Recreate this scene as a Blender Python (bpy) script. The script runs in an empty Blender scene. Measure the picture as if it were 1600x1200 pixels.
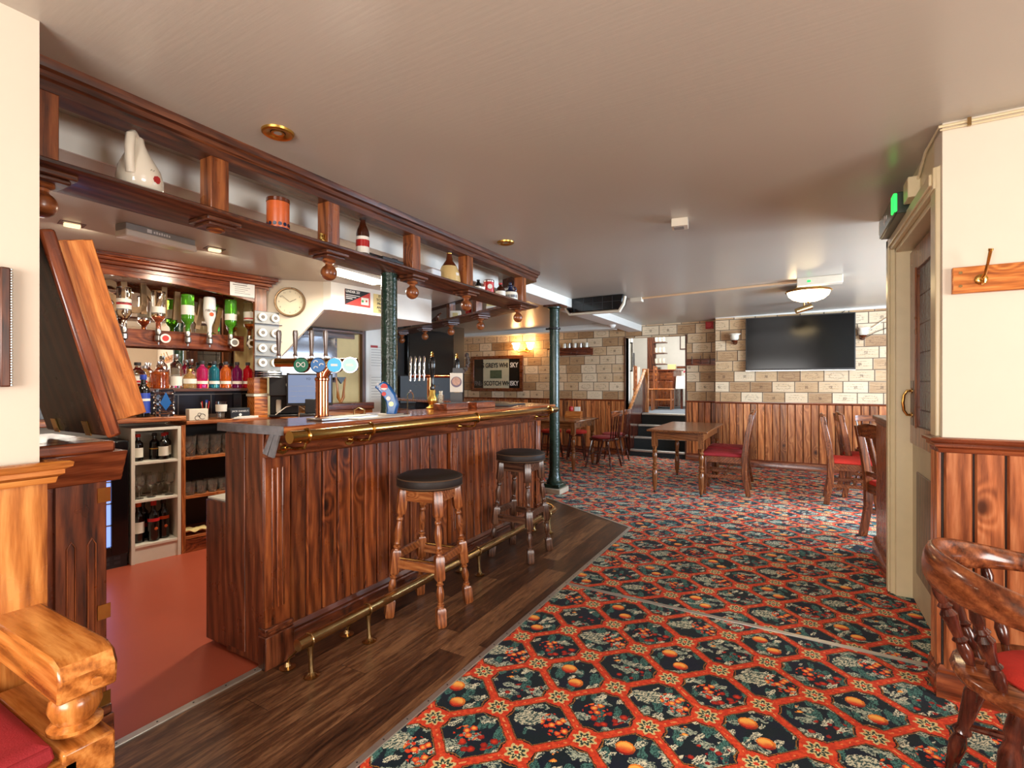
import bpy, math, random
from mathutils import Vector, Matrix
random.seed(7)
S = bpy.context.scene
COL = S.collection
PI = math.pi

# ---------------------------------------------------------------- camera, world, daylight, exposure
YAW = math.atan(445 / 780.0)
cam = bpy.data.cameras.new('camera')
cam.sensor_width = 36.0
cam.lens = 780.0 / 1600.0 * 36.0
cam.clip_start = 0.02
cam_o = bpy.data.objects.new('camera', cam)
cam_o.location = (0, 0, 1.28)
cam_o.rotation_euler = (PI / 2, 0, YAW)
COL.objects.link(cam_o)
S.camera = cam_o

S.view_settings.view_transform = 'Standard'
S.view_settings.look = 'None'
S.view_settings.exposure = 0.40
S.view_settings.gamma = 1.0
S.view_settings.use_curve_mapping = False

W = bpy.data.worlds.new('world')
S.world = W
W.use_nodes = True
W.node_tree.nodes['Background'].inputs[0].default_value = (0.75, 0.87, 1.0, 1)
W.node_tree.nodes['Background'].inputs[1].default_value = 1.0


def area(name, loc, direction, sx, sy, power, color):
    l = bpy.data.lights.new(name, 'AREA')
    l.shape = 'RECTANGLE'
    l.size = sx
    l.size_y = sy
    l.energy = power
    l.color = color
    o = bpy.data.objects.new(name, l)
    o.location = loc
    o.rotation_euler = Vector(direction).to_track_quat('-Z', 'Y').to_euler()
    COL.objects.link(o)
    return o


def point(name, loc, power, color, r=0.05):
    l = bpy.data.lights.new(name, 'POINT')
    l.energy = power
    l.color = color
    l.shadow_soft_size = r
    o = bpy.data.objects.new(name, l)
    o.location = loc
    COL.objects.link(o)
    return o


# daylight through the windows of the room (two behind the camera, one by the far tables), then the back room's overhead light
area('window_daylight', (-0.5, -1.72, 1.35), (0.0, 1, 0.08), 1.7, 1.15, 85, (1.0, 0.95, 0.90))
area('window_daylight', (2.88, 0.7, 1.35), (-1, 0.15, 0.08), 1.5, 1.15, 70, (1.0, 0.96, 0.91))
area('window_daylight', (2.88, 5.6, 1.45), (-1, -0.05, -0.12), 2.6, 1.2, 280, (0.62, 0.80, 1.0))
area('window_daylight', (-2.2, 10.6, 3.0), (0, 0.1, -1), 1.6, 1.6, 60, (1.0, 0.98, 0.95))  # unseen overhead area light for the back room, not at a window


# ---------------------------------------------------------------- mesh helpers
class MB:
    def __init__(s):
        s.v, s.f = [], []

    def add(s, vs, fs):
        n = len(s.v)
        s.v += [tuple(v) for v in vs]
        s.f += [tuple(i + n for i in f) for f in fs]
        return s

    def box(s, x0, x1, y0, y1, z0, z1, M=None):
        vs = [Vector((x, y, z)) for z in (z0, z1) for y in (y0, y1) for x in (x0, x1)]
        if M is not None:
            vs = [M @ v for v in vs]
        return s.add(vs, [(0, 2, 3, 1), (4, 5, 7, 6), (0, 1, 5, 4), (2, 6, 7, 3), (0, 4, 6, 2), (1, 3, 7, 5)])

    def beam(s, p0, p1, w, h, up=(0, 0, 1)):
        p0, p1 = Vector(p0), Vector(p1)
        d = (p1 - p0)
        L = d.length
        d.normalize()
        x = d.cross(Vector(up)).normalized()
        z = x.cross(d)
        M = Matrix((x, d, z)).transposed().to_4x4()
        M.translation = p0
        return s.box(-w / 2, w / 2, 0, L, -h / 2, h / 2, M)

    def lathe(s, prof, n=16, M=None, cap=True):
        vs, fs = [], []
        for r, z in prof:
            for k in range(n):
                a = 2 * PI * k / n
                vs.append(Vector((r * math.cos(a), r * math.sin(a), z)))
        if M is not None:
            vs = [M @ v for v in vs]
        m = len(prof)
        for i in range(m - 1):
            for k in range(n):
                k2 = (k + 1) % n
                fs.append((i * n + k, i * n + k2, (i + 1) * n + k2, (i + 1) * n + k))
        if cap:
            if prof[0][0] > 1e-5:
                fs.append(tuple(range(n - 1, -1, -1)))
            if prof[-1][0] > 1e-5:
                fs.append(tuple((m - 1) * n + k for k in range(n)))
        return s.add(vs, fs)

    def lathe_on(s, prof, p0, p1, n=12):
        """profile (r, t) with t in 0..1 swept from p0 to p1"""
        p0, p1 = Vector(p0), Vector(p1)
        d = p1 - p0
        L = d.length
        M = d.to_track_quat('Z', 'Y').to_matrix().to_4x4()
        M.translation = p0
        return s.lathe([(r, t * L) for r, t in prof], n, M)

    def cyl(s, p0, p1, r, r1=None, n=12):
        return s.lathe_on([(r, 0), (r if r1 is None else r1, 1)], p0, p1, n)

    def tube(s, pts, r, n=8, closed=False):
        pts = [Vector(p) for p in pts]
        m = len(pts)
        vs, fs = [], []
        prev = None
        for i in range(m):
            a = pts[(i - 1) % m] if (i or closed) else pts[0]
            b = pts[(i + 1) % m] if (i < m - 1 or closed) else pts[-1]
            t = (b - a).normalized()
            if prev is None:
                ref = Vector((0, 0, 1)) if abs(t.z) < 0.9 else Vector((1, 0, 0))
                x = t.cross(ref).normalized()
            else:
                x = (prev - t * prev.dot(t)).normalized()
            prev = x
            y = t.cross(x)
            rr = r[i] if isinstance(r, (list, tuple)) else r
            for k in range(n):
                q = 2 * PI * k / n
                vs.append(pts[i] + (x * math.cos(q) + y * math.sin(q)) * rr)
        for i in range(m if closed else m - 1):
            j = (i + 1) % m
            for k in range(n):
                k2 = (k + 1) % n
                fs.append((i * n + k, i * n + k2, j * n + k2, j * n + k))
        if not closed:
            fs.append(tuple(range(n - 1, -1, -1)))
            fs.append(tuple((m - 1) * n + k for k in range(n)))
        return s.add(vs, fs)

    def prism(s, poly, axis, a, b, M=None):
        def P(p, t):
            if axis == 'x':
                return Vector((t, p[0], p[1]))
            if axis == 'y':
                return Vector((p[0], t, p[1]))
            return Vector((p[0], p[1], t))
        n = len(poly)
        vs = [P(p, a) for p in poly] + [P(p, b) for p in poly]
        if M is not None:
            vs = [M @ v for v in vs]
        fs = [tuple(range(n - 1, -1, -1)), tuple(range(n, 2 * n))]
        fs += [(i, (i + 1) % n, n + (i + 1) % n, n + i) for i in range(n)]
        return s.add(vs, fs)

    def sphere(s, c, r, n=16, sz=1.0):
        prof = [(max(1e-6, math.sin(PI * i / (n // 2))) * r, -math.cos(PI * i / (n // 2)) * r * sz) for i in range(n // 2 + 1)]
        return s.lathe(prof, n, Matrix.Translation(Vector(c)))

    def loft(s, rings, closed=True, cap=True):
        n = len(rings[0])
        vs = [p for r in rings for p in r]
        fs = []
        for i in range(len(rings) - 1):
            for k in range(n if closed else n - 1):
                k2 = (k + 1) % n
                fs.append((i * n + k, i * n + k2, (i + 1) * n + k2, (i + 1) * n + k))
        if cap:
            fs.append(tuple(range(n - 1, -1, -1)))
            fs.append(tuple((len(rings) - 1) * n + k for k in range(n)))
        return s.add(vs, fs)

    def build(s, name, mat, parent=None, loc=(0, 0, 0), rot=(0, 0, 0), bevel=0.0, angle=35, subd=0, fix=True):
        me = bpy.data.meshes.new(name)
        me.from_pydata(s.v, [], s.f)
        if fix:
            import bmesh
            bm = bmesh.new()
            bm.from_mesh(me)
            bmesh.ops.remove_doubles(bm, verts=bm.verts, dist=1e-5)
            bmesh.ops.recalc_face_normals(bm, faces=bm.faces)
            bm.to_mesh(me)
            bm.free()
        for p in me.polygons:
            p.use_smooth = True
        if not subd:
            me.set_sharp_from_angle(angle=math.radians(angle))
        me.materials.append(mat)
        o = bpy.data.objects.new(name, me)
        o.location = loc
        o.rotation_euler = rot if isinstance(rot, (tuple, list)) else (0, 0, rot)
        COL.objects.link(o)
        if parent is not None:
            o.parent = parent
        if bevel:
            m = o.modifiers.new('bevel', 'BEVEL')
            m.width = bevel
            m.segments = 2
            m.limit_method = 'ANGLE'
            m.angle_limit = math.radians(50)
        if subd:
            m = o.modifiers.new('subd', 'SUBSURF')
            m.levels = m.render_levels = subd
        return o


def thing(name, label, cat, loc=(0, 0, 0), rot=0.0, group=None):
    o = bpy.data.objects.new(name, None)
    o.empty_display_size = 0.05
    COL.objects.link(o)
    o.location = loc
    o.rotation_euler = rot if isinstance(rot, (tuple, list)) else (0, 0, rot)
    o['label'] = label
    o['category'] = cat
    if group:
        o['group'] = group
    return o


def tag(o, label, cat=None, group=None, kind=None):
    o['label'] = label
    if cat:
        o['category'] = cat
    if group:
        o['group'] = group
    if kind:
        o['kind'] = kind
    return o


def struct(o, label):
    o['kind'] = 'structure'
    o['label'] = label
    return o


def copy_tree(o, loc=None, rot=None, label=None, parent=None, group=None):
    c = o.copy()
    COL.objects.link(c)
    c.parent = parent
    if loc is not None:
        c.location = loc
    if rot is not None:
        c.rotation_euler = (0, 0, rot)
    if label:
        c['label'] = label
    if group:
        c['group'] = group
    for ch in list(o.children):
        copy_tree(ch, parent=c)
    return c


def lettering(body, mat, parent, loc, rot, size, extrude=0.0006, align='CENTER', sx=1.0, name='lettering', bold=0.0):
    cu = bpy.data.curves.new(name, 'FONT')
    cu.body = body
    cu.size = size
    cu.extrude = extrude
    cu.offset = bold
    cu.align_x = align
    cu.align_y = 'CENTER'
    cu.materials.append(mat)
    tmp = bpy.data.objects.new('tmp', cu)
    me = bpy.data.meshes.new_from_object(tmp)
    bpy.data.objects.remove(tmp)
    bpy.data.curves.remove(cu)
    if not me.materials:
        me.materials.append(mat)
    o = bpy.data.objects.new(name, me)
    COL.objects.link(o)
    o.parent = parent
    o.location = loc
    o.rotation_euler = rot
    o.scale = (sx, 1, 1)
    return o


# ---------------------------------------------------------------- node helpers
def lin(c):
    def f(u):
        u = u / 255.0
        return u / 12.92 if u <= 0.04045 else ((u + 0.055) / 1.055) ** 2.4
    return (f(c[0]), f(c[1]), f(c[2]), 1.0)


class NT:
    def __init__(s, name):
        s.m = bpy.data.materials.new(name)
        s.m.use_nodes = True
        s.t = s.m.node_tree
        s.b = s.t.nodes['Principled BSDF']

    def n(s, typ, **kw):
        q = s.t.nodes.new(typ)
        for k, v in kw.items():
            setattr(q, k, v)
        return q

    def put(s, inp, val):
        if isinstance(val, Sk):
            s.t.links.new(val.s, inp)
        elif isinstance(val, bpy.types.NodeSocket):
            s.t.links.new(val, inp)
        else:
            inp.default_value = val

    def math(s, op, a, b=0.0, c=0.0):
        q = s.n('ShaderNodeMath', operation=op)
        s.put(q.inputs[0], a)
        s.put(q.inputs[1], b)
        if op in ('MULTIPLY_ADD', 'COMPARE'):
            s.put(q.inputs[2], c)
        return Sk(s, q.outputs[0])

    def sep(s, v):
        q = s.n('ShaderNodeSeparateXYZ')
        s.put(q.inputs[0], v)
        return [Sk(s, o) for o in q.outputs]

    def vec(s, x, y, z=0.0):
        q = s.n('ShaderNodeCombineXYZ')
        for i, k in enumerate((x, y, z)):
            s.put(q.inputs[i], k)
        return Sk(s, q.outputs[0])

    def obj(s):
        return Sk(s, s.n('ShaderNodeTexCoord').outputs['Object'])

    def island(s):
        return Sk(s, s.n('ShaderNodeNewGeometry').outputs['Random Per Island'])

    def orand(s):
        return Sk(s, s.n('ShaderNodeObjectInfo').outputs['Random'])

    def vadd(s, a, b):
        q = s.n('ShaderNodeVectorMath', operation='ADD')
        s.put(q.inputs[0], a)
        s.put(q.inputs[1], b)
        return Sk(s, q.outputs[0])

    def vmul(s, a, b):
        q = s.n('ShaderNodeVectorMath', operation='MULTIPLY')
        s.put(q.inputs[0], a)
        s.put(q.inputs[1], b)
        return Sk(s, q.outputs[0])

    def noise(s, v, scale=5, detail=3, rough=0.5, dist=0.0):
        q = s.n('ShaderNodeTexNoise')
        s.put(q.inputs['Vector'], v)
        s.put(q.inputs['Scale'], scale)
        q.inputs['Detail'].default_value = detail
        q.inputs['Roughness'].default_value = rough
        s.put(q.inputs['Distortion'], dist)
        return Sk(s, q.outputs['Fac'])

    def vor(s, v, scale=5, rnd=1.0, feature='F1', color=False):
        q = s.n('ShaderNodeTexVoronoi', feature=feature)
        s.put(q.inputs['Vector'], v)
        s.put(q.inputs['Scale'], scale)
        s.put(q.inputs['Randomness'], rnd)
        d = Sk(s, q.outputs['Distance'])
        if color:
            return d, Sk(s, q.outputs['Color'])
        return d

    def white(s, v):
        q = s.n('ShaderNodeTexWhiteNoise', noise_dimensions='3D')
        s.put(q.inputs['Vector'], v)
        return Sk(s, q.outputs['Value'])

    def mix(s, fac, a, b):
        q = s.n('ShaderNodeMix', data_type='RGBA')
        s.put(q.inputs[0], fac)
        s.put(q.inputs[6], a)
        s.put(q.inputs[7], b)
        return Sk(s, q.outputs[2])

    def mulc(s, a, b):
        q = s.n('ShaderNodeMix', data_type='RGBA', blend_type='MULTIPLY')
        q.inputs[0].default_value = 1.0
        s.put(q.inputs[6], a)
        s.put(q.inputs[7], b)
        return Sk(s, q.outputs[2])

    def ramp(s, fac, stops):
        q = s.n('ShaderNodeValToRGB')
        s.put(q.inputs[0], fac)
        e = q.color_ramp.elements
        while len(e) < len(stops):
            e.new(0.5)
        for i, (p, c) in enumerate(stops):
            e[i].position = p
            e[i].color = c if len(c) == 4 else (*c, 1)
        return Sk(s, q.outputs[0])

    def ss(s, x, e0, e1, o0=0.0, o1=1.0):
        q = s.n('ShaderNodeMapRange', interpolation_type='SMOOTHSTEP')
        s.put(q.inputs[0], x)
        q.inputs[1].default_value = e0
        q.inputs[2].default_value = e1
        q.inputs[3].default_value = o0
        q.inputs[4].default_value = o1
        return Sk(s, q.outputs[0])

    def bump(s, h, strength=0.3, dist=0.01):
        q = s.n('ShaderNodeBump')
        s.put(q.inputs['Height'], h)
        q.inputs['Strength'].default_value = strength
        q.inputs['Distance'].default_value = dist
        s.t.links.new(q.outputs[0], s.b.inputs['Normal'])

    def out(s, color=None, rough=None, metal=None, coat=None, spec=None):
        if color is not None:
            s.put(s.b.inputs['Base Color'], color)
        if rough is not None:
            s.put(s.b.inputs['Roughness'], rough)
        if metal is not None:
            s.b.inputs['Metallic'].default_value = metal
        if coat is not None:
            s.b.inputs['Coat Weight'].default_value = coat
            s.b.inputs['Coat Roughness'].default_value = 0.15
        if spec is not None:
            s.b.inputs['Specular IOR Level'].default_value = spec
        return s.m


class Sk:
    def __init__(s, nt, sock):
        s.nt, s.s = nt, sock

    def __add__(a, b): return a.nt.math('ADD', a, b)
    def __radd__(a, b): return a.nt.math('ADD', b, a)
    def __sub__(a, b): return a.nt.math('SUBTRACT', a, b)
    def __rsub__(a, b): return a.nt.math('SUBTRACT', b, a)
    def __mul__(a, b): return a.nt.math('MULTIPLY', a, b)
    def __rmul__(a, b): return a.nt.math('MULTIPLY', b, a)
    def __truediv__(a, b): return a.nt.math('DIVIDE', a, b)
    def floor(a): return a.nt.math('FLOOR', a)
    def fract(a): return a.nt.math('FRACT', a)
    def abs(a): return a.nt.math('ABSOLUTE', a)
    def lt(a, b): return a.nt.math('LESS_THAN', a, b)
    def gt(a, b): return a.nt.math('GREATER_THAN', a, b)
    def max(a, b): return a.nt.math('MAXIMUM', a, b)
    def min(a, b): return a.nt.math('MINIMUM', a, b)
    def sqrt(a): return a.nt.math('SQRT', a)
    def cos(a): return a.nt.math('COSINE', a)
    def sin(a): return a.nt.math('SINE', a)
    def mod(a, b): return a.nt.math('FLOORED_MODULO', a, b)
    def clamp(a): return a.nt.math('MAXIMUM', a.nt.math('MINIMUM', a, 1.0), 0.0)


def hyp(a, b):
    return (a * a + b * b).sqrt()


# ---------------------------------------------------------------- materials
def plain(name, rgb, rough=0.5, metal=0.0, coat=None, noise=0.06, bump=0.0, scale=14, spec=None):
    t = NT(name)
    c = lin(rgb)
    v = t.obj()
    f = t.noise(v, scale, 4)
    k = 1.0 - noise * 2
    col = t.mix(f, (c[0] * k, c[1] * k, c[2] * k, 1), (min(1, c[0] * (1 + noise)), min(1, c[1] * (1 + noise)), min(1, c[2] * (1 + noise)), 1))
    if bump:
        t.bump(t.noise(v, scale * 5, 3), bump, 0.004)
    return t.out(col, rough, metal, coat, spec)


def wood(name, dark, mid, light, axis='z', knots=0.5, rough=0.32, coat=0.25, scale=1.0, wear=0.0, vary=0.3):
    """varnished softwood; the grain runs along `axis` of the object"""
    t = NT(name)
    v = t.obj()
    isl = t.island()
    ran = t.orand()
    off = t.vec(isl * 17.3 + ran * 9.1, isl * 31.7, isl * 11.1 + ran * 5.0)
    p = t.vadd(v, off)
    a, b = 9.0 * scale, 0.75 * scale
    sc = {'x': (b, a, a), 'y': (a, b, a), 'z': (a, a, b)}[axis]
    kn = {'x': (4.2, 7, 7), 'y': (7, 4.2, 7), 'z': (7, 7, 4.2)}[axis]
    q = t.vmul(p, sc)
    wob = t.noise(p, 2.2 * scale, 2)
    kd0, kc = t.vor(t.vmul(p, kn), 0.8 * scale, 1.0, 'F1', True)
    kr, kg_, kb = t.sep(kc)
    kd = kd0 + kr.lt(0.45) * 3.0 + (kg_ - 0.5) * 0.05
    kpull = t.ss(kd, 0.0, 0.4, 1.0, 0.0)
    grain = t.noise(q, 1.6, 5, 0.62, 0.6)
    x, y, z = t.sep(q)
    rings = ((x * 1.3 + y * 1.3 + z * 1.3 + wob * 1.1 + kpull * 1.6) * 9.0).sin() * 0.5 + 0.5
    fine = t.noise(t.vmul(q, (4, 4, 4)), 2.5, 3, 0.6)
    g = (grain * 0.52 + rings * 0.13 + fine * 0.35)
    col = t.ramp(g, [(0.34, lin(dark)), (0.5, lin(mid)), (0.66, lin(light))])
    tone = isl * vary + (1.0 - vary * 0.55)
    col = t.mulc(col, t.vec(tone, tone * (1.0 - vary * 0.12) + 0.0, tone * (1.0 - vary * 0.2)))
    if knots:
        ring = t.ss(kd, 0.06, 0.22, 1.0, 0.0)
        core = t.ss(kd, 0.03, 0.11, 1.0, 0.0)
        d = lin(dark)
        col = t.mix(ring * knots, col, (d[0] * .75, d[1] * .7, d[2] * .7, 1))
        col = t.mix(core * min(1, knots * 1.4), col, (d[0] * .25, d[1] * .22, d[2] * .22, 1))
    if wear:
        w = t.ss(t.noise(v, 7, 6, 0.7), 0.62, 0.75)
        l = lin(light)
        col = t.mix(w * wear, col, (l[0] * 1.1, l[1] * 1.1, l[2] * 1.1, 1))
    r = t.noise(v, 11, 3) * 0.18 + (rough - 0.09)
    t.bump(grain, 0.035, 0.003)
    return t.out(col, r, 0, coat)


WD = {}


def wd(kind, axis='z'):
    k = (kind, axis)
    if k not in WD:
        spec = {
            'pine': dict(dark=(112, 58, 28), mid=(180, 108, 58), light=(216, 150, 92), knots=0.85, vary=0.95),
            'honey': dict(dark=(120, 62, 20), mid=(190, 116, 50), light=(226, 158, 84), knots=0.7, rough=0.25, vary=0.2),
            'pinkpine': dict(dark=(120, 62, 32), mid=(174, 102, 60), light=(206, 140, 94), knots=0.6, vary=0.5),
            'bar': dict(dark=(48, 20, 10), mid=(122, 62, 30), light=(168, 98, 52), knots=0.9, rough=0.3, vary=0.85),
            'barplain': dict(dark=(44, 20, 12), mid=(98, 48, 27), light=(142, 80, 48), knots=0.25, rough=0.3, vary=0.2, wear=0.12),
            'walnut': dict(dark=(34, 16, 10), mid=(82, 42, 24), light=(122, 70, 40), knots=0.15, rough=0.4, vary=0.2),
            'walnutlight': dict(dark=(70, 32, 14), mid=(134, 74, 38), light=(170, 104, 56), knots=0.3, rough=0.3, vary=0.25),
            'table': dict(scale=1.9, dark=(78, 42, 20), mid=(124, 74, 38), light=(156, 100, 56), knots=0.0, rough=0.22, vary=0.15),
            'chair': dict(scale=1.9, dark=(66, 30, 14), mid=(112, 58, 28), light=(156, 90, 48), knots=0.0, rough=0.28, vary=0.15),
            'stool': dict(scale=1.9, dark=(92, 44, 18), mid=(150, 84, 42), light=(186, 122, 70), knots=0.1, rough=0.3, vary=0.15),
            'stooldark': dict(scale=1.9, dark=(40, 22, 14), mid=(84, 52, 36), light=(122, 84, 60), knots=0.1, rough=0.3, vary=0.15),
            'windsor': dict(scale=1.1, dark=(62, 28, 14), mid=(116, 60, 32), light=(168, 98, 56), knots=0.0, rough=0.2, vary=0.15),
            'darkturn': dict(scale=1.2, dark=(36, 14, 10), mid=(74, 32, 22), light=(110, 56, 38), knots=0.0, rough=0.15, vary=0.1),
            'flap': dict(scale=1.5, dark=(128, 60, 20), mid=(196, 112, 46), light=(232, 156, 82), knots=0.8, rough=0.3, vary=0.1),
            'redwood': dict(dark=(60, 26, 14), mid=(116, 54, 28), light=(156, 84, 46), knots=0.3, rough=0.25, vary=0.15),
            'cabinet': dict(scale=1.9, dark=(110, 56, 24), mid=(168, 96, 48), light=(204, 134, 78), knots=0.4, rough=0.35, vary=0.2),
        }[kind]
        WD[k] = wood(kind + '_wood_' + axis, axis=axis, **spec)
    return WD[k]


def carpet_mat():
    t = NT('patterned_carpet')
    v = t.obj()
    x0, y0, _ = t.sep(v)
    q = 0.0032
    j = t.noise(v, 160, 1) * 0.006 - 0.003
    x = ((x0 + j) / q).floor() * q
    y = ((y0 + j) / q).floor() * q
    u = (x + 1.03) / 0.182
    w = (y - 2.045) / 0.177
    a = (u + w) * 0.5
    b = (u - w) * 0.5
    ia, ib = a.floor(), b.floor()
    fa, fb = a.fract() - 0.5, b.fract() - 0.5
    pv = t.vec(x, y, 0)
    wob = t.noise(pv, 34, 1) - 0.5
    pa, pb = ia.mod(2.0), ib.mod(2.0)
    tA = (1 - pa) * (1 - pb)
    tC = pa * (1 - pb)
    tL = pa * pb
    tR = (1 - pa) * pb
    navy = lin((12, 20, 40))
    col = t.mix(t.ss(t.noise(pv, 9, 2), 0.35, 0.65), navy, lin((8, 26, 32)))
    # foliage: two crossed layers of pointed leaves with pale tips
    lx = fa + wob * 0.12
    ly = fb - wob * 0.12
    for (rx, ry, sc, seed, pale, thr) in ((-0.5, 0.87, 4.8, 6.3, (70, 118, 108), 0.43), (0.8, 0.6, 4.2, 1.7, (176, 184, 162), 0.37), (0.95, -0.3, 5.0, 3.1, (222, 218, 190), 0.33)):
        uu = (lx * rx + ly * ry) * 0.48
        vv = (ly * rx - lx * ry) * 1.15
        vv2 = t.vec(uu + ia * 3.7 + seed, vv + ib * 5.1, 0)
        d, cc = t.vor(vv2, sc, 0.85, 'F1', True)
        edge = t.ss(t.noise(t.vec(uu * 5, vv * 16, seed), 6, 1), 0.42, 0.56)
        leafc = t.mix(edge, lin((22, 52, 56)), lin(pale))
        col = t.mix(d.lt(thr), col, leafc)
    # great pale leaf in the grape cells
    g1 = hyp((fa + 0.12) * 1.5 + (fb + 0.12) * 0.7, (fb + 0.14) * 2.3 - (fa + 0.12) * 0.9)
    vein = t.ss(t.noise(t.vec(fa * 3 + fb * 9, fb * 3 - fa * 2, ia), 5, 2), 0.47, 0.53)
    col = t.mix((g1 + wob * 0.35).lt(0.40) * tL, col, t.mix(vein, lin((52, 78, 74)), lin((206, 202, 174))))

    def disc(ca, cb, r, msk, c1, c2, col, ka=1.0, kb=1.0):
        d = hyp((fa - ca) * ka, (fb - cb) * kb)
        hi = t.ss((fa - ca) * 0.7 - (fb - cb) * 0.9 + wob * 0.1, -r * 0.9, r * 0.7)
        return t.mix(d.lt(r) * msk, col, t.mix(hi, c1, c2))

    def berries(ca, cb, ra, rb, msk, c1, c2, scale, seed, col, rr=0.36):
        d = t.vor(t.vec(fa + seed + wob * 0.05, fb + seed * 0.7, 0), scale, 0.62)
        rgn = hyp((fa - ca) * (1 / ra), (fb - cb) * (1 / rb)).lt(1.0)
        c = t.mix(t.ss(d, rr * 0.2, rr * 0.9), c1, c2)
        return t.mix(rgn * d.lt(rr) * msk, col, c)
    org, yel, red, dred = lin((234, 130, 40)), lin((250, 184, 84)), lin((214, 56, 24)), lin((140, 22, 14))
    col = disc(-0.03, -0.2, 0.135, tA, dred, org, col)
    col = disc(-0.03, -0.21, 0.105, tA, red, yel, col)
    col = disc(-0.09, 0.22, 0.125, tA, dred, org, col)
    col = disc(-0.10, 0.21, 0.095, tA, red, yel, col)
    col = berries(0.0, 0.2, 0.33, 0.2, tC, red, dred, 8.4, 2.3, col, 0.42)
    col = berries(-0.05, -0.3, 0.12, 0.1, tC, yel, org, 9.5, 4.4, col, 0.45)
    col = berries(0.2, 0.12, 0.2, 0.27, tL, yel, red, 9.0, 1.2, col, 0.5)
    col = berries(-0.08, -0.04, 0.2, 0.17, tR, yel, red, 9.0, 7.2, col, 0.5)
    col = berries(0.03, 0.2, 0.32, 0.15, tR, red, dred, 7.4, 5.5, col, 0.45)
    # red trellis
    ea = 0.5 - fa.abs()
    eb = 0.5 - fb.abs()
    e = ea.min(eb) + wob * 0.02
    dc = hyp(ea, eb)
    sc = (t.math('ARCTAN2', ea, eb) * 4.0).cos() * 0.012
    inband = e.lt(0.062).max((dc + wob * 0.03).lt(0.235 + sc * 1.0))
    outl = e.lt(0.082).max((dc + wob * 0.03).lt(0.265))
    col = t.mix(outl, col, lin((150, 100, 40)))
    outl2 = e.lt(0.072).max((dc + wob * 0.03).lt(0.25))
    col = t.mix(outl2, col, lin((40, 20, 20)))
    rc = t.mix(t.ss(t.noise(pv, 60, 2), 0.4, 0.65), lin((196, 50, 22)), lin((222, 78, 36)))
    col = t.mix(inband, col, rc)
    cen = e.lt(0.012) * t.noise(pv, 45, 1).gt(0.56) * dc.gt(0.2)
    col = t.mix(cen, col, lin((226, 150, 90)))
    # node flowers
    ca = (a + 0.5).fract() - 0.5
    cb = (b + 0.5).fract() - 0.5
    ang = t.math('ARCTAN2', cb, ca)
    pet = (ang * 8.0).cos()
    col = t.mix(dc.lt(pet * 0.028 + 0.15), col, lin((214, 190, 130)))
    col = t.mix(dc.lt(pet * 0.03 + 0.105), col, lin((34, 56, 48)))
    col = t.mix(dc.lt(pet * 0.022 + 0.06), col, lin((224, 206, 150)))
    col = t.mix(dc.lt(0.034), col, lin((206, 60, 26)))
    tuft = t.noise(v, 420, 2)
    col = t.mulc(col, t.vec(tuft * 0.8 + 0.72, tuft * 0.8 + 0.72, tuft * 0.8 + 0.72))
    t.bump(tuft, 0.5, 0.004)
    m = t.out(col, 0.85, 0, None, 0.2)
    t.b.inputs['Sheen Weight'].default_value = 0.08
    t.b.inputs['Sheen Roughness'].default_value = 0.4
    return m


def crate_mat():
    t = NT('crate_end_wallpaper')
    x, y, z = t.sep(t.obj())
    x = x + y
    r = (z - 0.985) / 0.163
    row = r.floor()
    rz = r.fract()
    u = (x + t.white(t.vec(row, 3.3, 1.0)) * 0.0 + (row.mod(2.0)) * 0.12 + (row.mod(3.0)) * 0.05) / 0.30
    iu = u.floor()
    ru = u.fract()
    rid = t.white(t.vec(iu, row, 0.5))
    rid2 = t.white(t.vec(iu, row, 7.5))
    st = t.noise(t.vec(x * 2 + rid * 20, z * 40, rid * 9), 3, 4, 0.6)
    col = t.ramp(rid * 0.55 + st * 0.55, [(0.2, lin((146, 104, 66))), (0.5, lin((202, 164, 120))), (0.8, lin((230, 206, 172)))])
    cu, cz = (ru - 0.48) * 0.30, (rz - 0.52) * 0.163
    n = t.noise(t.vec(cu, cz, rid * 30), 70, 2)
    el = hyp(cu * (1 / 0.085), cz * (1 / 0.042))
    ringm = (el - 1.0).abs().lt(0.09) * rid2.lt(0.5) * n.gt(0.47) * 0.7
    txt = (cz * 190).sin().gt(0.45) * n.gt(0.5) * hyp(cu * 9.5, cz * 17).lt(1.0)
    sq = cu.abs().max(cz.abs()).lt(0.02) * n.gt(0.42) * rid2.gt(0.55)
    ink = (ringm.max(txt * 0.6).max(sq)) * 0.62
    col = t.mix(ink, col, lin((92, 62, 44)))
    edge = (ru.gt(0.955)).max(rz.lt(0.07))
    edge2 = (ru.lt(0.015)).max(rz.gt(0.97))
    col = t.mix(edge2 * 0.35, col, lin((240, 226, 196)))
    col = t.mix(edge * 0.85, col, lin((72, 46, 28)))
    return t.out(col, 0.6)


def vinyl_mat():
    t = NT('dark_plank_vinyl')
    x, y, z = t.sep(t.obj())
    u = x / 0.15
    iu = u.floor()
    w = (y + t.white(t.vec(iu, 1, 2)) * 1.2) / 1.2
    iw = w.floor()
    rid = t.white(t.vec(iu, iw, 4.4))
    g = t.noise(t.vec(x * 9 + rid * 30, y * 0.9 + rid * 7, rid * 5), 4, 5, 0.65, 0.8)
    f = t.noise(t.vec(x * 60, y * 6, rid), 4, 3, 0.7)
    col = t.ramp(g * 0.62 + f * 0.2 + rid * 0.18, [(0.34, lin((38, 22, 15))), (0.5, lin((90, 58, 38))), (0.66, lin((150, 108, 74)))])
    seam = (u.fract().lt(0.012)).max(w.fract().lt(0.002))
    col = t.mix(seam * 0.8, col, lin((24, 14, 10)))
    t.bump(f, 0.12, 0.002)
    return t.out(col, g * 0.2 + 0.24, 0, None, 0.5)


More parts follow.
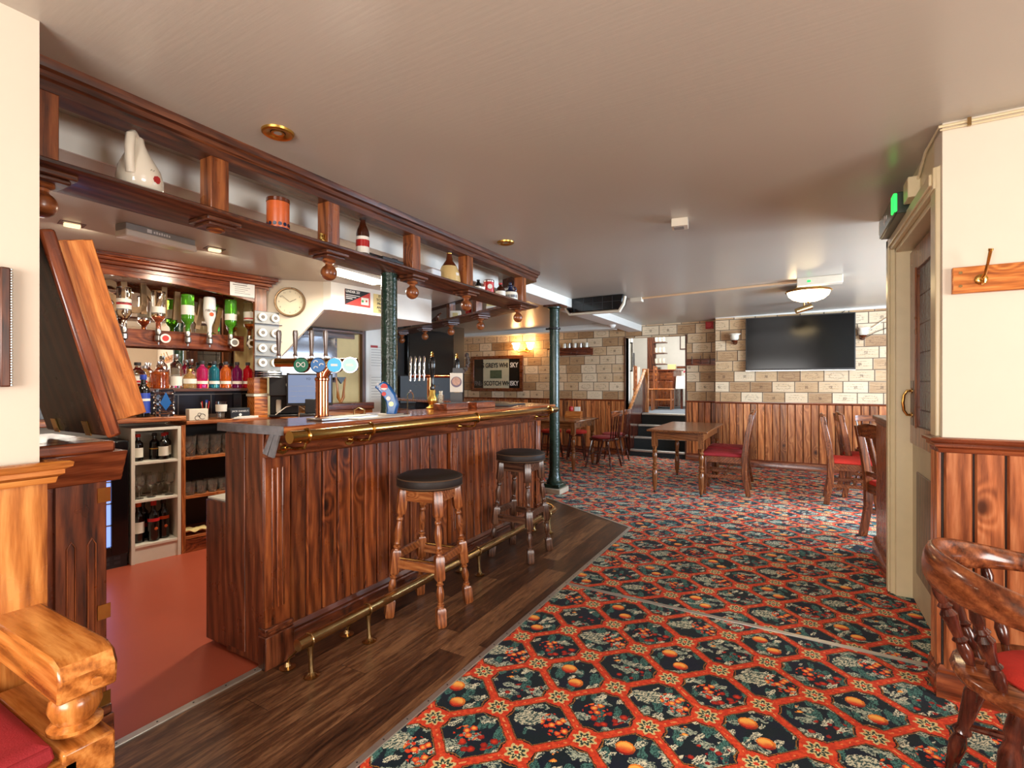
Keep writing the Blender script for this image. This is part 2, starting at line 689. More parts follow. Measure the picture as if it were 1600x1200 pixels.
def glass(name, rgb=(255, 255, 255), rough=0.02, ior=1.45, trans=1.0):
    t = NT(name)
    c = lin(rgb)
    t.put(t.b.inputs['Base Color'], c)
    t.b.inputs['Roughness'].default_value = rough
    t.b.inputs['Transmission Weight'].default_value = trans
    t.b.inputs['IOR'].default_value = ior
    return t.m


def emit(name, rgb, strength, base=1.0):
    t = NT(name)
    c = lin(rgb)
    t.put(t.b.inputs['Base Color'], (c[0] * base, c[1] * base, c[2] * base, 1))
    t.put(t.b.inputs['Emission Color'], lin(rgb))
    t.b.inputs['Emission Strength'].default_value = strength
    return t.m


M = dict(
    cream=plain('cream_paint', (222, 209, 189), 0.55, noise=0.02, bump=0.05, scale=6),
    white=plain('white_paint', (240, 236, 226), 0.5, noise=0.02),
    frame_cream=plain('cream_gloss_paint', (222, 205, 165), 0.35, noise=0.05),
    door_cream=plain('worn_cream_paint', (196, 180, 146), 0.45, noise=0.15, scale=5),
    ochre=plain('ochre_paint', (228, 202, 140), 0.6, noise=0.05),
    carpet=carpet_mat(), crate=crate_mat(), vinyl=vinyl_mat(),
    redfloor=plain('red_vinyl', (178, 84, 58), 0.34, noise=0.07, scale=3),
    brass=plain('brass', (212, 170, 96), 0.17, 1.0, noise=0.1, scale=9),
    wornbrass=plain('worn_brass', (196, 166, 116), 0.24, 1.0, noise=0.22, scale=22),
    gold=plain('gold_metal', (220, 178, 90), 0.3, 1.0),
    copper=plain('copper', (214, 140, 100), 0.14, 1.0),
    chrome=plain('chrome', (225, 225, 228), 0.08, 1.0, noise=0.02),
    steel=plain('brushed_steel', (190, 188, 184), 0.28, 1.0, noise=0.06),
    alu=plain('aluminium_trim', (205, 200, 190), 0.35, 0.8, noise=0.1, scale=30),
    green=None,
    blackgloss=plain('black_gloss', (14, 14, 16), 0.12),
    black=plain('black_plastic', (26, 25, 26), 0.4),
    darkgrey=plain('dark_grey_plastic', (58, 58, 60), 0.45),
    grey=plain('grey_plastic', (150, 146, 140), 0.45),
    offwhite=plain('off_white_plastic', (226, 216, 196), 0.4),
    paper=plain('white_paper', (236, 232, 222), 0.7, noise=0.02),
    yellowpaper=plain('yellow_paper', (226, 204, 140), 0.7, noise=0.03),
    ink=plain('black_ink', (30, 26, 24), 0.6),
    inkgrey=plain('grey_ink', (120, 112, 104), 0.7),
    inkwhite=plain('white_ink', (236, 232, 226), 0.5),
    redink=plain('red_print', (206, 44, 34), 0.45),
    redcloth=plain('red_seat_fabric', (196, 40, 24), 0.8, noise=0.1, bump=0.3, scale=60),
    crimson=plain('crimson_seat_fabric', (150, 26, 34), 0.8, noise=0.1, bump=0.3, scale=60),
    velvet=plain('brown_velvet', (36, 25, 18), 0.6, noise=0.25, bump=0.2, scale=12),
    piping=plain('brown_piping', (92, 66, 44), 0.6),
    stone=plain('painted_stone', (196, 180, 158), 0.6, noise=0.15, scale=20),
    mirror=plain('mirror', (238, 232, 222), 0.015, 1.0, noise=0.0),
    whiteunit=plain('white_laminate', (226, 220, 204), 0.4, noise=0.04),
    cloth=plain('white_cloth', (240, 238, 232), 0.8, noise=0.03),
    tile=plain('dark_slate_tile', (52, 54, 68), 0.25, noise=0.3, scale=5),
    darkwall=plain('black_wall_paint', (38, 33, 30), 0.5, noise=0.1),
    stepcarpet=plain('dark_stair_carpet', (40, 40, 38), 0.95, noise=0.4, scale=70),
    bluecarpet=plain('blue_grey_carpet', (120, 128, 138), 0.95, noise=0.3, scale=60),
    ceramic=plain('cream_ceramic', (236, 228, 208), 0.12, noise=0.03, coat=0.5),
    tan=plain('tan_ceramic', (206, 158, 92), 0.15, noise=0.05, coat=0.5),
    brownglaze=plain('brown_glaze', (92, 42, 20), 0.12, coat=0.5),
    navyglaze=plain('navy_glaze', (24, 32, 64), 0.15, coat=0.5),
    tinorange=plain('orange_tin', (206, 96, 40), 0.35, noise=0.15, scale=30),
    tinred=plain('red_tin', (190, 30, 30), 0.3),
    blue=plain('blue_plastic', (18, 92, 160), 0.25),
    bluelabel=plain('blue_label', (48, 72, 170), 0.4),
    foil=plain('red_foil', (170, 26, 20), 0.3),
    orangefoil=plain('orange_foil', (200, 84, 30), 0.3),
    labelw=plain('cream_label', (232, 226, 212), 0.5),
    labelred=plain('red_label', (196, 36, 40), 0.45),
    darkglass=plain('dark_bottle_glass', (14, 12, 10), 0.06, coat=0.5),
    amberglass=plain('brown_bottle_glass', (62, 26, 10), 0.06, coat=0.5),
    glass=glass('clear_glass'),
    greenglass=glass('green_glass', (120, 214, 60), trans=0.72),
    olive=glass('olive_glass', (120, 130, 40)),
    pinkglass=glass('coral_spirit', (255, 150, 100), trans=0.72),
    amber=glass('amber_spirit', (220, 120, 40), trans=0.72),
    ambers=glass('pale_amber_spirit', (240, 190, 120), trans=0.72),
    magenta=glass('magenta_glass', (240, 40, 130), trans=0.72),
    teal=glass('teal_glass', (40, 150, 170), trans=0.72),
    orangeg=glass('orange_glass', (255, 130, 40), trans=0.72),
    purple=glass('purple_glass', (150, 30, 110), trans=0.72),
    redg=glass('red_glass', (230, 20, 40), trans=0.72),
    boardsteel=plain('dull_steel_board', (128, 124, 118), 0.45, 0.5),
    white_b=plain('white_bottle', (236, 232, 226), 0.2, noise=0.02),
    spotglow=emit('spot_glass', (255, 220, 170), 1.2),
    sign_green=emit('green_exit_light', (40, 220, 80), 1.6),
    lamp=emit('lamp_glass', (255, 222, 165), 13.0),
    tubelamp=emit('fluorescent_diffuser', (255, 236, 200), 12.0),
    sconce=emit('lit_sconce_glass', (255, 206, 140), 26.0),
    screen=emit('lit_screen', (176, 196, 240), 0.34, 0.05),
    fridgelight=emit('fridge_interior_light', (140, 170, 255), 0.9),
)


def hammered():
    t = NT('dark_green_paint')
    v = t.obj()
    n = t.noise(v, 55, 3)
    col = t.mix(n, lin((14, 34, 28)), lin((40, 66, 52)))
    t.bump(n, 0.5, 0.01)
    return t.out(col, 0.22, 0, 0.3)


def ceiling_mat():
    t = NT('ceiling_paint')
    v = t.obj()
    n = t.noise(v, 0.9, 2, 0.5, 0.0)
    brush = t.noise(t.vmul(v, (2.0, 22, 1)), 3, 3)
    col = t.mix(n, lin((176, 168, 154)), lin((190, 182, 168)))
    t.bump(brush, 0.05, 0.01)
    return t.out(col, n * 0.06 + 0.26, 0, None, 0.5)


M['green'] = hammered()
M['ceil'] = ceiling_mat()


# ================================================================ THE ROOM
def run(mb, prof, p0, p1, side=1, ext0=0.0, ext1=0.0):
    """sweep a moulding profile [(out, z)] from p0 to p1 (plan points); side=+1 puts `out` to the left of travel"""
    a, b = Vector((p0[0], p0[1], 0)), Vector((p1[0], p1[1], 0))
    d = (b - a).normalized()
    n = Vector((-d.y, d.x, 0)) * side
    rings = []
    for q, e in ((a, ext0), (b, ext1)):
        rings.append([q + n * o + Vector((0, 0, z)) + d * (e * o) for o, z in prof])
    return mb.loft(rings)


BACK = []


def backing(o):
    """dark tongue of the boarding seen in the grooves"""
    mb = MB()
    for a, d, n, L_, z0, z1 in BACK:
        mb.loft([[a + d * s + n * q + Vector((0, 0, z)) for s, q in ((0, 0.0005), (0, 0.004), (L_, 0.004), (L_, 0.0005))] for z in (z0, z1)])
    BACK.clear()
    return mb.build('groove_backing', GROOVE, o)


GROOVE = plain('dark_groove', (34, 16, 8), 0.7)  # near-black brown, the shade of the grooves put into the colour


def boards(mb, p0, p1, z0, z1, w, side=1, out=0.016):
    a, b = Vector((p0[0], p0[1], 0)), Vector((p1[0], p1[1], 0))
    L = (b - a).length
    d = (b - a).normalized()
    n = Vector((-d.y, d.x, 0)) * side
    BACK.append((a, d, n, L, z0, z1))
    k = max(1, round(L / w))
    w = L / k
    for i in range(k):
        s0, s1 = i * w + 0.0035, (i + 1) * w - 0.0035
        pl = [(s0, 0), (s0, out - 0.009), (s0 + 0.006, out), (s1 - 0.006, out), (s1, out - 0.009), (s1, 0)]
        mb.loft([[a + d * s + n * o + Vector((0, 0, z)) for s, o in pl] for z in (z0, z1)])
    return mb


CAP = [(0, -0.062), (0.014, -0.062), (0.018, -0.045), (0.03, -0.036), (0.03, -0.024), (0.044, -0.016), (0.046, -0.004), (0.038, 0), (0, 0)]
SKIRT = [(0, 0), (0.024, 0), (0.024, 0.09), (0.018, 0.1), (0.02, 0.112), (0.008, 0.13), (0, 0.13)]
CAPB = [(0, -0.035), (0.012, -0.035), (0.018, -0.022), (0.03, -0.014), (0.03, 0), (0, 0)]

# floors
struct(MB().prism([(-6.4, -1.9), (3.1, -1.9), (3.1, 8.9), (-6.4, 8.9)], 'z', -0.05, 0.0).build('floor', M['carpet']), 'red and navy fruit patterned carpet over the lounge floor')
struct(MB().prism([(-2.09, -1.8), (-1.285, -1.8), (-1.285, 4.376), (-2.54, 5.12), (-4.9, 6.28), (-4.9, 4.6), (-2.09, 4.2)], 'z', -0.02, 0.003).build('floor', M['vinyl']), 'dark wood plank vinyl strip along the front of the bar')
struct(MB().prism([(-4.9, 0.1), (-2.09, 0.1), (-2.09, 4.15), (-4.9, 5.3)], 'z', -0.02, 0.0045).build('floor', M['redfloor']), 'plain red floor behind the bar')
for i, (p0, p1, w, h, lab) in enumerate([
        ((-1.285, -1.75, 0.004), (-1.285, 4.376, 0.004), 0.028, 0.006, 'metal edging strip between vinyl and carpet'),
        ((-1.285, 4.376, 0.004), (-2.43, 5.054, 0.004), 0.028, 0.006, 'metal edging strip at the slanted far end of the vinyl'),
        ((-1.28, 2.952, 0.002), (0.52, 2.904, 0.002), 0.03, 0.006, 'pale metal bar across the carpet seam'),
        ((-2.09, 0.80, 0.006), (-2.09, 1.40, 0.006), 0.034, 0.007, 'metal threshold strip where the red floor starts')]):
    m = MB().beam(p0, p1, w, h)
    struct(m.build('trim_%d' % (i + 1), M['alu'], bevel=0.0015), lab)
sc = MB()
for k in range(34):
    y = 0.2 + k * 0.125
    sc.cyl((-1.285, y, 0.006), (-1.285, y, 0.0078), 0.0035, n=8)
for k in range(5):
    sc.cyl((-2.09, 0.84 + k * 0.13, 0.009), (-2.09, 0.84 + k * 0.13, 0.0108), 0.0035, n=8)
struct(sc.build('trim_5', M['darkgrey']), 'small screws along the metal strips')

# ceilings and beams
struct(MB().prism([(-6.4, 2.268), (3.1, 2.382), (3.1, 2.5), (-6.4, 2.5)], 'y', -1.9, 8.86).build('ceiling', M['ceil']), 'glossy grey-beige painted ceiling over the lounge')
struct(MB().prism([(-2.435, 0.12), (-2.445, 0.12), (-2.445, 4.02), (-4.9, 5.2), (-4.9, 5.19), (-2.435, 4.01)], 'z', 2.176, 2.36).build('trim_21', M['white']), 'white upright face of the bar bulkhead seen through the gantry')  # white sheet over the bulkhead side, daylight put into its colour
struct(MB().prism([(-2.445, 0.12), (-2.445, 4.0), (-4.9, 5.2), (-4.9, 0.12)], 'z', 2.175, 2.36).build('ceiling', M['ceil']), 'lower ceiling over the inside of the bar')
struct(MB().box(-2.62, -2.38, 4.25, 8.79, 2.21, 2.4).build('ceiling', M['white']), 'white boxed beam running to the far wall')
struct(MB().box(-6.3, -2.7, 8.15, 8.4, 2.215, 2.4).build('ceiling', M['white']), 'pale downstand in front of the crate wall')

# walls
cw = M['cream']
struct(MB().box(-2.02, -1.89, -1.8, 0.573, 0, 2.45).build('wall_left', cw), 'cream wall end beside the bar opening')
struct(MB().box(-4.95, -2.02, 0.0, 0.12, 0, 2.45).build('wall_left', cw), 'wall closing the bar on its near side')
b = MB()
b.box(-2.1, -1.35, -1.95, -1.8, 0, 2.45).box(0.35, 3.1, -1.95, -1.8, 0, 2.45).box(-1.35, 0.35, -1.95, -1.8, 0, 0.77).box(-1.35, 0.35, -1.95, -1.8, 1.94, 2.45)
struct(b.build('wall_back', cw), 'cream wall with the front windows')
b = MB()
b.box(3.0, 3.15, -1.8, -0.05, 0, 2.45).box(3.0, 3.15, 1.45, 4.25, 0, 2.45).box(3.0, 3.15, -0.05, 1.45, 0, 0.77).box(3.0, 3.15, -0.05, 1.45, 1.94, 2.45)
b.box(3.0, 3.15, 4.25, 6.95, 0, 0.84).box(3.0, 3.15, 4.25, 6.95, 2.06, 2.45).box(3.0, 3.15, 6.95, 8.9, 0, 2.45)
struct(b.build('wall_right', cw), 'cream wall with the side windows')
for i, (x0, x1, y0, y1, z0, z1) in enumerate([(-1.35, 0.35, -1.88, -1.84, 0.77, 1.94), (3.06, 3.1, -0.05, 1.45, 0.77, 1.94), (3.06, 3.1, 4.25, 6.95, 0.84, 2.06)]):
    b = MB()
    hor = (x1 - x0) > (y1 - y0)
    n = 3 if not (i == 2) else 4
    for k in range(n + 1):
        if hor:
            c = x0 + (x1 - x0) * k / n
            b.box(c - 0.025, c + 0.025, y0, y1, z0, z1)
        else:
            c = y0 + (y1 - y0) * k / n
            b.box(x0, x1, c - 0.025, c + 0.025, z0, z1)
    for zz in (z0, (z0 + z1) / 2 + 0.15, z1 - 0.05):
        b.box(x0, x1, y0, y1, zz, zz + 0.045)
    struct(b.build('window_%d' % (i + 1), M['white']), 'white window frame with daylight outside')

# right-hand wall with the panelled dado
struct(MB().box(0.52, 3.05, 2.66, 2.8, 0, 2.45).build('wall_right', cw), 'cream wall facing the camera with the coat hook rail')
b = MB()
b.box(0.52, 0.66, 3.80, 4.056, 0, 2.45).box(0.52, 0.66, 2.80, 3.80, 2.1, 2.45)
struct(b.build('wall_right', M['frame_cream']), 'cream side wall around the lobby door')
struct(MB().box(0.66, 3.05, 3.95, 4.056, 0, 2.45).build('wall_right', cw), 'wall closing the lobby behind the door')
b = boards(MB(), (0.52, 2.66), (3.0, 2.66), 0.1, 1.0, 0.0945, side=-1)
backing(struct(b.build('trim_6', wd('pinkpine')), 'tongue and groove pine dado below the cream wall'))
b = boards(MB(), (0.52, 2.66), (0.52, 2.785), 0.1, 1.0, 0.06, side=1)
backing(struct(b.build('trim_7', wd('pinkpine')), 'short return of the pine dado beside the door'))
b = MB()
run(b, [(o, z + 1.062) for o, z in CAP], (0.52, 2.66), (3.0, 2.66), -1, ext0=-1)
run(b, [(o, z + 1.062) for o, z in CAP], (0.52, 2.66), (0.52, 2.79), 1, ext0=-1)
struct(b.build('trim_8', wd('redwood', 'x')), 'moulded dark dado rail on the right wall')
b = MB()
run(b, SKIRT, (0.52, 2.66), (3.0, 2.66), -1, ext0=-1)
run(b, SKIRT, (0.52, 2.66), (0.52, 2.79), 1, ext0=-1)
struct(b.build('baseboard_right', wd('redwood', 'x')), 'dark skirting under the pine dado')

# stub partition beyond the door
b = boards(MB(), (0.535, 3.97), (0.535, 4.63), 0.12, 1.0, 0.083, side=1)
b.box(0.535, 0.66, 3.97, 4.63, 0, 1.0)
backing(struct(b.build('trim_9', wd('redwood')), 'low dark panelled partition beyond the door'))
b = MB().box(0.50, 0.70, 3.93, 4.67, 1.015, 1.045).box(0.515, 0.685, 3.945, 4.655, 0.985, 1.015).box(0.525, 0.675, 3.96, 4.642, 0.95, 0.985)
struct(b.build('trim_10', wd('walnut', 'y'), bevel=0.006), 'stepped dark cap on the low partition')
b = run(MB(), SKIRT, (0.52, 3.96), (0.52, 4.64), 1)
struct(b.build('baseboard_right', wd('redwood', 'y')), 'skirting along the low partition')

# the lobby door
D = MB()
D.box(0.6, 0.64, 2.83, 3.77, 0.01, 0.98)
dr = struct(D.build('door_1', M['door_cream'], bevel=0.003), 'half glazed door with a worn cream lower panel')
D = MB().box(0.588, 0.64, 2.83, 2.98, 0.93, 2.06).box(0.588, 0.64, 3.60, 3.77, 0.93, 2.06).box(0.588, 0.64, 2.98, 3.60, 1.93, 2.06).box(0.588, 0.64, 2.98, 3.60, 0.93, 1.04)
D.box(0.58, 0.59, 2.97, 3.0, 1.03, 1.94).box(0.58, 0.59, 3.58, 3.61, 1.03, 1.94)
D.build('glazing_frame', wd('walnutlight'), dr, bevel=0.003)
MB().box(0.582, 0.59, 3.64, 3.72, 1.04, 1.30).build('handle_plate', wd('walnut'), dr, bevel=0.002)
g = NT('obscured_leaded_glass')
gx, gy, gz = g.sep(g.obj())
lead = ((gz * 6.2).fract().lt(0.05)).max((gy * 5.2).fract().lt(0.04))
g.bump(g.noise(g.obj(), 40, 3), 0.6, 0.02)
g.put(g.b.inputs['Transmission Weight'], 0.55)
OBSC = g.out(g.mix(lead, lin((196, 200, 190)), lin((40, 38, 36))), 0.18)
MB().box(0.605, 0.615, 2.97, 3.61, 1.03, 1.94).build('glass', OBSC, dr)
MB().box(0.592, 0.6, 3.0, 3.62, 0.2, 0.78).build('lower_panel', wd('walnut'), dr, bevel=0.004)
hd = MB().tube([(0.585, 3.68, 1.10), (0.56, 3.68, 1.10), (0.545, 3.68, 1.125), (0.54, 3.68, 1.17), (0.545, 3.68, 1.215), (0.56, 3.68, 1.24), (0.585, 3.68, 1.24)], 0.008, 10)
hd.cyl((0.584, 3.68, 1.10), (0.578, 3.68, 1.10), 0.016, n=12).cyl((0.584, 3.68, 1.24), (0.578, 3.68, 1.24), 0.016, n=12)
hd.build('pull_handle', M['brass'], dr)
A = MB()
A.box(0.497, 0.52, 3.80, 3.90, 0, 2.19).box(0.487, 0.498, 3.82, 3.88, 0, 2.17)
A.box(0.505, 0.52, 2.70, 2.79, 1.06, 2.19)
A.box(0.497, 0.52, 2.70, 3.90, 2.1, 2.19).box(0.487, 0.498, 2.72, 3.88, 2.12, 2.17)
A.box(0.52, 0.66, 3.77, 3.80, 0, 2.12).box(0.52, 0.66, 2.801, 2.83, 0, 2.12).box(0.52, 0.66, 2.80, 3.80, 2.075, 2.10)
struct(A.build('trim_11', M['frame_cream'], bevel=0.004), 'cream gloss door frame')

# far wall, crate-end wallpaper
cr = M['crate']
struct(MB().box(-1.13, 3.05, 8.55, 8.9, 0, 2.45).build('wall_far', cr), 'wallpapered wall of printed crate ends behind the television')
b = MB().box(-1.628, -1.13, 8.8, 8.95, 0, 2.45).box(-2.665, -1.628, 8.8, 8.95, 2.105, 2.45)
struct(b.build('wall_far', cr), 'crate-end wallpaper around the stair opening')
struct(MB().box(-6.3, -2.665, 8.8, 8.95, 0, 2.45).build('wall_far', cr), 'crate-end wallpaper behind the whisky mirror')
struct(MB().box(-6.4, -6.25, 4.5, 8.95, 0, 2.45).build('wall_left', cr), 'far left crate-papered wall')
b = boards(MB(), (-1.13, 8.55), (3.0, 8.55), 0.1, 0.97, 0.1, side=-1)
backing(struct(b.build('trim_12', wd('pine')), 'knotty pine boarding under the television'))
b = boards(MB(), (-1.628, 8.8), (-1.13, 8.8), 0.1, 0.97, 0.1, side=-1)
boards(b, (-6.25, 8.8), (-2.665, 8.8), 0.1, 0.97, 0.095, side=-1)
backing(struct(b.build('trim_13', wd('pine')), 'pine boarding left of the stair opening and under the coat hooks'))
b = MB()
for p0, p1 in (((-1.13, 8.55), (3.0, 8.55)), ((-1.628, 8.8), (-1.13, 8.8)), ((-6.25, 8.8), (-2.665, 8.8))):
    run(b, [(o, z + 1.003) for o, z in CAPB], p0, p1, -1)
struct(b.build('trim_14', wd('redwood', 'x')), 'dark dado rail along the far wall')
b = MB()
for p0, p1 in (((-1.13, 8.55), (3.0, 8.55)), ((-1.628, 8.8), (-1.13, 8.8)), ((-6.25, 8.8), (-2.665, 8.8))):
    run(b, SKIRT, p0, p1, -1)
struct(b.build('baseboard_far', wd('redwood', 'x')), 'dark skirting along the far wall')
struct(MB().box(-1.13, 3.0, 8.52, 8.56, 2.325, 2.36).build('trim_15', M['white']), 'thin white ceiling edge over the television')
b = MB().box(-2.69, -2.665, 8.78, 8.97, 0, 2.12).box(-1.64, -1.615, 8.78, 8.97, 0, 2.12)
struct(b.build('trim_16', wd('walnut')), 'dark edges of the stair opening')

# dark corner and bar back walls
struct(MB().box(-5.35, -5.2, 4.6, 7.38, 0, 2.45).build('wall_left', M['darkwall']), 'dark painted wall behind the bar return')
EA = math.radians(10)
E1 = Vector((math.sin(EA), math.cos(EA), 0))
EN = Vector((math.cos(EA), -math.sin(EA), 0))
EO = Vector((-4.06, 1.72, 0))


def L(s, t, z=0.0):
    p = EO + E1 * s + EN * t
    return Vector((p.x, p.y, z))


ROT = -EA
# local frame of the bar back: x = out from the wall (t), y = along it (s)
b = MB().prism([(-1.75, 0), (0.98, 0), (0.98, 2.4), (-1.75, 2.4)], 'x', -0.48, -0.36)
o = struct(b.build('wall_left', cw), 'cream wall behind the back bar')
o.location = EO
o.rotation_euler = (0, 0, ROT)
o = struct(MB().box(-1.35, -1.25, 0.7, 3.2, 0, 2.4).build('wall_left', M['ochre']), 'ochre wall of the recess under the stairs')
o.location = EO
o.rotation_euler = (0, 0, ROT)
CW0, CW1 = Vector((-3.97, 2.637, 0)), Vector((-3.595, 2.972, 0))
CWD = (CW1 - CW0).normalized()
CWN = Vector((CWD.y, -CWD.x, 0))
rings = []
for off in (0.0, -0.06):
    rings.append([CW0 + CWN * off + CWD * u_ + Vector((0, 0, z_)) for u_, z_ in ((0.0, 1.33), (0.0, 2.3), (0.505, 2.3), (0.505, 1.93))])
struct(MB().loft(rings).build('wall_left', cw), 'cream wall with the clock behind the bar, cut off by the sloping stair line')
b = MB().prism([(-3.595, 2.972), (-3.537, 3.005), (-3.40, 4.06), (-3.385, 4.2), (-5.0, 4.5), (-5.2, 3.0), (-4.1, 2.7)], 'z', 1.93, 2.35)
struct(b.build('ceiling', M['white']), 'white boxed underside of the stairs carrying the notices')
struct(MB().prism([(-4.15, 2.70), (-4.05, 2.63), (-4.95, 2.9), (-5.2, 3.1)], 'z', 0, 2.3).build('wall_left', M['ochre']), 'side wall of the recess under the stairs')

# dado panel, rail and pilaster at the left edge
b = MB().box(-1.89, -1.872, -1.8, 0.585, 0.1, 1.0)
struct(b.build('trim_17', wd('honey')), 'honey pine panel on the left wall')
b = MB()
run(b, [(o_, z + 1.058) for o_, z in CAP], (-1.872, -1.8), (-1.872, 0.585), -1, ext1=1)
run(b, [(o_, z + 1.058) for o_, z in CAP], (-1.872, 0.585), (-2.03, 0.585), -1, ext0=-1)
struct(b.build('trim_18', wd('honey', 'y')), 'moulded honey pine dado rail by the bar flap')
struct(run(MB(), SKIRT, (-1.872, -1.8), (-1.872, 0.585), -1).build('baseboard_left', wd('honey', 'y')), 'skirting on the left wall')

# the room up the steps
FZ = 0.72
b = MB().box(-4.9, 1.2, 9.66, 13.2, FZ - 0.1, FZ)
struct(b.build('floor', M['bluecarpet']), 'blue-grey carpet of the raised back room')
b = MB()
b.box(-4.9, 1.2, 13.1, 13.2, FZ, 3.3).box(-4.9, -4.8, 9.0, 13.2, FZ, 3.3).box(1.1, 1.2, 9.0, 13.2, FZ, 3.3).box(-4.9, -2.665, 8.95, 9.05, 0, 3.3).box(-1.628, 1.2, 8.95, 9.05, 0, 3.3)
struct(b.build('wall_far', M['white']), 'white walls of the raised back room')
struct(MB().box(-4.9, 1.2, 9.0, 13.2, 3.3, 3.4).build('ceiling', M['white']), 'ceiling of the raised back room')
ST = MB()
steps_yz = [(8.81, 0.113), (9.07, 0.315), (9.34, 0.518), (9.60, 0.72)]
zp = 0.0
for y, z in steps_yz:
    ST.box(-2.595, -1.642, y, 9.66, zp, z - 0.002)
    zp = z
st = thing('staircase', 'short dark carpeted flight of steps with pale nosings up to the back room', 'stairs')
ST.build('steps', M['stepcarpet'], st)
for y, z in steps_yz:
    MB().box(-2.592, -1.645, y - 0.02, y + 0.045, z - 0.032, z + 0.003).build('nosing', M['alu'], st, bevel=0.008)
hr = thing('handrail', 'pale sloping handrail on a dark panelled side beside the steps', 'handrail')
pan = MB().prism([(8.83, 0.0), (9.65, 0.0), (9.65, 0.725), (9.85, 0.725), (9.85, 1.50), (8.83, 0.80)], 'x', -2.655, -2.60)
for k in range(11):
    y = 8.84 + k * 0.095
    pan.box(-2.6, -2.596, y, y + 0.085, 0.05 if y < 9.5 else 0.74, 0.74 + (y - 8.82) * 0.68)
pan.build('side_panel', wd('darkturn'), hr)
MB().beam((-2.6, 8.8, 0.83), (-2.6, 9.85, 1.545), 0.05, 0.045).build('rail', wd('honey', 'y'), hr, bevel=0.008)
MB().box(-2.66, -2.54, 9.85, 9.92, 0.72, 1.58).build('newel', wd('honey'), hr, bevel=0.006)


# ================================================================ THE BAR
BX = -2.1                                  # plane of the bar front
RD = Vector((-0.9, 0.436, 0))              # direction of the return
RN = Vector((0.436, 0.9, 0))               # outward side of the return


def rp(s, o, z=0.0, c=(-2.1, 4.14)):
    p = Vector((c[0], c[1], 0)) + RD * s + RN * o
    return Vector((p.x, p.y, z))


bar = thing('bar_counter', 'long dark red-brown pine panelled pub bar counter with a brass hand rail', 'bar counter')
# counter top: main run and return
top = [(-1.925, 1.38), (-1.925, 4.18), tuple(rp(2.9, 0.15)[:2]), tuple(rp(2.9, -0.34)[:2]), (-2.40, 3.98), (-2.40, 1.38)]
MB().prism(top, 'z', 1.059, 1.095).build('counter_top', None or wood('counter_top_wood', (96, 40, 18), (150, 76, 38), (196, 124, 74), 'y', 0.0, 0.14, 0.5, 1.0, 0.35, 0.1), bar, bevel=0.006)
endm = plain('worn_grey_edge', (128, 126, 128), 0.45, noise=0.35, scale=26)
b = MB().box(-2.402, -1.923, 1.372, 1.382, 1.058, 1.096)
b.prism([(-1.975, 1.057), (-1.945, 1.057), (-1.985, 0.957), (-2.02, 0.962)], 'y', 1.374, 1.384)
b.prism([(-2.01, 1.057), (-1.98, 1.057), (-2.03, 0.965), (-2.06, 0.972)], 'y', 1.376, 1.386)
b.build('worn_end_edge', endm, bar)
# sloping frieze below the top
fr = MB().prism([(-2.05, 1.057), (-1.955, 1.057), (-1.995, 0.958), (-2.02, 0.95), (-2.08, 0.95)], 'y', 1.385, 4.16)
rings = []
for s_ in (0.0, 2.85):
    rings.append([rp(s_, o_, z_) for o_, z_ in ((0.05, 1.057), (0.125, 1.057), (0.09, 0.955), (0.02, 0.95))])
fr.loft(rings)
fr.build('frieze', wd('barplain', 'y'), bar, bevel=0.004)
# boarded front
fb = boards(MB(), (BX, 1.53), (BX, 2.76), 0.13, 0.95, 0.0935, side=-1)
boards(fb, (BX, 2.89), (BX, 4.15), 0.13, 0.95, 0.0935, side=-1)
boards(fb, tuple(rp(0.03, -0.02)[:2]), tuple(rp(2.85, -0.02)[:2]), 0.13, 0.95, 0.0935, side=1)
fb.build('front_boards', wd('bar'), bar)
backing(bar)
c = MB().box(-2.36, -2.1, 1.44, 4.12, 0.0, 0.96)
c.build('carcass', wd('barplain'), bar)
c = MB().loft([[rp(s_, o_, z_) for o_, z_ in ((-0.02, 0.0), (-0.02, 0.96), (-0.3, 0.96), (-0.3, 0.0))] for s_ in (0.0, 2.85)])
c.build('carcass', wd('barplain'), bar)
b = MB().box(-2.35, -2.07, 1.385, 1.44, 0.02, 1.058).box(-2.352, -2.2, 1.38, 1.386, 0.05, 1.05)
b.build('end_panel', wd('barplain'), bar, bevel=0.004)
b = MB().box(-2.53, -2.35, 1.39, 3.9, 0.03, 0.715)
b.box(-2.5, -2.35, 1.44, 3.88, 0, 0.03)
b.build('back_shelf_unit', wd('barplain'), bar, bevel=0.004)
MB().box(-2.53, -2.355, 1.40, 3.9, 0.716, 0.724).build('back_worktop', M['whiteunit'], bar)
# pilasters
for y0, y1, nm in ((1.39, 1.52, 'corner'), (2.775, 2.875, 'mid'), (4.07, 4.16, 'far')):
    b = MB().box(BX, BX + 0.035, y0, y1, 0.18, 0.952)
    for q in (0.3, 0.5, 0.7):
        yc = y0 + (y1 - y0) * q
        b.box(BX + 0.035, BX + 0.041, yc - 0.006, yc + 0.006, 0.26, 0.9)
    b.build('pilaster', wd('bar'), bar, bevel=0.003)
    if nm != 'mid':
        MB().box(BX, BX + 0.055, y0 - 0.01, y1 + 0.01, 0.0, 0.15).box(BX, BX + 0.046, y0 - 0.006, y1 + 0.006, 0.15, 0.175).box(BX, BX + 0.05, y0 - 0.008, y1 + 0.008, 0.165, 0.185).build('pilaster_block', wd('barplain'), bar, bevel=0.004)
sk = run(MB(), [(0, 0), (0.036, 0), (0.036, 0.1), (0.028, 0.112), (0.03, 0.125), (0.018, 0.145), (0, 0.15)], (BX, 1.53), (BX, 4.12), -1)
sk.build('skirting', wd('barplain', 'y'), bar)
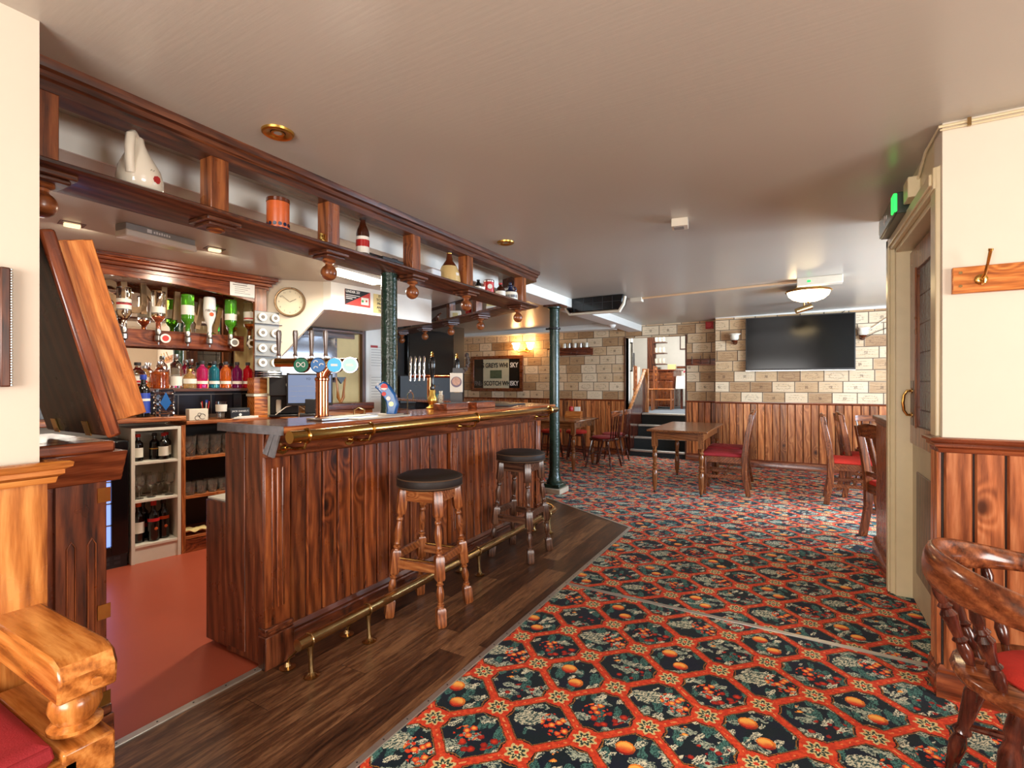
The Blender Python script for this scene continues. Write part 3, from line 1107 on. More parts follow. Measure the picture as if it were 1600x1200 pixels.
# brass hand rail
RX, RZ, RR = -1.862, 1.054, 0.0265
hr_ = MB().tube([(RX, 1.372, RZ), (RX, 2.6, RZ), (RX, 4.05, RZ), (RX - 0.05, 4.13, RZ), tuple(rp(0.6, 0.21, RZ))], RR, 16)
hrail = hr_.build('hand_rail', M['brass'], bar)
b = MB().cyl((RX, 1.366, RZ), (RX, 1.374, RZ), 0.0275, n=16)
b.build('end_cap', M['brass'], hrail)
for y in (1.45, 1.83, 2.78, 3.92):
    b = MB().tube([(RX + math.cos(a) * (RR + 0.003), y, RZ + math.sin(a) * (RR + 0.003)) for a in [2 * PI * k / 20 for k in range(20)]], 0.006, 8, closed=True)
    b.cyl((-1.99, y - 0.03, 0.998), (-1.982, y - 0.03, 0.998), 0.03, n=16)
    b.lathe_on([(0.012, 0), (0.016, 0.4), (0.009, 1)], (-1.985, y - 0.03, 0.998), (-1.955, y - 0.03, 0.998), 10)
    b.tube([(-1.965, y - 0.03, 0.998), (-1.91, y - 0.02, 0.996), (-1.875, y, 1.0), (RX, y, RZ - RR)], 0.0075, 8)
    b.build('rail_bracket', M['brass'], hrail)

# low counter stub and raised flap on the near side
st_ = thing('bar_end_counter', 'short end of the bar counter fixed to the left wall under the raised flap', 'bar counter')
MB().box(-2.42, -2.022, 0.13, 0.775, 1.06, 1.096).box(-2.022, -1.93, 0.576, 0.775, 1.06, 1.096).build('counter_top', wd('redwood', 'y'), st_, bevel=0.008)
MB().prism([(-2.06, 1.058), (-1.955, 1.058), (-2.0, 0.955), (-2.06, 0.955)], 'y', 0.576, 0.82).build('frieze', wd('redwood', 'y'), st_, bevel=0.004)
pn = MB().box(-2.3, -2.085, 0.60, 0.81, 0.0, 0.958)
pn.box(-2.085, -2.07, 0.6, 0.64, 0.2, 0.955)
for yc in (0.715, 0.765):
    for (dx, w_) in ((0.0, 0.0105),):
        pass
pil = MB().box(-2.085, -2.066, 0.665, 0.8, 0.2, 0.955)
for yc in (0.705, 0.76):
    pil.tube([(-2.066, yc - 0.011, 0.25), (-2.066, yc - 0.011, 0.74), (-2.066, yc, 0.76), (-2.066, yc + 0.011, 0.74), (-2.066, yc + 0.011, 0.25), (-2.066, yc, 0.23)], 0.0035, 6, closed=True)
pn.build('side_post', wd('redwood'), st_, bevel=0.003)
pil.build('fluted_pilaster', wd('bar'), st_, bevel=0.002)
b = MB().box(-2.09, -2.04, 0.6, 0.815, 0.0, 0.15).box(-2.09, -2.05, 0.6, 0.812, 0.15, 0.18)
b.build('plinth', wd('barplain', 'y'), st_, bevel=0.004)
for z in (0.9, 0.5, 0.2):
    MB().box(-2.064, -2.061, 0.775, 0.812, z - 0.025, z + 0.025).build('latch_plate', M['brass'], st_)

fl = thing('bar_flap', 'raised hinged bar flap of orange pine leaning over the end counter', 'bar flap', (0, 0.768, 1.115))
fl.rotation_euler = (math.radians(15.2), 0, 0)
# local: z along the flap, +y the former underside
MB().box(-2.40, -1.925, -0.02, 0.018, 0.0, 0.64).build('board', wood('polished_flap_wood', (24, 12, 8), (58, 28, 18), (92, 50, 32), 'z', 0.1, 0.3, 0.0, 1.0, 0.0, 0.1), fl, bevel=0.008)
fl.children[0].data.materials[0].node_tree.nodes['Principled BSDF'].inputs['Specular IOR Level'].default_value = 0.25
MB().box(-1.932, -1.912, -0.022, 0.018, -0.005, 0.645).build('edge_moulding', wd('redwood'), fl, bevel=0.009)
MB().box(-2.0, -1.935, 0.019, 0.112, 0.04, 0.615).build('frieze_board', wd('flap'), fl, bevel=0.003)
for x in (-2.30, -2.05):
    MB().box(x - 0.02, x + 0.02, -0.024, -0.021, 0.0, 0.05).build('hinge', M['brass'], fl)

# ---------------------------------------------------------------- overhead gantry
G = thing('bar_gantry', 'dark wooden overhead gantry with open display shelf hanging above the bar', 'shelf')
prof = [(0, 0.0), (0.0, -0.10), (-0.022, -0.10), (-0.022, -0.07), (-0.03, -0.062), (-0.03, -0.04), (-0.04, -0.03), (-0.044, -0.008), (-0.044, 0.0)]
ZC = 2.322


def gx(o, z):
    return Vector((BX - o, 0, z))


def lpath(off, pts_s=2.95):
    """plan path of the gantry at distance `off` inside its front line"""
    c = (BX - off, 4.14 - off * 0.62)
    e = rp(pts_s, -off)
    return [Vector((BX - off, 0.60, 0)), Vector((c[0], c[1], 0)), Vector((e.x, e.y, 0))]


def gsweep(pr, inset=0.0):
    """pr: list of (off, z) ; loft along the L-shaped gantry plan"""
    mb = MB()
    rings = []
    for i in range(3):
        rings.append([lpath(o)[i] + Vector((0, 0, z)) for o, z in pr])
    mb.loft(rings)
    return mb


rail = gsweep([(0.09, 2.322), (0.09, 2.226), (0.0, 2.226), (0.0, 2.258), (-0.012, 2.264), (-0.012, 2.284), (-0.026, 2.29), (-0.03, 2.31), (-0.03, 2.322)])
rail.build('top_rail', wd('walnut', 'y'), G)
gsweep([(0.275, 2.01), (0.275, 1.988), (-0.005, 1.988), (-0.014, 1.994), (-0.014, 2.004), (-0.005, 2.01)]).build('shelf', wd('walnut', 'y'), G)
for y in (0.65, 1.215, 1.81, 2.465, 3.065, 3.91):
    MB().box(BX - 0.088, BX - 0.006, y - 0.038, y + 0.038, 2.008, 2.23).build('upright', wd('walnutlight'), G, bevel=0.003)
for s_ in (1.0, 1.62, 2.3):
    a = rp(s_, -0.047)
    q = MB().box(-0.038, 0.038, -0.04, 0.04, 2.008, 2.23).build('upright', wd('walnutlight'), G, loc=(a.x, a.y, 0), bevel=0.003)
    q.rotation_euler = (0, 0, math.atan2(RD.y, RD.x))


def finial(x, y, ball=True, rot=0.0):
    p = MB().box(-0.075, 0.075, -0.075, 0.075, 1.968, 1.988).box(-0.06, 0.06, -0.06, 0.06, 1.952, 1.968)
    o = p.build('finial_block', wd('walnut', 'y'), G, loc=(x, y, 0), rot=rot, bevel=0.005)
    if ball:
        q = MB().lathe([(0.034, 1.952), (0.036, 1.944), (0.03, 1.938), (0.022, 1.934), (0.019, 1.926)] + [(0.043 * math.sin(a), 1.882 + 0.043 * math.cos(a)) for a in [PI * k / 12 for k in range(2, 12)]] + [(0.001, 1.839)], 20)
        q.build('ball', wd('walnutlight', 'y'), o)
    else:
        q = MB().lathe([(0.034, 1.952), (0.036, 1.946), (0.028, 1.944), (0.022, 1.95), (0.001, 1.95)], 20)
        q.build('empty_socket', wd('walnutlight', 'y'), o)


for y, bl in ((0.672, True), (1.25, False), (1.857, True), (2.53, True), (3.15, True), (3.965, True)):
    finial(-2.2, y, bl)
for x, y in ((-2.844, 4.33), (-3.46, 4.645), (-4.11, 4.967), (-4.72, 5.21)):
    finial(x, y, True, math.atan2(RD.y, RD.x))

# iron columns
for (x, y, z1, r, lab, pl) in ((-2.28, 2.40, 1.988, 0.052, 'hammered dark green iron column rising from the bar counter', False), (-2.5, 5.4, 2.212, 0.062, 'dark green iron column on a pale square plinth at the end of the bar', True)):
    t = thing('iron_column', lab, 'column', (x, y, 0 if pl else 1.096))
    z0 = 0.0 if pl else 1.096
    h = z1 - z0
    if pl:
        MB().lathe([(r * 1.5, 0.10), (r * 1.55, 0.13), (r * 1.2, 0.16), (r * 1.12, 0.2), (r * 1.04, 0.22), (r, 0.3), (r * 0.93, h - 0.1), (r * 0.93, h - 0.05), (r * 1.25, h - 0.035), (r * 1.3, h - 0.02)], 28).build('shaft', M['green'], t)
        MB().box(-0.13, 0.13, -0.13, 0.13, 0.0, 0.06).build('plinth', M['stone'], t, bevel=0.008)
        MB().box(-0.105, 0.105, -0.105, 0.105, 0.06, 0.105).build('base_block', M['green'], t, bevel=0.008)
        MB().box(-0.10, 0.12, -0.1, 0.1, h - 0.022, h).build('cap_plate', wd('walnut', 'y'), t)
        MB().lathe([(r * 0.95, h - 0.29), (r * 1.15, h - 0.285), (r * 1.15, h - 0.265), (r * 0.95, h - 0.26)], 28).box(-0.11, -0.05, -0.012, 0.012, h - 0.285, h - 0.265).build('strap', M['black'], t)
    else:
        MB().lathe([(r * 1.06, 0.0), (r, 0.02), (r * 0.98, h)], 28).build('shaft', M['green'], t)

# ---------------------------------------------------------------- foot rail
F = thing('foot_rail', 'worn brass foot rail on flanged feet along the bottom of the bar', 'foot rail')
FR = [(-1.855, 1.40, 0.16), (-1.855, 2.6, 0.16), (-1.86, 3.98, 0.16), (-1.875, 4.05, 0.16), (-1.93, 4.12, 0.16), (-2.2, 4.26, 0.16)]
MB().tube(FR, 0.0262, 16).build('rail', M['wornbrass'], F)
for y in (1.46, 1.80, 2.79, 3.88):
    b = MB().tube([(-1.855 + math.cos(a) * 0.0285, y, 0.16 + math.sin(a) * 0.0285) for a in [2 * PI * k / 20 for k in range(20)]], 0.005, 8, closed=True)
    b.lathe_on([(0.034, 0), (0.036, 0.03), (0.02, 0.07), (0.012, 0.14), (0.009, 0.6), (0.013, 0.9), (0.016, 1.0)], (-1.84, y, 0.004), (-1.85, y, 0.136), 14)
    b.build('support', M['wornbrass'], F)
    b = MB().lathe([(0.034, 0.004), (0.036, 0.008), (0.016, 0.014), (0.008, 0.03)], 14, Matrix.Translation((-1.99, y - 0.01, 0)))
    b.tube([(-1.99, y - 0.01, 0.02), (-1.98, y - 0.01, 0.05), (-1.9, y, 0.125), (-1.875, y, 0.145)], 0.0065, 8)
    b.build('back_strut', M['wornbrass'], F)


# ---------------------------------------------------------------- turned legs, stools, tables, chairs
def turned(mb, p0, p1, r=0.018, blocks=((0.0, 0.16), (0.42, 0.58), (0.84, 1.0)), n=12, sq=1.0):
    """a leg from floor p0 to seat p1: square blocks joined by turned baluster sections"""
    p0, p1 = Vector(p0), Vector(p1)
    d = p1 - p0
    Lg = d.length
    MM = d.to_track_quat('Z', 'Y').to_matrix().to_4x4()
    MM.translation = p0
    # block cross sections keep their sides along the leg's own frame
    for a_, b_ in blocks:
        h = r * sq
        e = 0.012 / Lg
        prof_ = [(h * 0.8, a_), (h, a_ + e), (h, b_ - e), (h * 0.8, b_)]
        rings = []
        for w_, t_ in prof_:
            rings.append([MM @ Vector((x_ * w_, y_ * w_, t_ * Lg)) for x_, y_ in ((-1, -1), (1, -1), (1, 1), (-1, 1))])
        mb.loft(rings)
    for i in range(len(blocks) - 1):
        a_, b_ = blocks[i][1], blocks[i + 1][0]
        q = b_ - a_
        pr = [(0.7, 0), (0.62, 0.04), (0.86, 0.07), (0.86, 0.10), (0.58, 0.13), (0.72, 0.17), (0.6, 0.2), (0.7, 0.3), (0.92, 0.45), (0.88, 0.6), (0.62, 0.76), (0.56, 0.8), (0.82, 0.84), (0.82, 0.88), (0.58, 0.92), (0.7, 1.0)]
        mb.lathe([(r * k, (a_ + q * t_) * Lg) for k, t_ in pr], n, MM, cap=False)
    return mb


def stool(label, loc, rot, woodk, rods):
    t = thing('bar_stool', label, 'bar stool', loc, rot, 'bar stools in front of the bar')
    H = 0.70
    prof_ = [(0.05, H), (0.165, H), (0.178, H + 0.004), (0.184, H + 0.02), (0.184, H + 0.052), (0.18, H + 0.06), (0.155, H + 0.072), (0.08, H + 0.077), (0.001, H + 0.074)]
    c_ = MB().lathe(prof_, 40).build('seat_cushion', M['velvet'], t, angle=60)
    pp = MB()
    for z_, r_ in ((H + 0.056, 0.1835), (H + 0.012, 0.183)):
        pp.tube([(r_ * math.cos(2 * PI * k / 36), r_ * math.sin(2 * PI * k / 36), z_) for k in range(36)], 0.0035, 6, closed=True)
    pp.build('piping', M['piping'], c_)
    w0 = wd(woodk, 'z')
    tp, ft = 0.105, 0.163
    fr_ = MB()
    for a_, b_ in (((-1, -1), (1, -1)), ((1, -1), (1, 1)), ((1, 1), (-1, 1)), ((-1, 1), (-1, -1))):
        fr_.beam((a_[0] * tp, a_[1] * tp, H - 0.035), (b_[0] * tp, b_[1] * tp, H - 0.035), 0.022, 0.07)
    fr_.build('seat_frame', wd(woodk, 'x'), t, bevel=0.003)
    hs = [(-1, -1), (1, -1), (1, 1), (-1, 1)]
    for sx_, sy_ in hs:
        l_ = MB()
        turned(l_, (sx_ * ft, sy_ * ft, 0.0), (sx_ * tp, sy_ * tp, H), 0.0235, blocks=((0.0, 0.14), (0.335, 0.52), (0.80, 1.0)))
        l_.build('leg', w0, t)

    def at(sx_, sy_, z_):
        k = z_ / H
        return (sx_ * (ft + (tp - ft) * k), sy_ * (ft + (tp - ft) * k), z_)
    for (a_, b_, z_) in ((0, 1, 0.29), (1, 2, 0.33), (2, 3, 0.29), (3, 0, 0.33)):
        MB().beam(at(*hs[a_], z_), at(*hs[b_], z_), 0.018, 0.045).build('stretcher', wd(woodk, 'x'), t, bevel=0.003)
    if rods:
        for a_, b_ in ((0, 1), (2, 3)):
            r_ = MB()
            p_, q_ = at(*hs[a_], 0.322), at(*hs[b_], 0.322)
            r_.cyl(p_, q_, 0.006, n=8)
            r_.build('foot_rod', M['brass'], t)
    return t


stool('nearer brown topped bar stool of orange-brown wood in front of the bar', (-1.805, 2.225, 0.004), math.radians(9), 'stool', True)
stool('farther brown topped bar stool of darker wood near the end of the bar', (-1.81, 3.305, 0.004), math.radians(1), 'stooldark', False)


def table(label, x0, x1, y0, y1, h, woodk='table', grp='pub tables on the carpet'):
    cx, cy = (x0 + x1) / 2, (y0 + y1) / 2
    t = thing('pub_table', label, 'table', (cx, cy, 0), 0, grp)
    a_, b_ = (x1 - x0) / 2, (y1 - y0) / 2
    MB().box(-a_, a_, -b_, b_, h - 0.024, h).build('table_top', wd(woodk, 'y'), t, bevel=0.006)
    ap = MB()
    i = 0.06
    ap.box(-a_ + i, a_ - i, -b_ + i, -b_ + i + 0.022, h - 0.115, h - 0.024).box(-a_ + i, a_ - i, b_ - i - 0.022, b_ - i, h - 0.115, h - 0.024)
    ap.box(-a_ + i, -a_ + i + 0.022, -b_ + i, b_ - i, h - 0.115, h - 0.024).box(a_ - i - 0.022, a_ - i, -b_ + i, b_ - i, h - 0.115, h - 0.024)
    ap.build('apron', wd(woodk, 'x'), t, bevel=0.003)
    for sx_ in (-1, 1):
        for sy_ in (-1, 1):
            p = (sx_ * (a_ - i - 0.018), sy_ * (b_ - i - 0.018))
            l_ = MB()
            l_.box(p[0] - 0.03, p[0] + 0.03, p[1] - 0.03, p[1] + 0.03, h - 0.2, h - 0.025)
            k = 0.031
            l_.lathe([(0.016, 0.03), (0.02, 0.045), (k * .6, 0.06), (k * 0.95, 0.10), (k, 0.2), (k * .95, 0.26), (k * .6, 0.275), (k, 0.29), (k, 0.3), (k * .62, 0.315), (k * 1.0, 0.335), (k * .62, 0.355), (k * 0.8, 0.40), (k, 0.45), (k * .62, 0.475), (k * 1.05, 0.49), (k * .62, 0.51), (k, h - 0.2)], 14, Matrix.Translation((p[0], p[1], 0)))
            lo = l_.build('leg', wd(woodk), t)
            MB().sphere((p[0], p[1], 0.016), 0.016, 10).cyl((p[0], p[1], 0.02), (p[0], p[1], 0.05), 0.012, n=8).build('caster', M['black'], lo)
    return t


table('square brown table with turned legs in front of the steps', -1.535, -0.86, 5.88, 7.30, 0.748)
table('brown table with turned legs at the crate wall left of the steps', -3.62, -2.74, 6.66, 7.60, 0.745)
table('table at the right mostly hidden behind the low partition', 0.62, 1.45, 6.10, 7.45, 0.745)


def slat_chair(label, loc, rot, cloth, grp):
    """side chair, faces local +x"""
    t = thing('dining_chair', label, 'chair', loc, rot, grp)
    W2, D = 0.215, 0.42
    w0, w1 = wd('chair'), wd('chair', 'y')
    for sy_ in (-1, 1):
        MB().prism([(-0.075, 0.0), (-0.02, 0.0), (0.022, 0.25), (0.025, 0.46), (0.0, 0.65), (-0.06, 0.93), (-0.108, 0.93), (-0.058, 0.65), (-0.035, 0.46), (-0.035, 0.25)], 'y', sy_ * W2 - 0.02, sy_ * W2 + 0.02).build('back_leg', w0, t, bevel=0.004)
        l_ = MB().box(D - 0.02, D + 0.02, sy_ * W2 - 0.02, sy_ * W2 + 0.02, 0, 0.43)
        l_.build('front_leg', w0, t, bevel=0.004)
    f_ = MB().box(-0.02, D + 0.02, -W2 - 0.012, -W2 + 0.012, 0.37, 0.44).box(-0.02, D + 0.02, W2 - 0.012, W2 + 0.012, 0.37, 0.44).box(D - 0.012, D + 0.012, -W2, W2, 0.37, 0.44).box(-0.012, 0.012, -W2, W2, 0.37, 0.44)
    f_.build('seat_frame', w1, t, bevel=0.003)
    c_ = MB()
    n = 8
    rings = []
    for zz, ins in ((0.435, 0.0), (0.45, -0.006), (0.47, 0.0), (0.483, 0.03), (0.488, 0.10)):
        rings.append([Vector((x_, y_, zz)) for x_, y_ in ((0.0 + ins, -W2 + ins + .005), (D + 0.02 - ins, -W2 + ins - .008), (D + 0.02 - ins, W2 - ins + .008), (0.0 + ins, W2 - ins - .005))])
    c_.loft(rings)
    c_.build('seat_cushion', M[cloth], t, bevel=0.01)
    MB().box(0.0, D, -W2 - 0.009, -W2 + 0.009, 0.19, 0.225).box(0.0, D, W2 - 0.009, W2 + 0.009, 0.19, 0.225).box(D * .5 - .01, D * .5 + .01, -W2, W2, 0.195, 0.22).build('stretcher', w1, t, bevel=0.003)
    rr = []
    for k in range(9):
        y_ = -W2 - 0.02 + (2 * W2 + 0.04) * k / 8
        bow = 0.022 * (1 - (y_ / W2) ** 2)
        up_ = 0.03 * (1 - abs(y_ / W2) ** 2) + (0.012 if k in (0, 8) else 0)
        rr.append([Vector((-0.083 - bow, y_, 0.93 + up_)), Vector((-0.058 - bow, y_, 0.93 + up_)), Vector((-0.042 - bow, y_, 0.845)), Vector((-0.068 - bow, y_, 0.84))])
    MB().loft(rr).build('top_rail', w1, t, bevel=0.003)
    for y_ in (-0.10, 0.0, 0.10):
        MB().prism([(0.0, 0.53), (0.012, 0.53), (-0.055, 0.86), (-0.07, 0.86)], 'y', y_ - 0.028, y_ + 0.028).build('back_slat', w0, t, bevel=0.002)
    MB().prism([(-0.018, 0.51), (0.014, 0.51), (0.008, 0.55), (-0.024, 0.55)], 'y', -W2, W2).build('lower_rail', w1, t, bevel=0.003)
    return t


g1 = 'slat-back chairs around the pub tables'
slat_chair('slat-back chair with crimson seat at the square table, the nearer of its two', (-0.535, 6.45, 0), PI + 0.05, 'crimson', g1)
slat_chair('slat-back chair with crimson seat at the square table, the farther of its two', (-0.56, 7.02, 0), PI + 0.02, 'crimson', g1)
slat_chair('slat-back chair with orange-red seat facing the right table, the first past the bare carpet', (0.325, 6.48, 0), -0.03, 'redcloth', g1)
slat_chair('slat-back chair half hidden behind the first red-seated one at the right table', (0.50, 6.97, 0), 0.06, 'redcloth', g1)
slat_chair('slat-back chair pressed against the low partition by the door, seen from behind', (0.60, 4.93, 0), 0.35, 'redcloth', g1)


def windsor(label, loc, rot, cloth, grp):
    """small spindle-back pub chair, faces local +x"""
    t = thing('spindle_chair', label, 'chair', loc, rot, grp)
    dk = wd('darkturn')
    pts = [(0.23 * math.cos(a) * (1.0 if math.cos(a) < 0 else 0.95), 0.215 * math.sin(a)) for a in [2 * PI * k / 24 for k in range(24)]]
    MB().prism(pts, 'z', 0.415, 0.45).build('seat', wd('darkturn', 'x'), t, bevel=0.008)
    MB().lathe([(0.185, 0.45), (0.19, 0.462), (0.17, 0.475), (0.001, 0.48)], 24).build('seat_pad', M[cloth], t)
    for sx_ in (-1, 1):
        for sy_ in (-1, 1):
            l_ = MB().lathe_on([(0.011, 0), (0.013, 0.1), (0.018, 0.3), (0.012, 0.34), (0.019, 0.38), (0.013, 0.42), (0.019, 0.7), (0.015, 1)], (sx_ * 0.21, sy_ * 0.20, 0), (sx_ * 0.13, sy_ * 0.13, 0.42), 10)
            l_.build('leg', dk, t)
    MB().cyl((0.17, -0.165, 0.2), (0.17, 0.165, 0.2), 0.01, n=8).cyl((-0.17, -0.165, 0.2), (-0.17, 0.165, 0.2), 0.01, n=8).cyl((-0.17, 0, 0.2), (0.17, 0, 0.2), 0.01, n=8).build('stretcher', dk, t)
    arc = [(-0.20 - 0.05 * math.cos(q), 0.21 * math.sin(q) / math.sin(1.25), 0.80) for q in [(-1.25 + 2.5 * k / 12) for k in range(13)]]
    rings = []
    for p in arc:
        rings.append([Vector((p[0] - 0.012, p[1], 0.86 + 0.01)), Vector((p[0] + 0.012, p[1], 0.86 + 0.01)), Vector((p[0] + 0.014, p[1], 0.79)), Vector((p[0] - 0.010, p[1], 0.79))])
    MB().loft(rings).build('top_rail', wd('windsor', 'y'), t, bevel=0.004)
    for k in range(1, 12, 2):
        p = arc[k]
        MB().lathe_on([(0.008, 0), (0.012, 0.2), (0.009, 0.35), (0.014, 0.5), (0.009, 0.65), (0.012, 0.8), (0.008, 1)], (p[0] * 0.86 + 0.01, p[1] * 0.8, 0.445), (p[0], p[1], 0.80), 8).build('spindle', dk, t)
    return t


g2 = 'dark spindle chairs at the table by the steps'
windsor('dark spindle-back chair at the crate wall table, standing nearer the bar', (-2.60, 7.42, 0), math.radians(175), 'crimson', g2)
windsor('dark spindle-back chair tucked in beside the stair opening', (-2.62, 7.98, 0), math.radians(185), 'crimson', g2)
windsor('dark spindle-back chair behind the right table', (0.86, 7.78, 0), math.radians(-95), 'crimson', g2)
g3 = 'low round stools with red seats'


def low_stool(label, loc, rot):
    t = thing('low_stool', label, 'stool', loc, rot, g3)
    MB().lathe([(0.17, 0.44), (0.178, 0.455), (0.178, 0.475), (0.16, 0.49), (0.001, 0.498)], 28).build('seat_cushion', M['redcloth'], t)
    MB().box(-0.12, 0.12, -0.12, 0.12, 0.395, 0.44).build('seat_frame', wd('darkturn', 'x'), t, bevel=0.01)
    for sx_ in (-1, 1):
        for sy_ in (-1, 1):
            MB().lathe_on([(0.014, 0), (0.016, 0.1), (0.012, 0.14), (0.02, 0.3), (0.013, 0.5), (0.019, 0.56), (0.013, 0.62), (0.018, 1)], (sx_ * 0.15, sy_ * 0.15, 0), (sx_ * 0.1, sy_ * 0.1, 0.4), 10).build('leg', wd('darkturn'), t)
    MB().cyl((-0.14, -0.14, 0.14), (0.14, -0.14, 0.14), 0.009, n=8).cyl((-0.14, 0.14, 0.14), (0.14, 0.14, 0.14), 0.009, n=8).cyl((0, 0.14, 0.14), (0, -0.14, 0.14), 0.009, n=8).build('stretcher', wd('darkturn'), t)
    return t


low_stool('low red-topped stool seen right of the green column, under the crate wall table', (-3.28, 7.98, 0), 0.3)
low_stool('low red-topped stool beside the other, half hidden by the green column', (-3.72, 7.9, 0), 0.0)
t = thing('high_chair', 'pale wooden child seat with a red padded back behind the green column', 'chair', (-3.45, 6.2, 0), math.radians(-60))
MB().box(-0.02, 0.02, -0.17, 0.17, 0.62, 0.86).build('padded_back', M['redcloth'], t, bevel=0.012)
MB().box(0.0, 0.3, -0.15, 0.15, 0.5, 0.53).build('seat', wd('honey', 'x'), t, bevel=0.005)
for sx_ in (0.0, 0.3):
    for sy_ in (-0.15, 0.15):
        MB().box(sx_ - 0.015, sx_ + 0.015, sy_ - 0.015, sy_ + 0.015, 0, 0.64 if sx_ == 0 else 0.5).build('leg', wd('honey'), t)

# ---------------------------------------------------------------- smoker's bow chair, near right
C = thing('captains_chair', 'smoker\'s bow armchair of brown wood with a red pad, cropped at the right edge', 'armchair', (0.665, 1.96, 0), 0)
SW = wd('windsor', 'x')


def bow(a, R, dx=0.0):
    """plan of the arm bow; a = 0 at the back (local -x)"""
    return Vector((-R * math.cos(a) * (1.0 if abs(a) < 1.3 else 1.0) + dx, R * math.sin(a) * 0.98, 0))


rings = []
N = 28
for k in range(N + 1):
    a = -2.05 + 4.1 * k / N
    back = max(0.0, math.cos(a * 0.9)) ** 1.5
    w_ = 0.026 + 0.012 * (1 - back)
    ext = max(0, abs(a) - 1.5)
    R = 0.30 + 0.02 * ext
    ctr = Vector((-R * math.cos(a) + ext * 0.10, R * math.sin(a) * 1.02, 0))
    nrm = Vector((-math.cos(a), math.sin(a), 0))
    zt = 0.715 + 0.075 * back
    zb = 0.662
    rings.append([ctr + nrm * w_ + Vector((0, 0, zb)), ctr + nrm * (w_ + 0.006) + Vector((0, 0, (zt + zb) / 2)), ctr + nrm * (w_ * 0.6) + Vector((0, 0, zt)), ctr - nrm * (w_ * 0.4) + Vector((0, 0, zt + 0.002)), ctr - nrm * w_ + Vector((0, 0, (zt + zb) / 2)), ctr - nrm * w_ + Vector((0, 0, zb))])
MB().loft(rings).build('arm_bow', wd('windsor', 'y'), C, angle=60, subd=1)
for k in range(7):
    a = -1.75 + 3.5 * k / 6
    p1 = Vector((-0.30 * math.cos(a), 0.305 * math.sin(a), 0.675))
    p0 = Vector((-0.215 * math.cos(a), 0.23 * math.sin(a), 0.445))
    sp = MB().lathe_on([(0.010, 0), (0.015, 0.08), (0.018, 0.2), (0.013, 0.27), (0.02, 0.31), (0.013, 0.35), (0.017, 0.5), (0.023, 0.62), (0.013, 0.68), (0.02, 0.72), (0.012, 0.76), (0.017, 0.86), (0.011, 1)], p0, p1, 14)
    sp.build('spindle', wd('darkturn'), C)
pts = []
for k in range(36):
    a = 2 * PI * k / 36
    r_ = 0.25 + 0.012 * math.cos(2 * a)
    pts.append((r_ * math.cos(a), r_ * math.sin(a)))
rings = []
for z_, s_ in ((0.405, 0.9), (0.412, 0.97), (0.43, 1.0), (0.442, 0.985), (0.448, 0.955)):
    rings.append([Vector((x_ * s_, y_ * s_, z_)) for x_, y_ in pts])
MB().loft(rings).build('seat', SW, C, angle=60)
MB().lathe([(0.165, 0.448), (0.17, 0.455), (0.155, 0.466), (0.05, 0.47), (0.001, 0.47)], 32).build('seat_pad', M['redcloth'], C)
for sx_ in (-1, 1):
    for sy_ in (-1, 1):
        MB().lathe_on([(0.013, 0), (0.017, 0.08), (0.024, 0.25), (0.016, 0.33), (0.026, 0.37), (0.017, 0.41), (0.022, 0.55), (0.027, 0.7), (0.018, 0.8), (0.025, 0.84), (0.019, 1)], (sx_ * 0.225, sy_ * 0.2, 0), (sx_ * 0.15, sy_ * 0.14, 0.415), 14).build('leg', wd('darkturn'), C)
MB().lathe_on([(0.009, 0), (0.017, 0.5), (0.009, 1)], (-0.2, -0.175, 0.17), (0.2, -0.175, 0.17), 10).lathe_on([(0.009, 0), (0.017, 0.5), (0.009, 1)], (-0.2, 0.175, 0.17), (0.2, 0.175, 0.17), 10).lathe_on([(0.009, 0), (0.017, 0.5), (0.009, 1)], (0, 0.175, 0.17), (0, -0.175, 0.17), 10).build('stretcher', wd('darkturn'), C)

# ---------------------------------------------------------------- settle at the left edge
Sx = thing('settle', 'honey pine settle end with thick arm and red seat beside the bar flap', 'bench')
HW = wd('honey', 'x')
arm = [(-1.92, 0), (-1.47, 0), (-1.435, -0.012), (-1.418, -0.04), (-1.425, -0.095), (-1.92, -0.095)]
MB().prism([(x_, 0.655 + z_) for x_, z_ in arm], 'y', 0.462, 0.575).build('arm', HW, Sx, bevel=0.007)
MB().cyl((-1.419, 0.53, 0.59), (-1.410, 0.53, 0.59), 0.01, n=12).build('peg', wd('honey', 'y'), Sx)
MB().lathe([(0.034, 0.452), (0.038, 0.46), (0.053, 0.466), (0.053, 0.474), (0.036, 0.482), (0.044, 0.492), (0.052, 0.515), (0.048, 0.538), (0.034, 0.553), (0.04, 0.565)], 20, Matrix.Translation((-1.50, 0.52, 0))).build('arm_post', wd('honey'), Sx)
MB().box(-1.86, -1.42, 0.47, 0.57, 0.36, 0.452).build('seat_end_rail', HW, Sx, bevel=0.006)
MB().box(-1.53, -1.46, 0.485, 0.555, 0.0, 0.36).build('leg', wd('honey'), Sx, bevel=0.006)
MB().box(-1.46, -1.42, -1.3, 0.5, 0.34, 0.43).build('front_rail', wd('honey', 'y'), Sx, bevel=0.006)
b = MB()
rings = []
for z_, ins in ((0.43, 0.01), (0.45, 0.0), (0.475, 0.004), (0.49, 0.03), (0.494, 0.08)):
    rings.append([Vector((x_, y_, z_)) for x_, y_ in ((-1.86 + ins, -1.3), (-1.43 - ins, -1.3), (-1.43 - ins, 0.46 - ins), (-1.86 + ins, 0.46 - ins))])
b.loft(rings).build('seat_cushion', M['crimson'], Sx, bevel=0.01)


# ================================================================ BEHIND THE BAR
def lb(name, label, cat, s, t, z=0.0, group=None, rot=0.0):
    return thing(name, label, cat, L(s, t, z), ROT + rot, group)


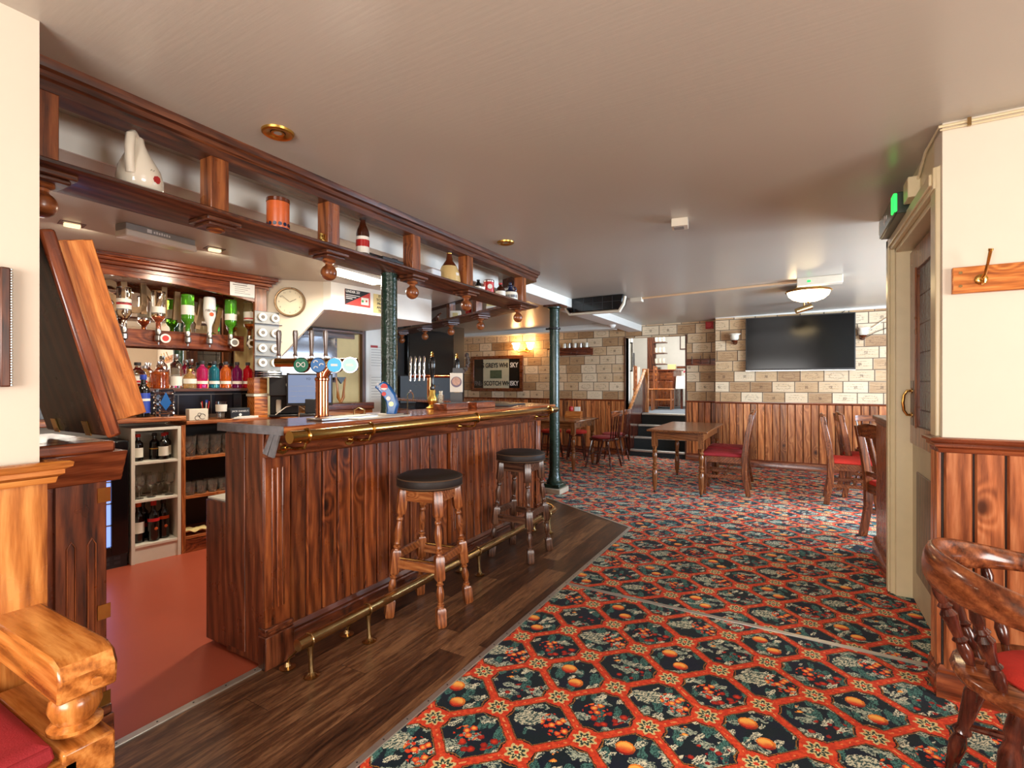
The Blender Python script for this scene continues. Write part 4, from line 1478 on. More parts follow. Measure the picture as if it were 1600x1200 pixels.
# in a thing placed with lb(): local x = out towards the room, local y = along the wall
W_ = lb('back_bar', 'tall pine back bar with arched head, mirror and optic rail behind the counter', 'back bar', 0, 0)
b = MB()
for o0, o1, z0, z1 in ((-0.36, 0.0, 2.07, 2.10), (-0.36, 0.02, 2.10, 2.125), (-0.36, 0.045, 2.125, 2.145), (-0.36, 0.06, 2.145, 2.174)):
    b.box(o0, o1, -1.2, 0.955 + o1 * 0.9, z0, z1)
b.build('cornice', wd('redwood', 'y'), W_, bevel=0.004)
arc = [(-0.9 + 1.74 * k / 24, 2.03 - 0.068 * ((-0.9 + 1.74 * k / 24 + 0.03) / 0.87) ** 2) for k in range(25)]
MB().prism([(y, z) for y, z in arc] + [(0.84, 2.09), (-0.9, 2.09)], 'x', -0.035, -0.005).build('arched_head', wd('redwood', 'y'), W_, bevel=0.002)
MB().box(-0.04, 0.0, 0.84, 0.935, 1.34, 2.09).build('side_post', wd('walnutlight'), W_, bevel=0.003)
MB().box(-0.358, -0.35, -1.0, 0.95, 1.22, 2.08).build('mirror', M['mirror'], W_)
MB().box(-0.235, -0.215, -0.9, 0.84, 1.56, 1.69).build('optic_rail', wd('redwood', 'y'), W_, bevel=0.003)
MB().box(-0.35, -0.12, -0.9, 0.93, 1.222, 1.245).build('bottle_shelf', wd('walnut', 'y'), W_, bevel=0.003)
MB().box(-0.34, -0.33, -0.9, 0.93, 1.03, 1.22).build('tiled_back', M['tile'], W_)
b = MB()
for y in (-0.55, -0.2, 0.15, 0.38, 0.62, 0.86):
    b.box(-0.329, -0.326, y, y + 0.006, 1.03, 1.2)
b.box(-0.329, -0.326, -0.9, 0.93, 1.19, 1.2)
b.build('tile_joint', M['grey'], W_)
b = MB().box(-0.36, 0.02, -1.1, 0.335, 1.005, 1.04)
b.build('worktop', wd('cabinet', 'y'), W_, bevel=0.006)
b = MB().box(-0.36, 0.02, 0.335, 1.0, 0.972, 1.0).box(-0.36, 0.42, 1.0, 1.75, 0.972, 1.0).box(-0.3, 0.38, 1.04, 1.7, 0.0, 0.972)
b.build('worktop', wd('cabinet', 'y'), W_, bevel=0.006)
# gold lettering on the mirror
GL = plain('gold_leaf', (170, 128, 78), 0.5, noise=0.05)
for ch, y, z, r_ in (('S', -0.05, 1.93, 0.10), ('U', 0.10, 1.935, 0.05), ('N', 0.225, 1.93, 0.0), ('I', 0.375, 1.905, -0.06), ('N', 0.475, 1.88, -0.12), ('N', 0.61, 1.83, -0.2)):
    o = lettering(ch, GL, W_, (-0.345, y, z - 0.04), (PI / 2, 0, PI / 2), 0.27, sx=0.92, bold=0.007)
    o.rotation_euler = Matrix.Rotation(PI / 2, 3, 'Z').to_euler()
    o.matrix_basis = Matrix.Translation((-0.335, y, z - 0.01)) @ Matrix.Rotation(PI / 2, 4, 'Z') @ Matrix.Rotation(PI / 2, 4, 'X') @ Matrix.Rotation(r_, 4, 'Z') @ Matrix.Diagonal((0.92, 1.15, 1, 1))

# notice on the arched head
n_ = lb('notice', 'white printed notice pinned to the arched head of the back bar', 'notice', 0.74, 0.003, 2.065)
MB().box(-0.002, 0.002, -0.095, 0.095, -0.072, 0.072).build('paper', M['paper'], n_)


def face(px, y, z, r_=0.0, sx=1.0):
    return Matrix.Translation((px, y, z)) @ Matrix.Rotation(PI / 2, 4, 'Z') @ Matrix.Rotation(PI / 2, 4, 'X') @ Matrix.Rotation(r_, 4, 'Z') @ Matrix.Diagonal((sx, 1, 1, 1))


def txt(body, mat, parent, px, y, z, size, r_=0.0, sx=1.0, align='CENTER', bold=0.0):
    o = lettering(body, mat, parent, (0, 0, 0), (0, 0, 0), size, align=align, bold=bold)
    o.scale = (1, 1, 1)
    o.matrix_basis = face(px, y, z, r_, sx)
    return o


b = MB()
for k in range(7):
    w_ = 0.075 if k in (0, 2) else 0.06
    b.box(0.002, 0.0026, -w_, w_ - 0.02 * (k % 3), 0.05 - k * 0.016 - 0.003, 0.05 - k * 0.016 + (0.003 if k in (0, 2) else 0.0))
b.build('printed_lines', M['inkgrey'], n_)

# cabinets under the worktop
fg = lb('bottle_fridge', 'black under-counter bottle fridge with a lit glass door', 'fridge', -0.3, 0)
MB().box(-0.4, -0.03, -0.3, 0.285, 0.0, 0.885).build('body', M['black'], fg, bevel=0.004)
b = MB().box(-0.03, 0.0, -0.3, -0.24, 0.1, 0.88).box(-0.03, 0.0, 0.19, 0.285, 0.1, 0.88).box(-0.03, 0.0, -0.24, 0.19, 0.1, 0.16).box(-0.03, 0.0, -0.24, 0.19, 0.80, 0.88)
dr_ = b.build('door', M['blackgloss'], fg, bevel=0.003)
MB().box(-0.028, -0.026, -0.24, 0.19, 0.16, 0.80).build('lit_interior', M['fridgelight'], fg)
b = MB()
for z in (0.3, 0.45, 0.6):
    b.box(-0.025, -0.02, -0.24, 0.19, z, z + 0.01)
b.build('shelf', M['grey'], fg)
b = MB()
for k in range(9):
    b.box(-0.0305, -0.027, -0.27 + k * 0.06, -0.235 + k * 0.06, 0.03, 0.05).box(-0.0305, -0.027, -0.27 + k * 0.06, -0.235 + k * 0.06, 0.06, 0.08)
b.build('vent', M['darkgrey'], fg)

wu = lb('shelf_unit', 'white open shelf unit holding wine and glasses under the back bar', 'shelf unit', 0, 0)
b = MB().box(-0.33, 0, 0.0, 0.022, 0, 0.965).box(-0.33, 0, 0.283, 0.305, 0, 0.965).box(-0.33, 0, 0.022, 0.283, 0.945, 0.965).box(-0.34, -0.33, 0.0, 0.305, 0, 0.965)
for z in (0.115, 0.435, 0.705):
    b.box(-0.33, -0.002, 0.022, 0.283, z, z + 0.018)
b.box(-0.02, -0.01, 0.022, 0.283, 0, 0.115)
b.build('carcass', M['whiteunit'], wu, bevel=0.0015)
gu = lb('glass_shelves', 'open wooden shelves stacked with glasses under the back bar', 'shelf unit', 0.305, 0)
b = MB().box(-0.34, 0.0, 0.002, 0.03, 0, 0.972).box(-0.35, -0.34, 0.0, 0.72, 0, 0.972).box(-0.34, 0, 0.70, 0.72, 0, 0.972)
b.build('side', wd('cabinet'), gu, bevel=0.002)
b = MB().box(-0.34, 0.0, 0.03, 0.70, 0.0, 0.10)
b.build('plinth', wd('redwood', 'y'), gu)
for z in (0.105, 0.41, 0.705):
    MB().box(-0.34, 0.0, 0.03, 0.70, z, z + 0.022).build('shelf', wd('cabinet', 'y'), gu, bevel=0.002)
MB().box(-0.338, -0.334, 0.04, 0.69, 0.13, 0.96).build('dark_back', M['darkwall'], gu)


# ---------------------------------------------------------------- bottles
def bprof(kind, h):
    """(r, z) outline from base to mouth"""
    P = {
        'wine': [(0.034, 0), (0.037, 0.01), (0.037, 0.62), (0.034, 0.69), (0.018, 0.76), (0.0145, 0.8), (0.0145, 1.0)],
        'spirit': [(0.036, 0), (0.04, 0.015), (0.04, 0.66), (0.036, 0.73), (0.02, 0.8), (0.0145, 0.84), (0.0145, 1.0)],
        'squat': [(0.048, 0), (0.054, 0.03), (0.052, 0.5), (0.042, 0.66), (0.02, 0.78), (0.016, 0.82), (0.016, 1.0)],
        'decanter': [(0.055, 0), (0.064, 0.03), (0.055, 0.34), (0.036, 0.46), (0.022, 0.56), (0.017, 0.75), (0.015, 1.0)],
        'beer': [(0.03, 0), (0.033, 0.015), (0.033, 0.56), (0.03, 0.63), (0.017, 0.78), (0.0135, 0.86), (0.0135, 1.0)],
        'malibu': [(0.034, 0), (0.038, 0.02), (0.041, 0.3), (0.04, 0.52), (0.03, 0.66), (0.018, 0.78), (0.0145, 0.85), (0.0145, 1.0)],
    }[kind]
    return [(r, z * h) for r, z in P]


def bottle(label, loc, kind='spirit', h=0.28, k=1.0, gm='glass', cap='black', lab=None, band=(0.2, 0.5), extra=None, name='bottle', cat='bottle', group=None, invert=False, liquid=None, level=0.75, rot=0.0, square=False):
    t = thing(name, label, cat, loc, rot, group)
    pr = [(r * k, z) for r, z in bprof(kind, h)]
    n = 4 if square else 20
    sgn = -1 if invert else 1
    z0 = h if invert else 0.0

    def T(pp):
        return [(r, z0 + sgn * z) for r, z in pp]
    MMx = Matrix.Rotation(PI / 4, 4, 'Z') if square else None
    MB().lathe([(0.001, z0)] + T(pr) + [(0.001, z0 + sgn * h)], n, MMx).build('glass', M[gm], t, angle=40, bevel=0.004 if square else 0)
    neck = pr[-1][0]
    if not invert:
        MB().lathe([(neck * 1.25, h * 0.9), (neck * 1.3, h * 0.905), (neck * 1.3, h * 1.015), (neck * 1.1, h * 1.02), (0.001, h * 1.02)], 14).build('cap', M[cap], t)
    else:
        o_ = MB().lathe([(0.016, 0.0), (0.02, -0.012), (0.02, -0.035), (0.012, -0.04), (0.024, -0.052), (0.024, -0.085), (0.008, -0.10), (0.006, -0.118), (0.001, -0.118)], 14)
        o_.box(-0.03, -0.012, -0.012, 0.012, -0.06, -0.02)
        o_.build('optic_measure', M['steel'], t)
    if liquid:
        q = h * level
        lp = [(r * 0.93, z) for r, z in pr if z < q and z > 0.0]
        rr = lp[-1][0]
        if invert:
            zz = [(r * 0.93, h - z) for r, z in pr if z > h * (1 - level)]
            zz = zz[::-1]
            MB().lathe([(0.001, zz[0][1])] + zz + [(0.001, zz[-1][1])], n, MMx).build('liquid', M[liquid], t)
        else:
            MB().lathe([(0.001, h * 0.02)] + lp + [(rr, q), (0.001, q)], n, MMx).build('liquid', M[liquid], t)
    if lab:
        r0 = max(r for r, z in pr) * 1.015
        za, zb = z0 + sgn * band[0] * h, z0 + sgn * band[1] * h
        za, zb = min(za, zb), max(za, zb)
        if square:
            q = r0 * 0.72
            l_ = MB().box(-q, q, -q * .9, q * .9, za, zb)
        else:
            l_ = MB().lathe([(r0, za), (r0, zb)], 20, cap=False)
        lo = l_.build('label', M[lab], t)
        if extra:
            c_, fa_ = extra
            zc = (za + zb) / 2
            MB().lathe([(r0 * 1.01, zc + (zb - za) * fa_[0]), (r0 * 1.01, zc + (zb - za) * fa_[1])], 20, cap=False).build('label_band', M[c_], t)
    return t


# upside-down bottles on the optics
gopt = 'upside-down spirit bottles on the optic rail'
opt = [(-0.005, 'glass', None, 'labelw', 'clear rum bottle upside down on the optics, at the near end', 'spirit', ('labelred', (-0.1, 0.12))),
       (0.205, 'glass', 'pinkglass', 'labelw', 'coral pink gin bottle upside down on the optics', 'spirit', None),
       (0.40, 'greenglass', 'olive', 'labelw', 'green whiskey bottle with cream label upside down on the optics', 'spirit', None),
       (0.555, 'white_b', None, None, 'white coconut rum bottle upside down on the optics', 'malibu', None),
       (0.715, 'greenglass', None, 'labelw', 'bright green gin bottle upside down on the optics', 'spirit', None),
       (0.865, 'glass', 'amber', 'labelw', 'amber bourbon bottle upside down on the optics, at the far end', 'spirit', ('labelred', (-0.35, -0.2)))]
for s_, gm, lq, lab, label, kind, ex in opt:
    band = {None: (0.2, 0.4)}.get(lab, (0.3, 0.56))
    if s_ == 0.715:
        band = (0.42, 0.6)
    if s_ == 0.205:
        band = (0.42, 0.58)
    bo = bottle(label, L(s_, -0.165, 1.695), kind, 0.285, 1.1, gm, lab=lab, band=band, extra=ex, group=gopt, invert=True, liquid=lq, level=0.75, rot=ROT)
    if gm == 'white_b':
        for bdy, z_, sz_, m_ in (('MALIBU', 0.175, 0.026, M['ink']),):
            txt(bdy, m_, bo, 0.0455, 0, z_, sz_, r_=PI)
        MB().cyl((0.0445, 0, 0.145), (0.0465, 0, 0.145), 0.016, n=16).build('palm_emblem', M['orangefoil'], bo)
    if s_ == -0.005:
        txt('BACARDI', M['ink'], bo, 0.0462, 0, 0.168, 0.018, r_=PI)
for s_, c_, lab_ in ((0.24, 'redink', 'round badge on the optic rail below the coral gin'), (0.73, 'inkgrey', 'round badge on the optic rail below the green gin'), (0.868, 'gold', 'pale hexagonal badge on the optic rail below the bourbon')):
    t = lb('optic_badge', lab_, 'badge', s_, -0.128, 1.625, 'round badges on the optics')
    MB().cyl((0, 0, 0), (0.006, 0, 0), 0.034 if s_ < 0.8 else 0.042, n=24 if s_ < 0.8 else 6).build('disc', M['labelw'], t)
    MB().cyl((0.006, 0, 0), (0.0075, 0, 0), 0.022, n=20).build('emblem', M[c_], t)
    MB().cyl((-0.075, 0, 0), (0, 0, 0), 0.006, n=8).build('stem', M['steel'], t)

# bottles on the shelf over the worktop
gsh = 'spirit bottles on the back bar shelf'
row = [(0.505, 'magenta', 'bright pink gin bottle on the back bar shelf'), (0.592, 'teal', 'teal gin bottle on the back bar shelf'), (0.68, 'orangeg', 'orange gin bottle on the back bar shelf'),
       (0.768, 'purple', 'purple gin bottle on the back bar shelf'), (0.855, 'redg', 'bright red gin bottle on the back bar shelf')]
for s_, gm, label in row:
    bottle(label, L(s_, -0.175, 1.246), 'spirit', 0.215, 0.98, gm, 'darkgrey', 'labelw', (0.16, 0.27), group=gsh, rot=ROT)
bottle('small round flask of pale amber liqueur next to the pink gin', L(0.418, -0.18, 1.246), 'squat', 0.15, 0.88, 'ambers', 'gold', 'labelw', (0.25, 0.5), group=gsh)
bottle('tall clear bottle with a pale label and long neck on the back bar shelf', L(0.325, -0.18, 1.246), 'spirit', 0.26, 1.0, 'glass', 'steel', 'labelw', (0.08, 0.36), group=gsh)
bottle('big square bottle of orange spirit with a glass stopper', L(0.225, -0.19, 1.246), 'squat', 0.2, 1.05, 'glass', 'glass', None, group=gsh, liquid='orangeg', level=0.62)
bottle('clear flask with red-lettered label and dark stopper on the shelf', L(0.08, -0.18, 1.246), 'squat', 0.19, 1.05, 'glass', 'ink', 'labelw', (0.2, 0.48), ('labelred', (-0.4, -0.1)), group=gsh, liquid='redg', level=0.2)
bottle('short clear bottle at the near end of the shelf', L(-0.03, -0.18, 1.246), 'spirit', 0.17, 0.95, 'glass', 'steel', 'labelw', (0.2, 0.5), group=gsh)
for k, (s_, gm) in enumerate(((0.15, 'ambers'), (0.37, 'glass'), (0.46, 'glass'))):
    bottle('%s bottle standing in the second row on the shelf' % ('pale amber' if k == 0 else 'clear long-necked' if k == 1 else 'clear short-labelled'), L(s_, -0.28, 1.246), 'spirit', 0.17 + 0.03 * k, 0.9, gm, 'steel', 'labelw', (0.3, 0.5), group=gsh)

# on the worktop
bottle('dark bottle with blue label and pale blue cap on the worktop', L(0.085, -0.06, 1.041), 'wine', 0.30, 1.12, 'darkglass', 'bluelabel', 'bluelabel', (0.1, 0.58), ('labelw', (0.1, 0.22)))
t = lb('glass_gift_box', 'faceted clear box with a blue diamond emblem beside the blue-labelled bottle', 'box', 0.215, -0.06, 1.041)
b = MB()
for k in range(5):
    b.lathe([(0.062, 0.04 * k), (0.07, 0.04 * k + 0.02), (0.062, 0.04 * k + 0.04)], 8, cap=(k in (0, 4)))
b.build('glass', M['glass'], t, angle=5)
MB().prism([(-0.045, 0.1), (-0.01, 0.045), (0.025, 0.1), (-0.01, 0.18)], 'x', 0.066, 0.07).build('emblem', M['blue'], t)
t = lb('napkin_box', 'white box with black scroll pattern on the worktop', 'box', 0.425, -0.02, 1.001)
MB().box(-0.05, 0.03, -0.07, 0.06, 0, 0.088).build('carton', M['offwhite'], t, bevel=0.003)
b = MB()
for (y, z, r_) in ((-0.015, 0.02, 0.016), (0.02, 0.03, 0.02), (0.0, 0.045, 0.012)):
    b.tube([(0.031, y + r_ * math.cos(a), z + r_ * math.sin(a)) for a in [k * 0.5 for k in range(12)]], 0.0016, 5)
b.build('scroll_print', M['ink'], t)
t = lb('pen_pot', 'glass of pens and straws behind the white scroll-printed box', 'pot', 0.52, -0.16, 1.001)
MB().lathe([(0.03, 0), (0.036, 0.09), (0.033, 0.09), (0.028, 0.004), (0.001, 0.004)], 16).build('glass', M['glass'], t)
for k in range(6):
    MB().cyl((0.01 * math.cos(k), 0.01 * math.sin(k), 0.006), (0.03 * math.cos(k * 1.3), 0.03 * math.sin(k * 1.3), 0.13 + 0.01 * (k % 3)), 0.004, n=6).build('pen', M[('offwhite', 'redink', 'bluelabel')[k % 3]], t)
t = lb('printed_tumbler', 'tumbler with a white printed badge on the worktop', 'glass', 0.60, -0.05, 1.001)
MB().lathe([(0.032, 0), (0.042, 0.14), (0.038, 0.14), (0.029, 0.008), (0.001, 0.008)], 20).build('glass', M['glass'], t)
MB().lathe([(0.039, 0.06), (0.0415, 0.115)], 20, cap=False).build('badge', M['labelw'], t)
t = lb('black_caddy', 'black bar caddy with white lettering on the worktop', 'caddy', 0.725, -0.04, 1.001)
MB().box(-0.05, 0.04, -0.075, 0.075, 0, 0.085).build('box', M['black'], t, bevel=0.003)
txt("JACK DANIEL'S", M['inkwhite'], t, 0.0405, 0, 0.058, 0.019)
MB().cyl((0.0402, 0, 0.03), (0.0412, 0, 0.03), 0.011, n=16).build('round_mark', M['inkwhite'], t)
MB().box(-0.045, -0.02, -0.03, 0.03, 0.085, 0.2).build('back_card', M['blackgloss'], t)
t = lb('paper_pile', 'low pile of white papers on the front of the worktop', 'papers', 0.80, 0.0, 1.001, rot=0.15)
for k in range(3):
    MB().box(-0.06, 0.01, -0.14 + 0.02 * k, 0.12 + 0.015 * k, 0.006 * k, 0.006 * k + 0.005).build('sheet', M['paper'], t)
t = lb('tool_drawers', 'small orange-brown wooden drawer box at the end of the worktop', 'drawers', 0.89, -0.06, 1.001)
MB().box(-0.08, 0.06, -0.055, 0.055, 0.0, 0.175).build('lower_case', wd('flap', 'y'), t, bevel=0.002)
MB().box(-0.08, 0.05, -0.055, 0.055, 0.2, 0.33).build('upper_case', wd('flap', 'y'), t, bevel=0.002)
MB().box(-0.085, 0.065, -0.062, 0.062, 0.176, 0.196).build('divider', M['offwhite'], t)
b = MB()
for k in range(5):
    b.box(0.06, 0.0615, -0.05, 0.05, 0.03 * k + 0.025, 0.03 * k + 0.027)
b.build('drawer_lines', M['ink'], t)
t = lb('badge_board', 'steel back panel hung with rows of round white tap badges', 'display board', 0.94, 0.018, 1.39)
MB().box(-0.01, 0.0, -0.11, 0.11, 0.0, 0.5).build('panel', M['boardsteel'], t, bevel=0.003)
for z in (0.12, 0.25, 0.39):
    MB().box(0.0, 0.02, -0.11, 0.11, z, z + 0.006).build('ledge', M['chrome'], t)
for z in (0.07, 0.19, 0.32, 0.45):
    for y in (-0.05, 0.055):
        MB().cyl((0.0, y, z), (0.018, y, z), 0.034, n=24).build('badge', M['labelw'], t)
        MB().cyl((0.018, y, z), (0.0195, y, z), 0.017, n=8).build('badge_print', M['inkgrey'], t)
t = lb('chrome_tray_stack', 'stack of chrome trays under the badge board', 'trays', 0.955, 0.045, 1.335)
for k in range(3):
    MB().box(-0.09, 0.07, -0.12, 0.12, 0.018 * k, 0.018 * k + 0.006).box(-0.05, 0.03, -0.08, 0.08, 0.018 * k + 0.006, 0.018 * k + 0.017).build('tray', M['chrome'], t, bevel=0.002)
MB().box(-0.04, -0.025, -0.12, 0.1, -0.0, 0.055).build('stand', M['blackgloss'], t)

# clock
pc = CW0 + CWD * 0.235 + CWN * 0.001
t = thing('wall_clock', 'round wall clock with bronze rim on the cream wall behind the bar', 'clock', (pc.x, pc.y, 1.985), math.atan2(CWN.y, CWN.x))
t.scale = (0.85, 0.85, 0.85)
MB().cyl((0, 0, 0), (0.018, 0, 0), 0.135, n=48).build('dial', plain('clock_dial', (236, 226, 196), 0.5, noise=0.01), t)
b = MB()
prf = [(0.128, 0.0), (0.148, 0.0), (0.15, 0.02), (0.143, 0.034), (0.132, 0.034), (0.128, 0.02), (0.128, 0.0)]
b.lathe(prf, 48, Matrix.Rotation(PI / 2, 4, 'Y'), cap=False)
b.build('rim', plain('bronze_rim', (116, 92, 66), 0.35, 0.7), t)
for k in range(12):
    a = k * PI / 6
    txt(str(12 if k == 0 else k), M['inkgrey'], t, 0.019, 0.105 * math.sin(a), 0.105 * math.cos(a), 0.022).name = 'numeral'
for a, l_, w_ in ((math.radians(-50), 0.10, 0.0035), (math.radians(62), 0.066, 0.005)):
    MB().beam((0.021, 0, 0), (0.021, l_ * math.sin(a), l_ * math.cos(a)), 0.002, w_ * 2, up=(1, 0, 0)).build('hand', M['ink'], t)

# notices on the stair box
NR = math.atan2(-0.137, 1.054)
NQ = lambda s_: Vector((-3.537 + 0.129 * s_, 3.005 + 0.9916 * s_, 0)) + Vector((0.9916, -0.129, 0)) * 0.001
pc = NQ(0.275)
t = thing('age_notice', 'red and black UNDER 25? notice on the white stair box', 'notice', (pc.x, pc.y, 2.065), NR)
MB().box(0, 0.004, -0.136, 0.136, -0.071, 0.071).build('card', plain('red_notice', (206, 62, 48), 0.5, noise=0.02), t)
MB().prism([(-0.136, 0.071), (0.136, 0.071), (-0.136, -0.071)], 'x', 0.004, 0.0046).build('dark_triangle', M['ink'], t)
txt('UNDER 25?', M['inkwhite'], t, 0.005, -0.128, 0.05, 0.03, align='LEFT', bold=0.0008)
b = MB()
for k in range(3):
    b.box(0.0046, 0.0052, -0.128, 0.02 - 0.04 * k, 0.016 - 0.016 * k, 0.022 - 0.016 * k)
b.build('small_print', M['inkwhite'], t)
MB().box(0.0042, 0.0058, 0.035, 0.118, -0.052, 0.014).build('card_window', M['labelw'], t)
MB().cyl((0.0055, 0.05, -0.02), (0.0066, 0.05, -0.02), 0.012, n=16).build('green_mark', plain('green_print', (60, 150, 80), 0.5), t)
MB().cyl((0.0055, 0.092, -0.015), (0.0066, 0.092, -0.015), 0.01, n=16).build('red_mark', M['redink'], t)
pc = NQ(0.565)
t = thing('sale_notice', 'yellow notice with black capitals partly behind the green column', 'notice', (pc.x, pc.y, 2.05), NR)
MB().box(0, 0.004, -0.115, 0.115, -0.095, 0.085).build('card', M['yellowpaper'], t)
for k, w_ in enumerate(('IT IS', 'TO SEL', 'PROD', 'ANYO', 'THE')):
    txt(w_, M['ink'], t, 0.005, -0.03, 0.064 - k * 0.035, 0.034, bold=0.0008)

# recess furniture
t = thing('till', 'touch-screen till with a lit screen behind the beer taps', 'till', (-3.62, 2.86, 1.0), math.radians(-38))
t.scale = (0.85, 0.85, 0.95)
MB().box(-0.1, 0.1, -0.1, 0.1, 0.0, 0.03).box(-0.02, 0.02, -0.05, 0.05, 0.03, 0.16).build('stand', M['black'], t, bevel=0.005)
MB().box(-0.012, 0.012, -0.22, 0.21, 0.10, 0.39).build('housing', M['black'], t, bevel=0.004)
MB().box(0.0122, 0.0132, -0.205, 0.195, 0.125, 0.375).build('display', M['screen'], t)
txt('YO', M['ink'], t, 0.014, -0.02, 0.34, 0.03)
b = MB()
for r_ in range(4):
    for c_ in range(5):
        b.box(0.0133, 0.0137, -0.19 + c_ * 0.077, -0.125 + c_ * 0.077, 0.14 + r_ * 0.045, 0.142 + r_ * 0.045)
b.build('button_grid', M['grey'], t)
t = thing('coffee_machine', 'black coffee machine with a round white badge beside the till', 'coffee machine', (-3.83, 2.78, 1.001), math.radians(-38))
t.scale = (0.8, 0.8, 1.05)
MB().box(-0.15, 0.12, -0.16, 0.12, 0.17, 0.34).box(-0.15, 0.0, -0.16, 0.12, 0.02, 0.17).box(-0.15, 0.12, -0.16, 0.12, 0, 0.02).build('housing', M['black'], t, bevel=0.006)
MB().cyl((0.12, 0.02, 0.26), (0.124, 0.02, 0.26), 0.02, n=20).build('badge', M['labelw'], t)
MB().box(-0.01, 0.04, -0.1, -0.05, 0.03, 0.14).build('cup', M['offwhite'], t, bevel=0.01)
MB().tube([(0.13, -0.1, 0.02), (0.14, 0.0, 0.08), (0.1, 0.1, 0.1), (0.13, 0.18, 0.06)], 0.004, 6).build('cable', M['offwhite'], t)
t = lb('wall_mirror', 'dark wall mirror in the recess behind the till', 'mirror', 2.05, -1.24, 1.3)
MB().box(-0.01, 0.01, -0.5, 0.28, 0.0, 0.58).build('frame', wd('walnut', 'y'), t)
MB().box(0.01, 0.014, -0.47, 0.25, 0.03, 0.55).build('glass', plain('smoky_mirror', (120, 120, 126), 0.08, 0.9), t)
t = lb('dark_shelf', 'dark wooden shelf above the recess mirror', 'shelf', 2.2, -1.24, 1.89)
MB().box(0.0, 0.22, -0.3, 0.36, 0.0, 0.025).build('board', wd('walnut', 'y'), t, bevel=0.003)
MB().box(0.0, 0.03, -0.3, 0.36, -0.05, 0.0).build('batten', wd('walnut', 'y'), t)
t = lb('carved_tongs', 'pair of pale wooden serving tongs on the recess counter', 'tongs', 2.3, -1.1, 1.062)
for q in (-1, 1):
    MB().tube([(0, q * 0.005, 0.0), (0, q * 0.035, 0.06), (0, q * 0.04, 0.14), (0, q * 0.06, 0.3)], [0.012, 0.02, 0.014, 0.012], 8).build('arm', wd('honey'), t)
MB().prism([(-0.06, 0.3), (0.06, 0.3), (0.0, 0.22)], 'x', -0.015, 0.015).build('black_holder', M['black'], t)
t = lb('back_counter', 'brown counter with dark top along the recess', 'counter', 1.65, -0.89)
MB().box(-0.35, 0.0, 0.1, 0.95, 0.0, 0.98).build('body', wd('flap', 'y'), t)
MB().box(-0.35, 0.04, 0.08, 0.95, 0.98, 1.06).build('top', wd('redwood', 'y'), t, bevel=0.008)
t = lb('notice_door', 'white panel door hung with printed notices behind the green column', 'door', 3.03, -1.24, 0.0)
MB().box(-0.005, 0.03, -0.32, 0.17, 0.0, 2.02).build('leaf', M['white'], t, bevel=0.003)
MB().box(-0.005, 0.05, -0.37, -0.32, 0.0, 2.02).build('jamb', wd('walnut'), t)
for (y, z, w_, h_) in ((-0.12, 1.62, 0.26, 0.34), (-0.12, 1.22, 0.26, 0.36)):
    q = MB().box(0.03, 0.033, y - w_ / 2, y + w_ / 2, z - h_ / 2, z + h_ / 2).build('notice_sheet', M['paper'], t)
    b = MB()
    for k in range(8):
        b.box(0.033, 0.0336, y - w_ * .42, y + w_ * (.2 + .1 * (k % 3)), z + h_ * .4 - k * h_ * .1, z + h_ * .4 - k * h_ * .1 + 0.004)
    b.build('printed_lines', M['inkgrey'], q)
MB().box(0.0331, 0.034, -0.24, -0.13, 1.75, 1.78).build('red_heading', M['foil'], t)

# dark screen on the far dark wall
t = thing('projector_screen', 'large black screen on the dark wall behind the far beer taps', 'screen', (-5.18, 6.35, 1.42))
MB().box(0, 0.05, -0.55, 0.62, 0.0, 0.72).build('housing', M['blackgloss'], t, bevel=0.006)
MB().box(0.05, 0.055, -0.52, 0.59, 0.03, 0.69).build('panel', plain('dead_screen', (16, 16, 17), 0.2), t)
t = thing('chalk_board', 'black chalk board with faint writing below the dark screen', 'board', (-4.9, 5.95, 0.9))
t.rotation_euler = (0, 0, -0.35)
MB().box(0, 0.03, -0.45, 0.45, 0.1, 0.5).build('board', M['darkwall'], t, bevel=0.003)
b = MB().tube([(0.032, -0.25 + 0.03 * k, 0.36 + 0.015 * math.sin(k * 2.3)) for k in range(6)], 0.002, 5).tube([(0.032, 0.1 + 0.025 * k, 0.36 + 0.02 * math.sin(k * 1.9)) for k in range(7)], 0.002, 5)
b.build('chalk_marks', M['inkgrey'], t)

# wines in the white unit
gw = 'wine bottles in the white shelf unit'
for s_, t_, lab_ in ((0.06, -0.09, 'small wine bottle with red foil alone at the left of the top shelf'), (0.165, -0.11, 'small wine bottle with dark cap on the top shelf of the white unit'), (0.21, -0.06, 'small red-foiled wine bottle at the front right of the top shelf'), (0.243, -0.12, 'small red-foiled wine bottle behind the front right one')):
    bottle(lab_, L(s_, t_, 0.724), 'wine', 0.19, 0.85, 'darkglass', 'ink' if s_ == 0.165 else 'foil', 'labelw' if s_ != 0.165 else 'gold', (0.14, 0.5) if s_ != 0.165 else (0.4, 0.44), name='wine_bottle', cat='wine bottle', group=gw)
for s_, t_, cp, lb_, bd, lab_ in ((0.065, -0.1, 'orangefoil', 'labelw', (0.24, 0.52), 'wine bottle with orange foil and white label on the bottom shelf'), (0.115, -0.2, 'ink', 'labelred', (0.3, 0.4), 'dark wine bottle standing at the back of the bottom shelf'), (0.15, -0.07, 'foil', 'labelred', (0.5, 0.58), 'dark wine bottle with a red band at the front of the bottom shelf'), (0.22, -0.10, 'ink', 'orangefoil', (0.5, 0.58), 'dark wine bottle with an orange band at the right of the bottom shelf')):
    bo = bottle(lab_, L(s_, t_, 0.134), 'wine', 0.285, 1.0, 'darkglass', cp, lb_, bd, name='wine_bottle', cat='wine bottle', group=gw)
    if s_ > 0.14:
        MB().sphere((0.036, 0.0, 0.09), 0.012, 10).build('emblem', M['orangefoil'], bo)
